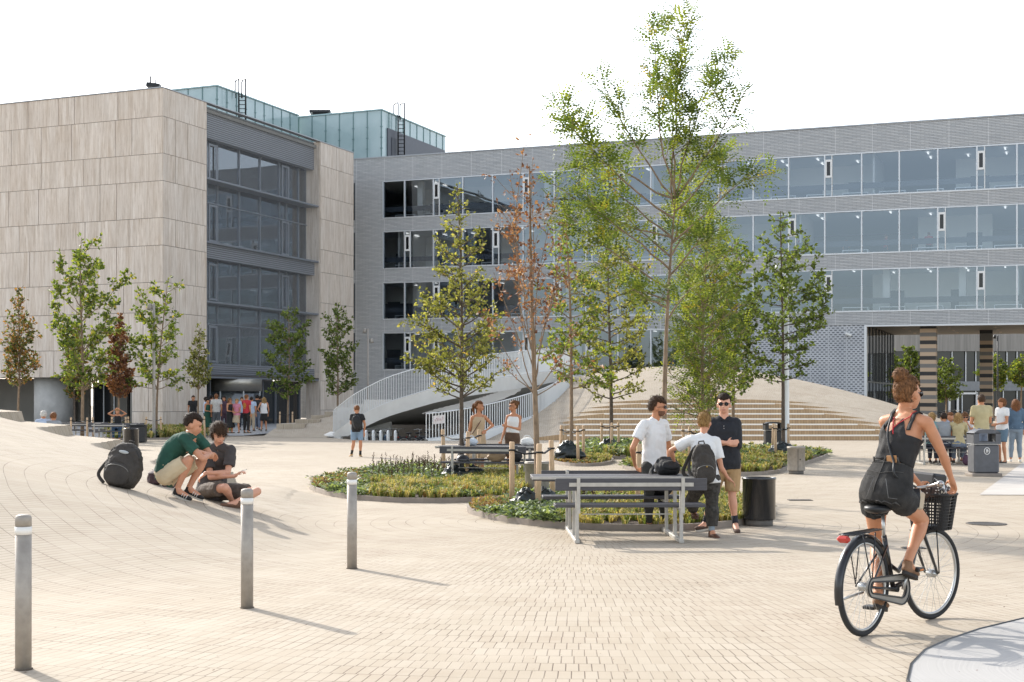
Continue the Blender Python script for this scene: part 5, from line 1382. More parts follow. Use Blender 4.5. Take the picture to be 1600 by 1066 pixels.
        mb = MB(); mb.tube([(1.06, .062, .36), (.93, .07, .70)], .0055, 5); mb.tube([(1.06, -.062, .36), (1.00, -.07, .70)], .0055, 5); mb.build('basket_stay', m, root)
        mb = MB(); mb.ell((bar[1][0] + .05, bar[1][1] + .05, bar[1][2] + .03), (.03, .03, .025), nu=12, nv=8); mb.build('bell', M('rim alloy'), root)
        for s, i in ((1, 1), (-1, -2)):
            mb = MB(); q = Vector(bar[i]); mb.tube([q + Vector((.05, 0, 0)), q + Vector((.02, 0, -.03)), q + Vector((-.07, 0, -.035))], .006, 6); mb.build('brake_lever', M('rim alloy'), root)
        mb = MB(); mb.box((-.353, 0, .50), (.004, .02, .03)); 
    return root
mat('bike black', '1f1f21', .3, .1, var=.2, coat=.3); mat('tyre rubber', '29292a', .85, var=.1); mat('rim alloy', 'b3b3b1', .3, .85); mat('bike blue', '3c5a72', .35, coat=.3); mat('bike grey', '6d6f70', .35, .3)
mat('bike red', '8a2f2b', .35, coat=.3)
_proto = {}
HB = bicycle((2.52, 9.86, 0), R(47), 'black city bicycle with a black wicker front basket, ridden by the woman', hero=True, steer=R(-9))
spots = [(574, 62.5, 80, 'bike black', 'black bicycle furthest left in the sunken yard'), (588, 63, 70, 'bike grey', 'grey bicycle second from left in the sunken yard'), (604, 62.2, 100, 'bike blue', 'blue bicycle among the pale stands in the sunken yard'),
         (618, 63, 84, 'bike black', 'black bicycle seen end on in the middle of the sunken yard'), (631, 61.6, 30, 'bike black', 'black bicycle with a low frame right of the middle in the sunken yard'), (645, 62.0, 14, 'bike black', 'black bicycle turned side on near the lower railing'), (659, 62.6, 20, 'bike grey', 'grey bicycle right behind the end of the lower railing')]
for px, d, a, b_, lab in spots:
    r_ = bicycle(Vector(((px - 800) / F * d, d, ZF)), R(a), lab, body=b_, group='bicycles parked in the sunken yard')
    if not _proto.get(b_): _proto[b_] = r_
for i, (px, a) in enumerate(((1468, 20), (1478, 160), (1489, 14), (1500, 170), (1511, 25), (1524, 150), (1545, 80), (1553, 100), (1398, 60))):
    lab = ['leftmost', 'second', 'third', 'fourth', 'fifth', 'sixth', 'seventh', 'eighth', 'lone'][i]
    r_ = bicycle(Vector(((px - 800) / F * 101, 101 + (i % 3) * .7, 0)), R(a), (lab + ' bicycle of the row parked in the passage under the building') if i < 8 else 'bicycle parked by the mirrored wall of the passage', body=('bike black', 'bike grey', 'bike black', 'bike blue')[i % 4], group='bicycles parked in the passage')
for i, px in enumerate((571, 582.5, 594, 605.5, 617)):
    root = empty('bike_stand', Vector(((px - 800) / F * 60.9, 60.9, ZF)), 0, ('leftmost', 'second', 'middle', 'fourth', 'rightmost')[i] + ' pale hoop stand in the sunken bicycle yard', 'bike stand', 'hoop stands in the sunken yard')
    mb = MB(); mb.tube(catmull([Vector(v) for v in ((0, 0, 0), (0, 0, .8), (0, .1, .98), (0, .5, .98), (0, .6, .8), (0, .6, 0))], 4), .045, 8); mb.build('hoop', M('painted steel'), root)
    mb = MB(); mb.tube([(0, 0, .5), (0, .6, .5)], .025, 6); mb.build('cross_bar', M('painted steel'), root)
# ================================================================ people
from mathutils import noise as mnoise
TS = bpy.data.scenes.new('workbench')
def remesh(name, mb, vox, it, m, parent=None, wr=0, wscale=9, seed=0, loc=None, fn=None):
    o = mb.build('tmp', None); md = o.modifiers.new('r', 'REMESH'); md.mode = 'VOXEL'; md.voxel_size = vox
    s = o.modifiers.new('s', 'SMOOTH'); s.iterations = it; s.factor = .5
    C.objects.unlink(o); TS.collection.objects.link(o)
    with bpy.context.temp_override(scene=TS, view_layer=TS.view_layers[0]): dg = bpy.context.evaluated_depsgraph_get()
    me = bpy.data.meshes.new_from_object(o.evaluated_get(dg)); bpy.data.objects.remove(o)
    me.name = name; me.materials.clear(); me.materials.append(m)
    me.polygons.foreach_set('use_smooth', [True] * len(me.polygons))
    if wr:
        NN = [v.normal.copy() for v in me.vertices]
        for v, nn in zip(me.vertices, NN):
            p = v.co; q = Vector((p.x * wscale + seed, p.y * wscale, p.z * wscale * .8)); w = mnoise.noise(q) + .55 * mnoise.noise(q * 2.3) + .8 * (abs(mnoise.noise(Vector((p.x * wscale * .6, p.y * wscale * .6 + seed, p.z * wscale * 1.5 + p.x * 5)))) - .25)
            v.co = p + nn * (w * wr)
    if fn: fn(me)
    o = bpy.data.objects.new(name, me); C.objects.link(o)
    if parent: o.parent = parent
    if loc is not None: o.location = loc
    return o
def skin(name, col): return mat(name, col, .5, 0, var=.06, vscale=14, spec=.4)
SK1 = skin('skin fair', 'cf9a80'); SK2 = skin('skin tan', 'bd8462'); SK3 = skin('skin warm', 'c48c6e')
def cloth(name, col, rough=.85, var=.10, vs=7, bump=.25, bs=220): return mat(name, col, rough, 0, var=var, vscale=vs, bump=bump, bscale=bs)
class Person:
    def __init__(s, label, base, J, face, k=1.0, skin_=None, hero=True, vox=None, female=False, group=None, hands=None, kind='person', bulk=1.0):
        s.J = J; s.k = k; s.face = Vector(face).normalized(); s.hero = hero; s.vox = vox or (.009 if hero else .017); s.f = female; s.base = base; s.skin = skin_ or SK1
        s.shax = (J['shR'] - J['shL']).normalized(); s.hpax = (J['hipR'] - J['hipL']).normalized(); s.bulk = bulk
        s.pel = (J['hipL'] + J['hipR']) / 2; s.sh = (J['shL'] + J['shR']) / 2
        if 'neck' not in J: J['neck'] = s.sh + (J['head'] - s.sh) * .38
        s.hm = s.headmat()
        s.body(label, group, hands or {})
    def headmat(s):
        s.kh = s.k * 1.06
        f = s.face; up = Vector((0, 0, 1)); up = (up * 1.0 + (s.J['head'] - s.sh).normalized() * .35)
        if 'headup' in s.J: up = s.J['headup']
        r = f.cross(up).normalized(); u = r.cross(f).normalized()
        return Matrix((r, f, u)).transposed()     # local x=right, y=forward, z=up
    def rings(s, infl=0, hem=None, top=True, waistinfl=0):
        J = s.J; k = s.k; b = s.bulk; up = (s.sh - s.pel); L = up.length; up = up.normalized(); F_ = .94 if s.f else 1.0
        hipw = .168 * (1.03 if s.f else .98); wst = .118 if s.f else .140; ch = .142 if s.f else .162
        spec = [(-.16, .11 * 1.0, .095), (-.06, hipw * .98, .118), (.08, hipw, .122), (.28, (hipw + wst) / 2, .102), (.42, wst, .090), (.62, (wst + ch) / 2, .103), (.80, ch, .116 if s.f else .112), (.93, ch * 1.0 * F_, .090), (1.02, .115, .070), (1.10, .070, .058)]
        out = []
        bend = J.get('spine', Vector((0, 0, 0)))
        for t, a, d in spec:
            if hem is not None and t < hem: continue
            if not top and t > 1.05: continue
            ax = s.hpax.lerp(s.shax, max(0, min(1, t))).normalized(); c = s.pel + (s.sh - s.pel) * t + bend * max(0, math.sin(math.pi * max(0, min(1, t))))
            if t > 1: c = s.sh + (J['neck'] - s.sh) * ((t - 1) / .1 * .5)
            wi = waistinfl * math.exp(-((t - .42) / .25) ** 2)
            out.append((c, ax, (a * b + infl + wi) * k, (d * b + infl + wi) * k, t))
        return out
    def loft(s, mb, rings, n=20, caps=True):
        vs = []; fs = []; K = len(rings)
        for i, r in enumerate(rings):
            c, ax, a, d = r[:4]; c0 = rings[max(i-1, 0)][0]; c1 = rings[min(i+1, K-1)][0]; t = (c1 - c0)
            if t.length < 1e-6: t = Vector((0, 0, 1))
            t.normalize(); ax = (ax - t * ax.dot(t)).normalized(); w = t.cross(ax)
            for j in range(n):
                q = 2*math.pi*j/n; cs, sn = math.cos(q), math.sin(q); e = .86
                vs.append(c + ax * a * math.copysign(abs(cs) ** e, cs) + w * d * math.copysign(abs(sn) ** e, sn))
        for i in range(K-1):
            for j in range(n): fs.append((i*n+j, i*n+(j+1) % n, (i+1)*n+(j+1) % n, (i+1)*n+j))
        fs.append(tuple(range(n-1, -1, -1))); fs.append(tuple((K-1)*n + j for j in range(n))); mb.add(vs, fs, True)
    def limb(s, mb, a, b, r0, r1, bulge=0, bt=.35, infl=0, t1=1.0, t0=0.0, n=12):
        pts = []; rs = []
        for i in range(9):
            t = t0 + (t1 - t0) * i / 8; pts.append(a.lerp(b, t)); rs.append((r0 + (r1 - r0) * t + bulge * math.exp(-((t - bt) / .22) ** 2)) * s.k + infl)
        mb.tube(pts, rs, n)
    def arms(s, mb, infl=0, upto=None, which='LR', flare=0):
        for q in which:
            J = s.J; sh, el, wr = J['sh' + q], J['el' + q], J['wr' + q]; g = .90 if s.f else 1.0
            mb.ell(sh, [(.053 * g * s.k + infl * .8)] * 3, nu=14, nv=10)
            if upto is None or upto >= 1:
                s.limb(mb, sh, el, .050 * g, .037 * g, .004, .45, infl); mb.ell(el, [(.037 * g * s.k + infl)] * 3, nu=12, nv=8)
                t1 = 1.0 if upto is None else upto - 1
                if t1 > 0: s.limb(mb, el, wr, .036 * g, .023 * g, .006, .25, infl, t1)
            else: s.limb(mb, sh, el, .050 * g, .040 * g + flare, .004, .45, infl, upto)
    def legs(s, mb, infl=0, upto=None, which='LR', flare=0):
        for q in which:
            J = s.J; hp, kn, an = J['hip' + q], J['kn' + q], J['an' + q]; g = 1.0
            mb.ell(hp, [(.088 * s.k * s.bulk + infl)] * 3, nu=14, nv=10)
            if upto is None or upto >= 1:
                s.limb(mb, hp, kn, .088 * s.bulk, .052, .004, .3, infl); mb.ell(kn, [(.053 * s.k + infl)] * 3, nu=12, nv=8)
                t1 = 1.0 if upto is None else upto - 1
                if t1 > 0: s.limb(mb, kn, an, .048, .034, .013, .27, infl + (flare if upto else 0), t1)
            else: s.limb(mb, hp, kn, .088 * s.bulk, .055 + flare, .004, .3, infl, upto)
    def hand(s, mb, q, spec):
        J = s.J; wr, el = J['wr' + q], J['el' + q]; k = s.k * (.92 if s.f else 1)
        d = Vector(spec.get('dir', wr - el)).normalized(); nrm = Vector(spec.get('palm', (0, -1, 0))); nrm = (nrm - d * nrm.dot(d))
        if nrm.length < .1: nrm = d.cross(Vector((1, 0, 0)))
        nrm.normalize(); sd = d.cross(nrm).normalized() * (1 if q == 'L' else -1); curl = spec.get('curl', .45)
        rf = .0088 * k if s.vox < .012 else .012 * k
        c = wr + d * .048 * k
        pm = MB(); pm.box((0, 0, 0), (.080 * k, .026 * k, .088 * k), bev=.010 * k); m = Matrix((sd, nrm, d)).transposed(); pm.v = [c + m @ v for v in pm.v]
        mb.add(pm.v, pm.f, True); s.limb(mb, wr - d * .01, wr + d * .03, .023, .026)
        for i, (off, L) in enumerate(((-.030, .070), (-.010, .080), (.010, .076), (.030, .060))):
            p = c + d * .040 * k + sd * off * k; pts = [p]; a = 0
            for j, f in enumerate((.45, .32, .25)):
                a += curl * (1 + .25 * i * spec.get('fan', .3)) * (.8 if j == 0 else 1.1); dv = d * math.cos(a) + nrm * math.sin(a); p = p + dv * L * f * k; pts.append(p)
            mb.tube(pts, [rf, rf * .98, rf * .9, rf * .75], 8); mb.ell(pts[-1], [rf * .8] * 3, nu=8, nv=6)
        tb = spec.get('thumb', .7); p0 = c - d * .028 * k - sd * .034 * k; p1 = p0 + (d * .7 - sd * tb + nrm * .35).normalized() * .038 * k; p2 = p1 + (d * .9 - sd * .15 + nrm * (.3 + curl * .4)).normalized() * .030 * k
        mb.tube([c - d * .02 * k - sd * .02 * k, p0, p1, p2], [rf * 1.2, rf * 1.25, rf * 1.1, rf * .85], 8)
    def body(s, label, group, hands):
        J = s.J; k = s.k; mb = MB(); s.loft(mb, s.rings())
        hd = J['head']; H = s.hm
        nb = s.sh + (J['neck'] - s.sh) * .1; mb.tube([nb, J['neck'], hd - H @ Vector((0, .018, .055)) * s.kh], [(.072 if not s.f else .060) * k, (.058 if not s.f else .047) * k, (.058 if not s.f else .050) * k], 14)
        # trapezius
        for q in 'LR': mb.tube([J['neck'] * .85 + s.sh * .15, s.sh.lerp(J['sh' + q], .5) + Vector((0, 0, .018)), J['sh' + q]], [.044 * k, .054 * k, .050 * k], 10)
        s.arms(mb); s.legs(mb)
        for q in 'LR':
            s.hand(mb, q, hands.get(q, {}))
            an, to = J['an' + q], J['to' + q]; to = an + (to - an).normalized() * min((to - an).length, .165 * k); mb.tube([an, an.lerp(to, .3) - Vector((0, 0, .02)), to], [.036 * k, .040 * k, .028 * k], 10)
        e = lambda c, r, **kw: mb.ell(hd + H @ (Vector(c) * s.kh), [x * s.kh * 1.03 for x in r], H, nu=20, nv=14, **kw)
        e((0, -.012, .022), (.074, .094, .092)); e((0, .030, -.035), (.058, .060, .066)); e((0, .052, -.078), (.034, .030, .024))
        e((0, .078, .028), (.052, .014, .014)); e((-.03, .06, -.025), (.026, .022, .03)); e((.03, .06, -.025), (.026, .022, .03))
        a = MB(); a.hexa([Vector(v) * s.kh for v in ((-.017, .078, -.038), (.017, .078, -.038), (.012, .07, -.02), (-.012, .07, -.02), (-.008, .088, .028), (.008, .088, .028), (.008, .07, .03), (-.008, .07, .03))])
        a.v[0] += Vector((0, .016, 0)) * s.kh; a.v[1] += Vector((0, .016, 0)) * s.kh; mb.add([hd + H @ v for v in a.v], a.f)
        e((0, .103, -.028), (.011, .012, .010))
        for sx in (-1, 1): e((sx * .076, -.008, -.012), (.010, .019, .031))
        e((0, .088, -.054), (.024, .010, .006)); e((0, .086, -.066), (.021, .010, .007))
        s.o = remesh('person', mb, s.vox, 4 if s.hero else 3, s.skin); s.o.location = s.base
        tag(s.o, label, 'person', group)
        k = s.kh
        if s.hero:
            for sx in (-1, 1):
                m_ = MB(); c = hd + H @ (Vector((sx * .031, .081, .006)) * k); m_.ell(c, [.012 * k, .008 * k, .0055 * k], H, nu=12, nv=8); ey = m_.build('eye', mat('eye dark', '2c2320', .2), s.o)
                m_ = MB(); m_.tube([hd + H @ (Vector((sx * x, .094 - abs(x) * .22, z)) * k) for x, z in ((.014, .024), (.03, .029), (.046, .024))], .0042 * k, 5); m_.build('eyebrow', mat('brow', '5a3f2c', .9), s.o)
            m_ = MB(); m_.tube([hd + H @ (Vector((x, .094 - abs(x) * .35, -.060 - abs(x) * .05)) * k) for x in (-.026, -.014, 0, .014, .026)], [.002 * k, .0062 * k, .0068 * k, .0062 * k, .002 * k], 8); m_.build('lips', mat('lips', 'ab6a5c', .45), s.o)
    # ---- clothing
    def top(s, m, hem=-.02, sleeve=.55, infl=.016, name='shirt', neck=True, wr=.006, flare=.012, which='LR', waist=.012, armless=False, seed=0, scoop=None, vx=None):
        mb = MB(); r = s.rings(infl, hem=hem, top=True, waistinfl=waist); r = [x for x in r if x[4] < 1.06]
        up = (s.sh - s.pel).normalized()
        c0 = r[0]
        if hem < .2: r = [(c0[0] - up * (.05 if hem > -.1 else .02), c0[1], c0[2] + .004, c0[3] + .004, c0[4])] + r
        s.loft(mb, r)
        if not armless:
            for q in 'LR': mb.tube([s.J['neck'] * .55 + s.sh * .45 , s.sh.lerp(s.J['sh' + q], .55), s.J['sh' + q]], [(.064 * s.k + infl * .35), (.056 * s.k + infl * .8), (.050 * s.k + infl)], 10)
            s.arms(mb, infl * .85, sleeve, which, flare)
        o = remesh(name, mb, vx or max(s.vox, .0095 if s.hero else .017), 3, m, s.o, wr=wr if s.hero else wr * .8, seed=seed, fn=scoop); return o
    def trousers(s, m, upto=1.9, infl=.014, name='trousers', flare=.0, wr=.005, hi=.20, seed=3):
        mb = MB(); r = [x for x in s.rings(infl, hem=None) if x[4] < hi + .12]; s.loft(mb, r); s.legs(mb, infl, upto, 'LR', flare)
        return remesh(name, mb, max(s.vox, .0095 if s.hero else .017), 3, m, s.o, wr=wr if s.hero else wr * .8, seed=seed)
    def skirt(s, m, length=.5, flare=.08, name='skirt', top=.25, infl=.012, wr=.008):
        mb = MB(); r = [x for x in s.rings(infl) if -.0 <= x[4] < top + .1]; up = (s.sh - s.pel).normalized(); c = s.pel; dn = (s.J['knL'] + s.J['knR']) / 2 - c; dn.normalize()
        rr = [(c + dn * length * t, s.hpax, (.175 + flare * t) * s.k, (.130 + flare * t) * s.k, 0) for t in (1, .75, .5, .25)]
        s.loft(mb, rr + r); return remesh(name, mb, max(s.vox, .0095 if s.hero else .017), 3, m, s.o, wr=wr)
    def shoes(s, m, sole='sole pale', sock=None, bulky=1.0):
        for q in 'LR':
            an, to = s.J['an' + q], s.J['to' + q]; fl = Vector((to.x - an.x, to.y - an.y, 0)); 
            d = (to - an); d = Vector((d.x, d.y, (to.z + .0) - (an.z - .055)));
            if d.length < .03: d = Vector((0, -.1, 0))
            d.normalize(); up = Vector((0, 0, 1)); sd = d.cross(up)
            if sd.length < .2: sd = Vector((1, 0, 0))
            sd.normalize(); up = sd.cross(d).normalized(); heel = an - up * .05 * s.k - d * .045; Lf = .27 * s.k * (.92 if s.f else 1)
            M3 = Matrix((sd, d, up)).transposed(); mb = MB()
            mb.ell(heel + d * .055, (.040 * bulky, .058, .042), M3, nu=14, nv=10); mb.ell(heel + d * .13, (.043 * bulky, .09, .032), M3, nu=14, nv=10); mb.ell(heel + d * (Lf - .075), (.047 * bulky, .075, .027), M3, nu=14, nv=10)
            mb.tube([heel + d * .05, an + up * .01], [.04 * bulky, .040 * bulky], 12)
            sh = remesh('shoe', mb, s.vox, 3, m, s.o)
            so_ = MB(); n = 20; pts = []
            for i in range(n):
                a = 2*math.pi*i/n; y = math.cos(a) * Lf / 2; x = math.sin(a) * (.046 if y > 0 else .038) * bulky; pts.append((x, y))
            c = heel + d * (Lf / 2 - .01) - up * .030; vs = [c + sd * x + d * y - up * .014 for x, y in pts] + [c + sd * x + d * y + up * .010 for x, y in pts]
            so_.add(vs, [tuple(range(n-1, -1, -1)), tuple(range(n, 2*n))] + [(i, (i+1) % n, (i+1) % n + n, i + n) for i in range(n)]); so_.build('sole', M(sole), sh)
            if sock:
                mb = MB(); kn = s.J['kn' + q]; u = (kn - an).normalized(); mb.tube([an - u * .02, an + u * .04, an + u * .11], [.040 * s.k, .0385 * s.k, .0415 * s.k], 14); mb.build('sock', sock, s.o)
    # ---- hair
    def hair(s, m, style='short', vol=1.0, seed=0):
        hd = s.J['head']; H = s.hm; k = s.kh; mb = MB()
        def fn(d):
            # d in head coords; face opening
            face = d.y > .10 and d.z < .50 - .30 * (1 - abs(d.x))
            low = d.z < (-.62 if style in ('short', 'curly') else -.80) and style != 'long'
            ear = abs(d.x) > .70 and d.z < -.02 and -.30 < d.y < .25 and style not in ('long', 'mop')
            if style == 'mop': face = d.y > .30 and d.z < .18
            if face or low or ear: return .80
            g = 1.0 + .05 * mnoise.noise(d * 5 + Vector((seed, 0, 0))) + .02 * mnoise.noise(d * 14)
            if style == 'curly': g += .10 + .09 * mnoise.noise(d * 7 + Vector((seed, 3, 0)))
            if style == 'mop': g += .08 + .05 * mnoise.noise(Vector((d.x * 9, d.y * 9, d.z * 2)))
            if style == 'short' and d.z > .2: g += .04 + .04 * mnoise.noise(d * 9)
            return g * (1 if style != 'short' or d.z > -.1 else .97)
        mb.ell(hd + H @ (Vector((0, -.016, .026)) * k), [.086 * k * vol, .106 * k * vol, .110 * k * vol], H, nu=40, nv=28, fn=fn)
        if style == 'bun':
            c = hd + H @ (Vector((0, -.088, .128)) * k); mb.ell(c, [.054 * k, .054 * k, .050 * k], H, nu=24, nv=16, fn=lambda d: 1 + .10 * mnoise.noise(d * 4 + Vector((9, 0, 0))) + .06 * math.sin(d.x * 12 + d.z * 9))
        if style == 'lowbun':
            c = hd + H @ (Vector((0, -.10, .07)) * k); mb.ell(c, [.048 * k] * 3, H, nu=24, nv=16, fn=lambda d: 1 + .16 * mnoise.noise(d * 5 + Vector((5, 0, 0))))
        if style == 'pony':
            p = [Vector(v) for v in ((0, -.095, .06), (0, -.135, .04), (0, -.15, -.03), (0, -.14, -.11), (0, -.12, -.17))]; mb.tube([hd + H @ (v * k) for v in p], [.022 * k, .030 * k, .032 * k, .026 * k, .008 * k], 10)
        if style == 'long':
            for sx in (-.06, -.03, 0, .03, .06):
                p = [Vector((sx, -.06 + abs(sx) * .6, .06)), Vector((sx * 1.25, -.085 + abs(sx) * .7, -.04)), Vector((sx * 1.2, -.085 + abs(sx) * .6, -.14)), Vector((sx * .95, -.08 + abs(sx) * .5, -.24 - .03 * abs(sx) * 20 % .03))]
                mb.tube([hd + H @ (v * k) for v in p], [.04 * k, .044 * k, .038 * k, .018 * k], 10)
        o = remesh('hair', mb, .0065 if s.hero else .013, 1 if s.hero else 2, m, s.o, wr=.0022 if s.hero else 0, wscale=38)
        me = o.data; me.update(); rs = random.Random(seed + 5); vv = [(v.co.copy(), v.normal.copy()) for v in me.vertices]
        ctr = hd + H @ Vector((0, -.01, 0)); vs = [c for c, n_ in vv]; fs = [tuple(f.vertices) for f in me.polygons]; n0 = len(fs)
        crown = hd + H @ (Vector((.01, -.05, .12)) * k); bunc = hd + H @ (Vector((0, -.088, .12 if style == 'bun' else .08)) * k)
        N = 1100 if s.hero else 140; Ls = dict(short=.017, curly=.026, mop=.052, bun=.026, lowbun=.03, pony=.03, long=.07).get(style, .03) * k * (1 if s.hero else 1.3)
        for _ in range(N):
            c, n_ = rs.choice(vv); q = H.inverted() @ ((c - hd) / k)
            if Vector((q.x / .08, (q.y + .016) / .1, (q.z - .02) / .1)).length < .93: continue
            if style in ('bun', 'lowbun', 'pony') and (c - bunc).length > .055 * k: dr = bunc - c
            elif style == 'short': dr = H @ Vector((rs.gauss(0, .5), .5, -.3 if q.z < .05 else .3))
            elif style == 'curly': dr = Vector((rs.gauss(0, 1), rs.gauss(0, 1), rs.gauss(0, 1)))
            else: dr = (c - crown) * .6 + Vector((0, 0, -.08)) if style in ('mop', 'long') else Vector((rs.gauss(0, 1), rs.gauss(0, 1), rs.gauss(0, 1)))
            dr = dr - n_ * dr.dot(n_)
            if dr.length < 1e-4: continue
            dr = (dr.normalized() + Vector((rs.gauss(0, .22), rs.gauss(0, .22), rs.gauss(0, .22)))).normalized(); sd = dr.cross(n_).normalized() * (.0028 if s.hero else .006); L = Ls * rs.uniform(.6, 1.3)
            a_ = c + n_ * .001; m_ = a_ + dr * L * .5 + n_ * L * .16; e_ = a_ + dr * L + n_ * L * (.10 if style != 'curly' else .35); b_ = len(vs)
            vs += [a_ - sd, a_ + sd, m_ + sd * .9, m_ - sd * .9, e_]; fs += [(b_, b_+1, b_+2, b_+3), (b_+3, b_+2, b_+4)]
        nm = bpy.data.meshes.new('hair'); nm.from_pydata([tuple(v) for v in vs], [], fs); nm.materials.append(m); nm.polygons.foreach_set('use_smooth', [i < n0 for i in range(len(fs))]); o.data = nm; bpy.data.meshes.remove(me)
        return o
    def beard(s, m):
        hd = s.J['head']; H = s.hm; k = s.kh; mb = MB()
        def fn(d): return .7 if (d.z > .28 or d.y < -.35) else 1.0 + .03 * mnoise.noise(d * 12)
        mb.ell(hd + H @ (Vector((0, .026, -.048)) * k), [.064 * k, .066 * k, .062 * k], H, nu=24, nv=18, fn=fn); remesh('beard', mb, .0065, 1, m, s.o)
    def glasses(s, m=None):
        hd = s.J['head']; H = s.hm; k = s.kh; mb = MB(); m = m or M('sunglass')
        for sx in (-1, 1):
            ring = [hd + H @ (Vector((sx * .034 + .023 * math.cos(a), .097 - .10 * abs(sx * .034 + .023 * math.cos(a)), .006 + .019 * math.sin(a))) * k) for a in [i * math.pi / 8 for i in range(16)]]
            n = len(ring); c = sum(ring, Vector()) / n + (H @ Vector((0, .004, 0))); b = len(mb.v); mb.v += ring + [c, c - H @ Vector((0, .012, 0))]; mb.f += [(b + i, b + (i+1) % n, b + n) for i in range(n)] + [(b + (i+1) % n, b + i, b + n + 1) for i in range(n)]; mb.sm += [True] * (2 * n)
            mb.tube(ring, .0028 * k, 5, closed=True)
            mb.tube([hd + H @ (Vector((sx * .056, .090, .012)) * k), hd + H @ (Vector((sx * .079, .05, .010)) * k), hd + H @ (Vector((sx * .080, -.01, .006)) * k)], .0032 * k, 5)
        mb.tube([hd + H @ (Vector((-.012, .098, .012)) * k), hd + H @ (Vector((.012, .098, .012)) * k)], .003 * k, 5); mb.build('sunglasses', m, s.o)
mat('sunglass', '141315', .12, coat=.5); mat('sole pale', 'bdb6aa', .8); mat('sole white', 'dcd9d2', .7); mat('sole brown', '5a4334', .8); mat('sole dark', '2b2725', .8)
def hairm(name, c1, c2):
    m = mat(name, c1, .62, 0, var=.4, vscale=70, col2=c2, stretch=(1, 1, .35), bump=.4, bscale=150, spec=.22); return m
HB_ = {'brown': hairm('hair brown', '56402d', '2c1f16'), 'dark': hairm('hair dark brown', '3c2c20', '1d1510'), 'blonde': hairm('hair blonde', 'b5935f', '6f512f'), 'auburn': hairm('hair auburn', '8f6440', '47301f'),
       'black': hairm('hair black', '241e1a', '0f0c0a'), 'white': hairm('hair white', 'dedad3', 'a5a199'), 'ginger': hairm('hair ginger', '8f5e3b', '55361f')}
def pose(base, d, pts):
    """joints from photo pixels: name -> (px, py, depth offset)"""
    out = {}
    for n_, v in pts.items(): out[n_] = at(v[0], v[1], d + (v[2] if len(v) > 2 else 0)) - base
    return out
# ---------------------------------------------------------------- the cyclist
d = 10.0; base = Vector((2.72, 10.02, 0))
J = pose(base, d, dict(head=(1419, 616, .12), shL=(1383, 659, .22), shR=(1449, 661, -.05), elL=(1400, 715, .42), wrL=(1437, 757, .52), elR=(1474, 712, -.02), wrR=(1487, 750, .10),
      hipL=(1366, 770, .12), hipR=(1401, 772, -.05), knL=(1371, 850, .38), knR=(1441, 813, .36), anL=(1372, 930, .05), anR=(1418, 879, .08), toL=(1385, 948, .20), toR=(1433, 899, .22)))
J['neck'] = at(1412, 640, d + .12) - base
P = Person('woman riding the black city bicycle, hair in a bun, black tank top and shorts', base, J, (.80, .62, -.05), 1.0, SK2, female=True, hands={'R': dict(dir=(.35, .45, -.75), palm=(-.3, .2, -.9), curl=.75), 'L': dict(dir=(.5, .6, -.4), curl=.7)}, vox=.008, bulk=1.06)
blk = cloth('black cotton', '1e1d1e', .8, .25, 5); den = cloth('black denim', '2c2b2a', .9, .55, 11, .5, 320)
def scoop(me):
    # open back and armholes of the tank top: pull the cloth under the skin there
    ax = P.shax; up = (P.sh - P.pel).normalized(); n = ax.cross(up)
    L = (P.sh - P.pel).length
    bm = bmesh.new(); bm.from_mesh(me); kill = []
    for f in bm.faces:
        q = f.calc_center_median() - P.pel; h = q.dot(up) / L; x = abs(q.dot(ax))
        if (h > .79 and x < .080 * ((h - .79) / .21) ** .5) or (h > .80 and x > .152 - .26 * (h - .80)) or h > 1.07: kill.append(f)
    bmesh.ops.delete(bm, geom=kill, context='FACES')
    for _ in range(6):
        nw = {}
        for v in bm.verts:
            if v.is_boundary:
                nb = [e.other_vert(v) for e in v.link_edges if e.is_boundary]
                if len(nb) == 2: nw[v] = v.co * .4 + (nb[0].co + nb[1].co) * .3
        for v, c in nw.items(): v.co = c
    bm.to_mesh(me); bm.free()
P.top(blk, hem=.30, armless=True, infl=.010, name='tank_top', wr=.013, vx=.0065, waist=.010, scoop=scoop)
# straps of tank top, red bra and shoulder bag
def ribbon(o, name, pts, r, m, n=6):
    mb = MB(); mb.tube(catmull([Vector(p) for p in pts], 5), r, n); return mb.build(name, m, o)
SB = {q: (P.J['sh' + q]) for q in 'LR'}
axx = P.shax; upp = (P.sh - P.pel).normalized(); bk = axx.cross(upp); 
if bk.y > 0: bk = -bk
def back_pt(x, h, o=.0): return P.pel + upp * (P.sh - P.pel).length * h + axx * x + bk * o
from mathutils.bvhtree import BVHTree
_bv = BVHTree.FromPolygons([v.co for v in P.o.data.vertices], [tuple(f.vertices) for f in P.o.data.polygons])
def surf(x, h, over=None, off=.006):
    """a point on the rider's skin: seen from behind at (x, h), or from above when over is given"""
    if over is None: o_, dr = back_pt(x, h, .5), -bk
    else: o_, dr = back_pt(x, 1.2, over), -upp
    q, n_, _, _ = _bv.ray_cast(o_, dr)
    if q is None: return back_pt(x, h, .1)
    return q + n_ * off
def strip(name, path, w, m, off=.006):
    vs = []; pts = [surf(*p, off=off) if len(p) == 2 else surf(p[0], p[1], p[2], off) for p in path]; n = len(pts)
    for i, p in enumerate(path):
        t = (pts[min(i+1, n-1)] - pts[max(i-1, 0)]).normalized(); sd = (axx - t * axx.dot(t)).normalized()
        for k in (-1, 0, 1): vs.append(pts[i] + sd * w * k / 2 + (Vector() if k else (bk * .001)))
    fs = [(i*3+k, i*3+k+1, i*3+k+4, i*3+k+3) for i in range(n-1) for k in (0, 1)]
    o = obj(name, vs, fs, m, P.o, smooth=True); md = o.modifiers.new('t', 'SOLIDIFY'); md.thickness = .003; md.offset = 0; return o
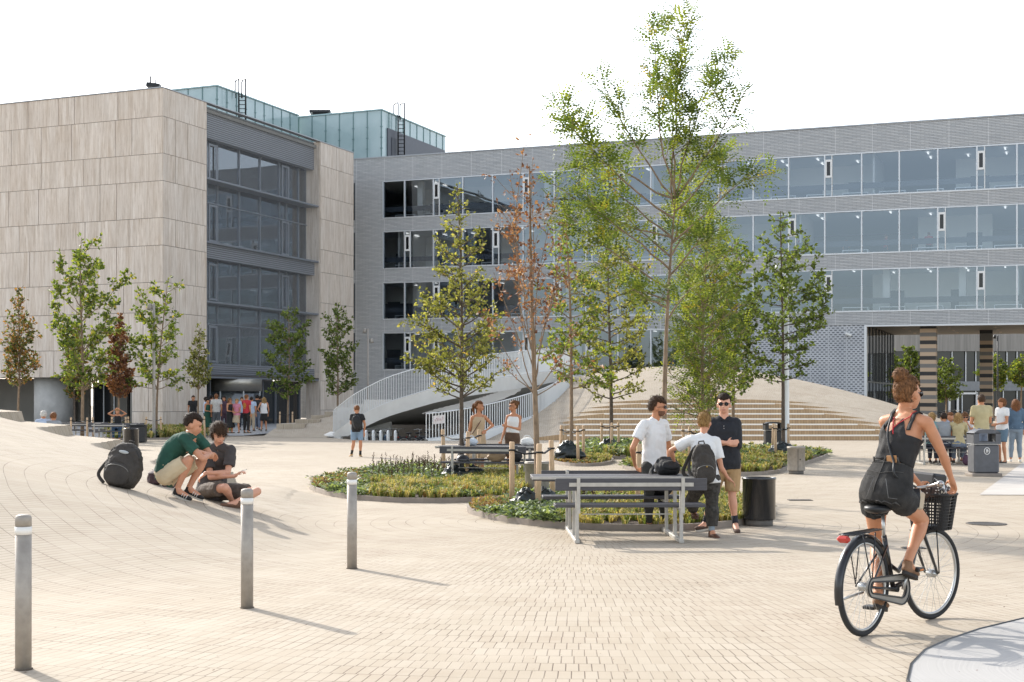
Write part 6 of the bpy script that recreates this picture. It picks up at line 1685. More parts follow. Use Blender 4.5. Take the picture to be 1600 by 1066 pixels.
def lerp_path(a, n=14):
    out = []
    for (p, q) in zip(a, a[1:]):
        for k in range(n): out.append(tuple(p[i] + (q[i] - p[i]) * k / n for i in range(2)))
    out.append(a[-1]); return out
for sx in (-1, 1):
    strip('shirt_strap', lerp_path([(sx * .100, .84), (sx * .092, .95), (sx * .090, 1.02)], 5) + [(sx * .090, 1, .05), (sx * .090, 1, .02), (sx * .09, 1, -.01), (sx * .09, 1, -.04), (sx * .09, 1, -.06)], .034, blk, .009)
red = cloth('red strap', 'b4262c', .7)
strip('bra_strap', lerp_path([(.012, .77), (-.012, .86), (-.040, .95), (-.062, 1.03)], 4) + [(-.064, 1, .05), (-.066, 1, .02), (-.066, 1, -.02)], .010, red)
strip('bra_strap', lerp_path([(-.008, .86), (.012, .93), (.045, 1.0), (.066, 1.04)], 4) + [(.068, 1, .05), (.068, 1, .02), (.068, 1, -.02)], .008, red)
P.trousers(den, .34, .019, 'denim_shorts', .016, .005, hi=.34)
shm = [c for c in P.o.children if c.name.startswith('denim_shorts')][0].data
bs_ = BVHTree.FromPolygons([v.co for v in shm.vertices], [tuple(f.vertices) for f in shm.polygons])
def on_shorts(x, h, off=.003):
    q, n_, _, _ = bs_.ray_cast(back_pt(x, h, .5), -bk); return q + n_ * off if q else back_pt(x, h, .12)
for nm_, pts_, r_w in (('seam', [(0, .40 - .05 * i) for i in range(10)], .0035), ('yoke_seam', [(-.15 + .03 * i, .27 - .05 * (1 - abs(i - 5) / 5)) for i in range(11)], .0025), ('belt_loop', [(0, .455), (0, .40)], .007), ('belt_loop', [(-.10, .445), (-.10, .39)], .007), ('belt_loop', [(.10, .445), (.10, .39)], .007), ('waistband_edge', [(-.13 + .02 * i, .385) for i in range(14)], .003),
        ('hem_fray', [(-.19 + .02 * i, -.155 + .012 * math.sin(i * 2.3)) for i in range(20)], .004)):
    mb = MB(); mb.tube([on_shorts(*q) for q in pts_], r_w, 5); mb.build(nm_, mat('worn denim edge', '4d4b49', .9), P.o)
lp = on_shorts(.055, .425, .006)
mb = MB(); mb.box(lp, (.085, .006, .052), math.atan2(axx.y, axx.x), 0, -.05, bev=.003); mb.build('leather_patch', mat('tan leather', 'a8794c', .6), P.o)
for pts_ in (((1352, 742), (1366, 745), (1354, 776)), ((1384, 748), (1388, 778), (1402, 780))): mb = MB(); mb.tube([at(a_, b_, d - .165) - base for a_, b_ in pts_], .0022, 4); mb.build('pocket_stitching', mat('grey thread', '6a6a6a', .8), P.o)
P.hair(HB_['auburn'], 'bun', 1.02, 2)
P.glasses()
mb = MB(); hd = P.J['head']; mb.tube([hd + P.hm @ Vector(v) for v in ((-.07, -.04, .075), (-.045, -.06, .11), (0, -.04, .125), (.045, -.06, .11), (.07, -.04, .075))], .006, 6); mb.build('hair_tie', mat('teal band', '3c6f6b', .6), P.o)
P.shoes(mat('tan sandal', '7d5b40', .7), 'sole dark', bulky=.95)
# shoulder bag
bagp = at(1431, 778, d + .08); sb = empty('shoulder_bag', bagp, R(35), 'small black and beige bag hanging at the hip of the cyclist on a long strap', 'bag')
mb = MB(); mb.box((.03, 0, -.02), (.10, .045, .13), 0, 0, .2, bev=.012); mb.build('pouch', mat('beige leather', 'b8a890', .6), sb)
mb = MB()
for i in range(9): mb.tube([(-.06 + i * .009, -.02, .07), (-.065 + i * .009, -.03, 0), (-.07 + i * .0095, -.02, -.07)], .006, 5)
mb.build('tassel', M('black plastic'), sb)
mb = MB(); ti = Matrix.Rotation(-R(35), 3, 'Z')
W = lambda v: ti @ (v + base - bagp)
mb.tube(catmull([W(surf(-.072, 1, -.02, .012)), W(surf(-.072, 1, .03, .012)), W(surf(-.066, 1.0, None, .014)), W(surf(-.045, .86, None, .018)), W(surf(-.012, .72, None, .026)), W(surf(.03, .55, None, .034)), W(surf(.07, .38, None, .044)), W(surf(.115, .18, None, .04)), Vector((0, 0, .08))], 6), .0085, 6); mb.build('strap', M('black plastic'), sb)
# things in the basket
it = empty('dotted_bag', HB.location + Matrix.Rotation(R(47), 3, 'Z') @ Vector((1.04, -.02, .97)), R(47), 'brown bag with white dots lying in the bicycle basket', 'bag')
mb = MB(); mb.ell((0, 0, .01), (.13, .16, .075), nu=28, nv=16, fn=lambda q: 1 + .12 * mnoise.noise(q * 3)); mb.build('bag', mat('dotted cloth', '40322b', .7), it)
mb = MB(); rs = random.Random(2)
for i in range(90):
    a = rs.uniform(0, 6.28); p = math.asin(rs.uniform(-.1, 1)); q = Vector((math.cos(p)*math.cos(a), math.cos(p)*math.sin(a), math.sin(p))); kk = 1.005 + .12 * mnoise.noise(q * 3); mb.ell((q.x*.13*kk, q.y*.16*kk, .01 + q.z*.075*kk), (.007, .007, .004), nu=6, nv=4)
mb.build('dots', mat('dot white', 'e2ddd4', .7), it)['kind'] = 'stuff'
it = empty('black_case', HB.location + Matrix.Rotation(R(47), 3, 'Z') @ Vector((1.08, .04, 1.055)), R(30), 'black box shaped case on top of the dotted bag in the bicycle basket', 'case')
mb = MB(); mb.box((0, 0, .03), (.15, .26, .09), 0, .05, .1, bev=.015); mb.build('case', M('black plastic'), it)

# ---------------------------------------------------------------- boy crouching in a green shirt
p0 = hit(285, 780); d = p0.y; base = p0
J = pose(base, d, dict(head=(302, 664, .10), shR=(287, 686, -.04), shL=(309, 684, .30), elR=(317, 717, -.08), wrR=(331, 709, .24), elL=(330, 713, .24), wrL=(313, 706, -.02), hipR=(258, 744, 0), hipL=(266, 742, .24), knR=(296, 718, -.06), knL=(317, 720, .24),
      anR=(277, 764, -.02), anL=(295, 762, .20), toR=(299, 780, -.08), toL=(315, 777, .18)))
J['spine'] = Vector((-.10, 0, .05))
P = Person('boy crouching on the mound in a dark green shirt and beige shorts', base, J, (.80, .10, -.25), 1.12, SK3, hands={'L': dict(dir=(-.9, -.3, .1), palm=(0, -.3, -1), curl=.2), 'R': dict(dir=(.1, .9, -.3), curl=.5)})
P.top(cloth('dark green cotton', '1f4a3c', .85, .2), hem=-.16, sleeve=.62, wr=.009, infl=.022, waist=.01, flare=.018)
P.trousers(cloth('beige twill', 'c9b696', .85, .08), .82, .024, 'shorts', .02, .007)
P.hair(HB_['dark'], 'short', 1.0, 3)
P.shoes(mat('black suede', '1c1b1c', .8, bump=.3), 'sole pale')
for q in 'LR':
    an, to = P.J['an' + q], P.J['to' + q]; mb = MB()
    for i in range(3):
        c = an.lerp(to, .42 + .14 * i); mb.tube([c + Vector((-.012, -.050, -.035)), c + Vector((.004, -.040, -.005)), c + Vector((.016, -.012, .016))], .0045, 5)
    mb.build('shoe_stripes', M('sole white'), P.o)
# ---------------------------------------------------------------- boy sitting cross legged
p0 = hit(350, 786); d = p0.y; base = p0
J = pose(base, d, dict(head=(342, 678, -.05), shR=(323, 700, .10), shL=(361, 703, .02), elL=(356, 739, -.10), wrL=(322, 739, -.22), elR=(329, 746, -.06), wrR=(367, 744, -.26), hipR=(318, 768, .14), hipL=(342, 769, .12), knR=(352, 762, -.42), knL=(402, 768, -.12),
      anR=(362, 782, -.10), anL=(372, 783, -.34), toR=(378, 788, .02), toL=(354, 789, -.42)))
J['spine'] = Vector((-.03, .10, .02))
P = Person('boy sitting cross legged in a charcoal T-shirt holding a cigarette', base, J, (.42, -.70, -.48), 1.10, SK1, hands={'R': dict(dir=(.75, -.1, .55), palm=(.5, 0, -.6), curl=.55), 'L': dict(dir=(-.8, 0, -.6), palm=(0, .4, -1), curl=.4)})
P.top(cloth('charcoal cotton', '45403f', .85, .15), hem=-.06, sleeve=.72, wr=.009, infl=.022, flare=.02)
P.trousers(cloth('dark striped shorts', '5b5149', .85, .25, 20), .78, .022, 'shorts', .02, .008)
P.hair(HB_['brown'], 'mop', 1.04, 6)
P.shoes(mat('brown foot shoe', '6a4c3a', .8), 'sole brown')
cg_ = empty('cigarette', base + P.J['wrR'] + Vector((.125, -.02, .07)), 0, 'cigarette between the fingers of the boy sitting cross legged', 'cigarette')
mb = MB(); mb.tube([(-.03, 0, 0), (.035, 0, .02)], .004, 8); mb.build('paper', M('sole white'), cg_); mb = MB(); mb.tube([(.035, 0, .02), (.045, 0, .023)], .0042, 8); mb.build('tip', mat('ash', '6b6460', .9), cg_)
# ---------------------------------------------------------------- man in white T-shirt
d = 18.0; base = gx(1030, d)
J = pose(base, d, dict(head=(1029, 637, 0), shR=(1006, 664, -.10), shL=(1037, 663, .18), elR=(988, 701, -.16), wrR=(992, 727, .02), elL=(1046, 703, .30), wrL=(1044, 733, .25), hipR=(1014, 730, -.06), hipL=(1032, 730, .12), knR=(1014, 776, -.10), knL=(1034, 776, .10), anR=(1014, 819, 0), anL=(1040, 818, .15), toR=(1030, 827, -.03), toL=(1054, 825, .12)))
P = Person('bearded man in a white T-shirt with sunglasses and his hand at his hip', base, J, (.93, -.30, -.02), 1.0, SK2, hands={'R': dict(dir=(.35, .5, -.5), palm=(1, 0, 0), curl=.6)})
P.top(cloth('white cotton', 'dedddb', .85, .04), hem=-.10, sleeve=.60, wr=.009, infl=.020, flare=.02, waist=.02)
P.trousers(cloth('dark grey trousers', '33322f', .85, .2), 1.94, .014)
P.hair(HB_['brown'], 'curly', 1.0, 1); P.beard(mat('short beard', '6b4a37', .8, var=.3, vscale=80)); P.glasses(); P.shoes(mat('brown leather shoe', '5c3a28', .5), 'sole brown')
# ---------------------------------------------------------------- man in black shirt with crossed arms
d = 17.8; base = gx(1132, d)
J = pose(base, d, dict(head=(1131, 632, 0), shR=(1113, 661, .05), shL=(1150, 661, .02), elR=(1110, 696, -.06), wrR=(1136, 693, -.20), elL=(1153, 696, -.04), wrL=(1123, 690, -.26), hipR=(1123, 728, 0), hipL=(1145, 728, 0), knR=(1112, 775, .02), knL=(1144, 776, -.04), anR=(1102, 817, .15), anL=(1149, 818, 0), toR=(1090, 826, .02), toL=(1152, 831, -.16)))
P = Person('tall man in an open black shirt and tan shorts standing with his arms crossed', base, J, (-.18, -.97, -.03), 1.02, SK1, hands={'R': dict(dir=(.9, .1, .1), palm=(0, 1, 0), curl=.2), 'L': dict(dir=(-.9, .1, -.05), palm=(0, 1, 0), curl=.3)})
P.top(cloth('black shirting', '16181f', .75, .2), hem=-.14, sleeve=1.12, wr=.008, infl=.027, flare=.01, waist=.02)
P.trousers(cloth('tan twill', 'a98a62', .85, .08), .84, .02, 'shorts', .016)
P.hair(HB_['dark'], 'short', 1.0, 5); P.glasses(); P.shoes(mat('brown canvas shoe', '4a352a', .8), 'sole pale', cloth('navy sock', '23262f'))
mb = MB()
for i in range(5): z = .93 - .055 * i; q = P.pel.lerp(P.sh, z); mb.ell(q + Vector((-.025, -.128, 0)), (.006, .004, .006), nu=8, nv=5)
mb.build('shirt_button', mat('button', 'b9b6b0', .4), P.o)
mb = MB(); n_ = P.sh.lerp(P.J['neck'], .45)
mb.tube([n_ + Vector((.078 * math.sin(a), -.070 * math.cos(a), .018 - .030 * math.cos(a))) for a in [R(18 + 324 * i / 16) for i in range(17)]], (.020, .008), 8); mb.build('collar', M('black shirting'), P.o)
# ---------------------------------------------------------------- blonde woman with the rucksack
d = 17.1; base = gx(1105, d)
J = pose(base, d, dict(head=(1101, 661, .12), shL=(1078, 688, .02), shR=(1118, 690, .02), elL=(1048, 704, .14), wrL=(1055, 725, .30), elR=(1127, 731, -.02), wrR=(1138, 748, .0), hipL=(1094, 754, .0), hipR=(1111, 755, .0), knL=(1080, 782, .30), knR=(1113, 792, .0), anL=(1084, 798, .58), anR=(1112, 829, 0), toL=(1088, 807, .42), toR=(1119, 840, -.10)))
P = Person('blonde woman seen from behind in a white T-shirt, wearing a grey rucksack', base, J, (.35, .93, -.15), .95, SK3, female=True, hands={'R': dict(dir=(.7, 0, -.5), palm=(0, 0, -1), curl=.4), 'L': dict(dir=(.3, .6, -.4), curl=.4)})
P.top(cloth('white cotton', 'dedddb', .85, .04), hem=-.0, sleeve=.66, wr=.007, infl=.026, flare=.018)
P.trousers(cloth('patterned trousers', '3a3733', .85, .55, 26), 1.82, .026, 'trousers', .012, .009)
P.hair(HB_['blonde'], 'lowbun', 1.0, 8); P.shoes(mat('brown leather shoe', '5c3a28', .5), 'sole brown', cloth('grey blue sock', '8c9aa6'))
WR = P
# ---------------------------------------------------------------- women at the second table
d = 30.9; base = gx(748, d)
J = pose(base, d, dict(head=(749, 635.5, 0), shR=(738, 652.5, -.04), shL=(758, 652, .04), elR=(733, 676, .03), wrR=(737, 694, -.08), elL=(770, 665, .04), wrL=(759, 673, -.06), hipR=(741, 686, 0), hipL=(752, 686, 0), knR=(742, 713, 0), knL=(753, 713, 0), anR=(742, 738, 0), anL=(754, 738, 0), toR=(746, 744, -.15), toL=(759, 744, -.12)))
P = Person('woman with a ponytail in a beige button dress, hand on her hip', base, J, (.9, -.35, 0), .96, SK2, female=True, vox=.013)
P.top(cloth('beige linen', 'b9a285', .85, .06), hem=.0, armless=True, infl=.014, wr=.005, name='dress_top'); P.skirt(cloth('beige linen', 'b9a285'), .42, .09, 'dress_skirt')
P.hair(HB_['ginger'], 'pony'); P.shoes(mat('orange shoe', 'a5603c', .7))
mb = MB(); mb.tube(catmull([P.J['shL'] + Vector((-.03, -.03, .05)), P.sh.lerp(P.pel, .35) + Vector((0, -.15, 0)), P.pel + Vector((-.12, -.12, .12))], 5), .010, 6); mb.build('bag_strap', mat('brown strap', '5b3a2c', .6), P.o)
base = gx(802, d)
J = pose(base, d, dict(head=(802, 635, 0), shR=(793.5, 651.5, .03), shL=(812, 652, -.02), elR=(788, 674, .02), wrR=(783, 690, -.05), elL=(812, 671, -.06), wrL=(792, 666, -.14), hipR=(795, 686, 0), hipL=(806, 686, 0), knR=(795, 713, 0), knL=(806, 713, 0), anR=(795, 738, 0), anL=(807, 738, 0), toR=(790, 744, -.15), toL=(801, 744, -.12)))
P = Person('woman in a white top, brown skirt and sunglasses holding her elbow', base, J, (-.9, -.35, 0), .96, SK2, female=True, vox=.013)
P.top(cloth('white cotton', 'dedddb'), hem=.2, armless=True, infl=.012, wr=.004, name='tank_top'); P.skirt(cloth('brown wool', '5a4434', .9, .15), .40, .02, 'skirt')
P.hair(HB_['auburn'], 'lowbun', .98, 4); P.glasses(); P.shoes(mat('tan sandal', '7d5b40', .7))
# ---------------------------------------------------------------- man looking at his phone
d = 42.0; base = gx(557, d)
J = pose(base, d, dict(head=(557.5, 641, .06), shL=(550, 650, 0), shR=(566, 650, 0), elL=(548.5, 662, .12), wrL=(553, 658, .36), elR=(570, 663, 0), wrR=(569, 676, .04), hipL=(553, 673, 0), hipR=(562.5, 673, 0), knL=(552.5, 692, 0), knR=(563.5, 692, 0), anL=(549.5, 709, 0), anR=(563, 710, 0), toL=(547.5, 713, .12), toR=(564, 713.5, .12)))
P = Person('man seen from behind in a black T-shirt and denim shorts, bent over his phone', base, J, (-.1, .9, -.5), .98, SK2, hero=False, vox=.016)
P.top(cloth('black cotton', '1e1d1e'), hem=-.1, sleeve=.55, infl=.02); P.trousers(cloth('blue denim', '7d93a8', .85, .15), .8, .016, 'shorts', .012); P.hair(HB_['ginger'], 'short', 1.05); P.shoes(mat('tan trainer', 'a58253', .8), 'sole pale', cloth('black sock', '1d1d1f'))
PM = P
# ---------------------------------------------------------------- generic standing / sitting figures
def stand(label, px, d, z, h, yaw, topc, botc, hairc, style='short', female=False, bottom='trousers', arms='down', skin_=None, sleeve=.5, shoe=None, group=None, lean=0):
    base = Vector(((px - 800) / F * d, d, z)); k = h / 1.75; a = R(yaw); fw = Vector((math.sin(a), -math.cos(a), 0)); rt = Vector((-math.cos(a), -math.sin(a), 0))  # yaw 0 = facing the camera
    def V(x, y, zz): return (rt * x + fw * y) * k + Vector((0, 0, zz * k))
    sw = .17 if female else .19
    J = dict(head=V(0, .02, 1.625), shR=V(sw, 0, 1.455), shL=V(-sw, 0, 1.455), hipR=V(.09, 0, .92), hipL=V(-.09, 0, .92), knR=V(.10 + lean, .03, .50), knL=V(-.11, .04, .50), anR=V(.11 + lean * 1.5, -.03, .09), anL=V(-.13, 0, .09), toR=V(.13 + lean * 1.5, .13, .035), toL=V(-.16, .16, .035))
    A_ = dict(down=((.24, -.03, 1.12), (.23, .05, .88)), fold=((.23, .06, 1.15), (-.02, .20, 1.14)), front=((.23, .04, 1.13), (.07, .24, 1.10)), hip=((.34, -.08, 1.17), (.19, .06, 1.0)), up=((.30, .10, 1.30), (.10, .08, 1.56)))
    ar = arms if isinstance(arms, tuple) else (arms, arms)
    for q, sx, nm in (('R', 1, ar[0]), ('L', -1, ar[1])):
        e, w_ = A_[nm]; J['el' + q] = V(e[0] * sx, e[1], e[2] - (.02 if sx < 0 else 0)); J['wr' + q] = V(w_[0] * sx, w_[1], w_[2] - (.03 if sx < 0 else 0))
    P = Person(label, base, J, fw + Vector((0, 0, -.05)), k, skin_ or SK2, hero=False, female=female, group=group, vox=.02)
    P.top(topc, hem=.05 if bottom == 'skirt' else -.05, sleeve=sleeve, infl=.018, armless=sleeve == 0)
    if bottom == 'trousers': P.trousers(botc, 1.9, .02)
    elif bottom == 'shorts': P.trousers(botc, .8, .016, 'shorts', .012)
    elif bottom == 'skirt': P.skirt(botc, .36, .05)
    elif bottom == 'dress': P.skirt(botc, .62, .06, 'dress_skirt')
    P.hair(hairc, style, 1.03); P.shoes(shoe or mat('dark shoe', '3a322c', .7)); return P
c_ = cloth; G_ = 'people gathered outside the entrance'
D0 = 68.5
bt = c_('black cotton', '1e1d1e'); wt = c_('white cotton', 'dedddb')
gs = c_('grey striped cotton', 'c2bfba', .85, .15, 20); gj = c_('grey jeans', '5a5e63'); rd = c_('red cotton', 'b5303a'); pk = c_('pink striped cotton', 'c77f92', .85, .2, 20); dk = c_('navy cotton', '2b2e3c'); gn = c_('dark green cotton', '1f4a3c'); lb = c_('light blue cotton', 'a9b7cb'); sand = c_('sand twill', 'b3a28a'); bj = c_('blue grey jeans', '6a7484'); pu = c_('plum cotton', '4a3542')
stand('man in a black T-shirt with a grey print, leftmost of the entrance crowd', 302, 69, .2, 1.78, 10, bt, dk, HB_['brown'], group=G_)
stand('short haired woman in a dark green sleeveless top left of the entrance crowd', 324, 67, .2, 1.62, 60, gn, gn, HB_['black'], 'curly', True, 'dress', 'front', sleeve=0, group=G_)
stand('person in a light blue shirt half hidden behind the woman in green', 321.5, 71, .2, 1.72, 110, lb, dk, HB_['dark'], arms='front', group=G_)
stand('dark haired man in navy behind the man in the grey striped T-shirt', 330, 71.5, .2, 1.80, 160, dk, dk, HB_['black'], group=G_)
stand('man seen from behind in a grey striped T-shirt and grey jeans', 338, 67, .2, 1.84, 190, gs, gj, HB_['ginger'], 'curly', group=G_)
stand('person in plum in the shade behind the woman in the long black dress', 350, 72, .2, 1.76, 20, pu, pu, HB_['dark'], 'long', True, group=G_)
stand('woman in a long black dress holding her hands in front', 359, 66.5, .15, 1.70, 60, bt, bt, HB_['auburn'], 'long', True, 'dress', 'front', sleeve=0, group=G_)
stand('woman in a pink striped top and grey skirt, legs apart', 370, 66.5, .15, 1.66, -20, pk, sand, HB_['blonde'], 'lowbun', True, 'skirt', 'front', sleeve=.4, group=G_, lean=.12)
PR = stand('man in a red T-shirt with a yellow print on the back, black trousers', 385, 66.5, .15, 1.86, 150, rd, bt, HB_['ginger'], arms=('down', 'up'), group=G_)
stand('person in white in the doorway shade behind the man in red', 378, 72.5, .2, 1.72, 30, lb, dk, HB_['brown'], group=G_)
stand('person in pale trousers with a dark bag right of the man in red', 393, 69, .2, 1.72, 170, lb, sand, HB_['dark'], group=G_)
stand('man seen from behind in a black T-shirt and blue grey jeans entering', 401.5, 71, .2, 1.82, 185, bt, bj, HB_['black'], group=G_)
stand('person in a white shirt just inside the revolving door', 405.5, 74, .2, 1.78, 180, wt, dk, HB_['dark'], group=G_)
stand('blonde long haired woman in a white top and black skirt walking in', 412.5, 69.5, .2, 1.70, 200, wt, bt, HB_['blonde'], 'long', True, 'skirt', ('down', 'hip'), sleeve=0, group=G_)
mb = MB(); b = PR.sh.lerp(PR.pel, .35); a = R(150); bkv = Vector((-math.sin(a), math.cos(a), 0)); sdv = Vector((math.cos(a), math.sin(a), 0))
for (u, v) in ((0, .08), (-.05, 0), (.05, -.02), (0, -.10)): mb.tube([b + bkv * .145 + sdv * (u + .05 * math.cos(t)) + Vector((0, 0, v + .045 * math.sin(t))) for t in [k * math.pi / 4 for k in range(8)]], .012, 5, closed=True)
mb.build('shirt_print', mat('yellow print', 'c9a13c', .7), PR.o)
stand('man seen from behind in a two tone khaki shirt and jeans at the right', 1533.5, 33.6, 0, 1.84, 185, c_('khaki shirt', 'b3a67f', .85, .12), bj, HB_['brown'], arms='front', sleeve=.6)
stand('boy in a white T-shirt and blue shorts looking down at the right', 1566, 37.4, 0, 1.76, -70, wt, c_('blue grey shorts', '5f7585'), HB_['ginger'], 'mop', False, 'shorts', ('down', 'front'))
stand('long haired girl in a denim jacket and tight jeans, rightmost', 1587, 38.2, 0, 1.74, 170, c_('denim jacket', '52677a', .85, .2), c_('slim jeans', '7e8b97'), HB_['ginger'], 'long', True, 'trousers', 'down', sleeve=1.8, shoe=mat('white shoe', 'd9d7d2', .7))
def sit(label, px, d, z, yaw, topc, botc, hairc, style='short', female=False, arms='front', skin_=None, sleeve=.5, bottom='trousers', seat=.46, k=1.0, group=None, glasses=False):
    base = Vector(((px - 800) / F * d, d, z)); a = R(yaw); fw = Vector((math.sin(a), -math.cos(a), 0)); rt = Vector((-math.cos(a), -math.sin(a), 0))
    def V(x, y, zz): return (rt * x + fw * y) * k + Vector((0, 0, zz))
    s0 = seat + .09
    J = dict(head=V(0, .10, s0 + .70), shR=V(.18, .05, s0 + .53), shL=V(-.18, .05, s0 + .53), hipR=V(.09, 0, s0), hipL=V(-.09, 0, s0), knR=V(.13, .42, s0 + .02), knL=V(-.13, .43, s0 + .02), anR=V(.13, .42, .10), anL=V(-.12, .38, .10), toR=V(.14, .57, .04), toL=V(-.13, .53, .04))
    A_ = dict(front=((.25, .16, s0 + .24), (.10, .36, s0 + .24)), head=((.38, .16, s0 + .62), (.10, .14, s0 + .80)), chin=((.20, .32, s0 + .25), (.05, .26, s0 + .52)), down=((.25, .02, s0 + .22), (.2, .16, s0 + .02)))
    ar = arms if isinstance(arms, tuple) else (arms, arms)
    for q, sx, nm in (('R', 1, ar[0]), ('L', -1, ar[1])):
        e, w_ = A_[nm]; J['el' + q] = V(e[0] * sx, e[1], e[2]); J['wr' + q] = V(w_[0] * sx, w_[1], w_[2])
    P = Person(label, base, J, fw + Vector((0, 0, -.08)), k, skin_ or SK2, hero=False, female=female, group=group, vox=.02)
    P.top(topc, hem=-.05, sleeve=sleeve, infl=.018, armless=sleeve == 0); P.trousers(botc, 1.9 if bottom == 'trousers' else .8, .02, bottom)
    P.hair(hairc, style, 1.03); P.shoes(mat('dark shoe', '3a322c', .7))
    if glasses: P.glasses()
    return P
T_ = 'people sitting round the right picnic table'
gt = c_('grey marl cotton', '8b8f93')
sit('man with short dark hair in a grey T-shirt, his back to us, at the table', 1476, 36.8, 0, 178, gt, dk, HB_['dark'], group=T_)
sit('long haired blonde woman in khaki at the table, back turned', 1497, 36.7, 0, 160, c_('khaki shirt', 'b3a67f'), bj, HB_['blonde'], 'long', True, 'chin', sleeve=1.6, group=T_)
sit('man facing us across the table behind the grey T-shirt', 1483, 38.4, 0, 5, lb, dk, HB_['ginger'], group=T_)
sit('woman in white with sunglasses facing us at the table', 1507, 38.4, 0, -10, wt, bj, HB_['auburn'], 'mop', True, 'chin', group=T_, glasses=True)
sit('person in teal at the left end of the table, half hidden by the cyclist', 1455, 36.9, 0, 150, c_('teal cotton', '6d8f90'), dk, HB_['blonde'], 'mop', group=T_)
sit('woman in a black top sitting at the left table, both hands on her head', 184, 59.0, 0, 8, bt, c_('blue jeans', '46617f'), HB_['blonde'], 'lowbun', True, ('head', 'head'), sleeve=0, k=.98)
bn = empty('bench', gx(75, 42), 0, 'low dark bench hidden behind the mound under the two seated old people', 'bench')
mb = MB(); mb.box((0, 0, .43), (1.8, .42, .06), bev=.01); mb.build('seat', M('charcoal board'), bn)
for x in (-.7, .7): mb = MB(); mb.box((x, 0, .2), (.06, .36, .4)); mb.build('leg', M('galvanised'), bn)
sit('white haired old man, only his head showing above the mound', 68, 42, 0, 200, lb, dk, HB_['white'], 'curly', group=None, seat=.47)
sit('curly brown haired person, only the head showing above the mound', 82.5, 42, 0, 185, gt, dk, HB_['ginger'], 'curly', group=None, seat=.42)

# ================================================================ bags
def rucksack(loc, rz, w, h, dp, m, label, tilt=(0, 0), strap=True, pocket=True, seed=0, scale=1, zipc='grey zip'):
    root = empty('rucksack', loc, rz, label, 'rucksack'); root.rotation_euler = (tilt[0], tilt[1], rz); mb = MB()
    def fn(dv): return 1 + .05 * mnoise.noise(dv * 3 + Vector((seed, 0, 0)))
    def se(c, r, mbx, e=.62):
        nu, nv = 28, 20; vs = []; fs = []
        for i in range(nv + 1):
            ph = math.pi * i / nv - math.pi/2
            for j in range(nu):
                q = 2*math.pi*j/nu; g = lambda v, p=e: math.copysign(abs(v) ** p, v)
                x = g(math.cos(ph)) * g(math.cos(q)); y = g(math.cos(ph)) * g(math.sin(q)); z = g(math.sin(ph), .75)
                tp = 1 - .22 * max(0, z); vs.append((c[0] + r[0]*x*tp, c[1] + r[1]*y*tp, c[2] + r[2]*z))
        for i in range(nv):
            for j in range(nu): fs.append((i*nu+j, i*nu+(j+1) % nu, (i+1)*nu+(j+1) % nu, (i+1)*nu+j))
        mbx.add(vs, fs, True)
    se((0, 0, h * .5), (w/2, dp * .36, h * .5), mb); se((0, -dp * .22, h * .40), (w * .43, dp * .24, h * .38), mb)
    remesh('body', mb, .009, 3, m, root, wr=.013, wscale=12, seed=seed)
    if pocket:
        mb = MB(); se((0, -dp * .42, h * .30), (w * .36, dp * .14, h * .24), mb); o = remesh('front_pocket', mb, .009, 2, m, root, wr=.005, wscale=14, seed=seed + 2)
        mb = MB(); mb.tube([(w * .34 * math.sin(a), -dp * .50 - .02 * math.cos(a), h * .36 + h * .13 * math.cos(a)) for a in [R(-80 + 16 * i) for i in range(11)]], .004, 5); mb.build('zip', mat('grey zip', '77756f', .5), o)
    mb = MB(); mb.tube([(w * .45 * math.sin(a), -dp * .18, h * .62 + h * .33 * math.cos(a)) for a in [R(-85 + 17 * i) for i in range(11)]], .005, 5); mb.build('zip', mat('black zip', '0f0f10', .4), root)
    mb = MB(); mb.tube([(-.04, dp * .2, h * .96), (-.03, dp * .15, h * 1.05), (.03, dp * .15, h * 1.05), (.04, dp * .2, h * .96)], .009, 6); mb.build('handle', m, root)
    if strap:
        for sx in (-1, 1):
            mb = MB(); mb.tube(catmull([Vector(v) for v in ((sx * w * .2, dp * .3, h * .92), (sx * w * .42, dp * .62, h * .70), (sx * w * .52, dp * .62, h * .35), (sx * w * .42, dp * .3, h * .08))], 5), (.007, .026), 8); mb.build('shoulder_strap', m, root)
    return root
RB = mat('rucksack charcoal', '3d3833', .75, 0, var=.25, vscale=6, bump=.5, bscale=260); RK = mat('rucksack black', '1d1d1f', .7, 0, var=.25, vscale=8, bump=.4, bscale=260)
q = hit(186, 761); r_ = rucksack(q + Vector((0, 0, -.02)), R(-12), .49, .60, .36, RB, 'large charcoal rucksack standing on the mound left of the boys', tilt=(R(-8), R(10)), seed=4, strap=False)
mb = MB(); mb.ell((.02, -.135, .47), (.07, .014, .022), R(0) or None, nu=16, nv=8); mb.build('paper_inside', mat('grey paper', 'a9adad', .8), r_)
mb = MB(); mb.tube(catmull([Vector(v) for v in ((-.16, .02, .46), (-.28, -.02, .24), (-.30, -.05, .12), (-.2, -.05, .03))], 5), (.006, .022), 8); mb.build('shoulder_strap', RB, r_)
q = hit(236, 757); r_ = rucksack(q + Vector((0, .08, .03)), R(-25), .32, .42, .22, mat('rucksack maroon', '453035', .7, bump=.4, var=.3, bscale=200), 'small maroon and black rucksack lying behind the crouching boy', tilt=(R(-72), R(0)), seed=7)
rucksack(Vector((1.37 + .62, 17.25 + .10, .76)), R(20), .34, .26, .22, RK, 'black rucksack lying on the end of the front picnic table', tilt=(R(-38), 0), seed=9)
rucksack(Vector((1.37 + .52, 17.95, .465)), R(-20), .40, .30, .24, RK, 'black bag on the rear seat of the front picnic table', tilt=(R(-30), 0), seed=12, strap=False)
bkn = WR.shax.cross((WR.sh - WR.pel).normalized()); bkn = -bkn if bkn.y > 0 else bkn
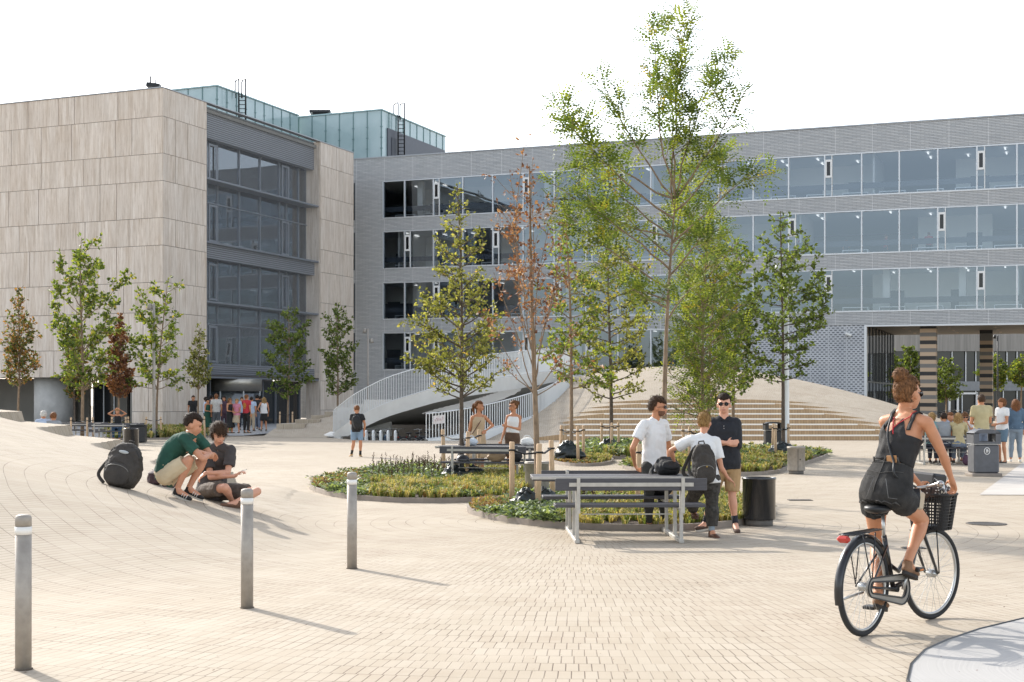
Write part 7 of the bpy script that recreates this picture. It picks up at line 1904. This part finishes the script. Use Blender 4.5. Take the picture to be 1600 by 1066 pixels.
r_ = rucksack(WR.base + WR.pel.lerp(WR.sh, .02) + bkn * .17 + Vector((-.03, 0, -.02)), 0, .31, .50, .26, RB, 'dark grey rucksack worn by the blonde woman in the white T-shirt', tilt=(R(4), R(-5)), seed=15)
mb = MB(); mb.tube(catmull([Vector(v) for v in ((-.08, .12, .44), (-.20, .10, .26), (-.24, .12, .14), (-.15, .08, .05))], 5), (.006, .024), 8); mb.build('shoulder_strap', RB, r_)
mb = MB(); mb.ell((.02, -.145, .23), (.012, .006, .012), nu=10, nv=6); mb.build('badge', mat('brass badge', 'b0924e', .4, .6), r_)
r_ = rucksack(PM.base + PM.pel.lerp(PM.sh, .1) + Vector((.06, -.17, 0)), R(5), .26, .44, .2, RK, 'black rucksack on the back of the man with the phone', tilt=(R(6), R(-12)), seed=17, pocket=False)
ph = empty('phone', PM.base + PM.J['wrL'] + Vector((.05, .10, .04)), 0, 'phone in the left hand of the man in denim shorts', 'phone'); mb = MB(); mb.box((0, 0, 0), (.075, .01, .15), 0, -.6, 0, bev=.004); mb.build('case', M('black plastic'), ph); mb = MB(); mb.box((0, -.006, .001), (.068, .002, .14), 0, -.6); mb.build('screen', mat('dark pane', '17191c'), ph)
# things on the second table
def blob(name, loc, r, m, label, cat, seed, strapm=None):
    root = empty(name, loc, 0, label, cat); mb = MB(); mb.ell((0, 0, r[2] * .9), r, nu=28, nv=18, fn=lambda q: 1 + .18 * mnoise.noise(q * 2.5 + Vector((seed, 0, 0))) + .08 * mnoise.noise(q * 7)); mb.v = [Vector((v.x, v.y, max(0, v.z))) for v in mb.v]; mb.build('bag', m, root)
    mb = MB(); mb.tube(catmull([Vector((-r[0] * .6, 0, r[2] * 1.5)), Vector((-r[0] * .3, -.02, r[2] * 2.3)), Vector((r[0] * .3, -.02, r[2] * 2.3)), Vector((r[0] * .6, 0, r[2] * 1.5))], 4), .01, 6); mb.build('handle', strapm or m, root); return root
tl = lambda x, y, z: Vector((-.42, 28.8, 0)) + Matrix.Rotation(R(-12), 3, 'Z') @ Vector((x, y, z))
blob('tote_bag', tl(-.45, 0, .76), (.14, .10, .085), mat('pale blue cloth', 'c3cbd3', .8, bump=.3), 'white and blue cloth bag on the left end of the second picnic table', 'bag', 1)
blob('tote_bag', tl(.72, .15, .76), (.14, .10, .09), mat('crumpled white', 'd9d8d4', .8, bump=.3), 'crumpled white bag on the right end of the second picnic table', 'bag', 2)
blob('handbag', tl(.25, -.70, .46), (.18, .10, .12), mat('light brown leather', '9c8468', .6), 'light brown handbag on the front seat of the second picnic table', 'bag', 3)
blob('handbag', tl(.66, -.70, .46), (.13, .10, .13), M('rucksack black'), 'round black bag on the front seat of the second picnic table', 'bag', 4)
hm = empty('helmet', tl(-.45, -.70, .46), 0, 'black bicycle helmet on the front seat of the second picnic table', 'helmet')
mb = MB(); mb.ell((0, 0, .02), (.14, .11, .12), nu=24, nv=14); mb.v = [Vector((v.x, v.y, max(0, v.z))) for v in mb.v]; mb.build('shell', mat('bike black', '1f1f21'), hm); mb = MB(); mb.tube([(-.12, -.06, .02), (-.05, -.1, -.03), (.05, -.1, -.03), (.12, -.06, .02)], .007, 5); mb.build('strap', M('black plastic'), hm)
blob('handbag', gx(1510, 36.4), (.10, .10, .14), mat('purple cloth', '4d3244', .8), 'dark purple bag on the paving by the right picnic table', 'bag', 5)

# ---- students standing behind the glass of the third floor study rooms
for i, (u, z_, src, yaw) in enumerate(((31.5, 11.2, PR, 40), (34.4, 11.2, PM, 200), (37.0, 11.2, PR, -60), (39.0, 11.2, PM, 120), (39.9, 11.2, PR, 10), (30.2, 11.2, PM, 90))):
    c = copy_tree(src.o); p = wing0 + Matrix.Rotation(math.atan2(A.y, A.x), 3, 'Z') @ Vector((u, 2.2 + (i % 3) * .5, z_ + TILT * (46 - u))); c.location = p; c.rotation_euler = (0, 0, R(yaw))
    c['label'] = ('red shirted', 'dark shirted')[src is PM] + ' student standing behind the ribbon window, ' + ['above the tiered tree', 'third from the left there', 'nearest the middle of the row', 'fourth from the left there', 'rightmost of them', 'leftmost of them'][i]; c['group'] = 'students behind the third floor window'
# ---- dry leaves and specks on the paving
rs = random.Random(77); vs = []; fs = []
for k in range(260):
    y = 8.5 + 26 * rs.random() ** 1.6; x = rs.uniform(-.38, .40) * y; z = ter(x, y) + .008; s_ = rs.uniform(.006, .016); a = rs.uniform(0, 6.28); b_ = len(vs)
    for q in range(4): r_q = s_ * (1 if q % 2 else .5); vs.append((x + r_q * math.cos(a + q * 1.57), y + r_q * math.sin(a + q * 1.57), z + rs.uniform(0, .006)))
    fs.append((b_, b_+1, b_+2, b_+3))
tag(obj('leaf_litter', vs, fs, mat('dry leaf litter', '5c4433', .9, var=.4, vscale=3)), 'small dry leaves and specks scattered on the paving', 'leaf litter', kind='stuff')
bpy.data.scenes.remove(TS)
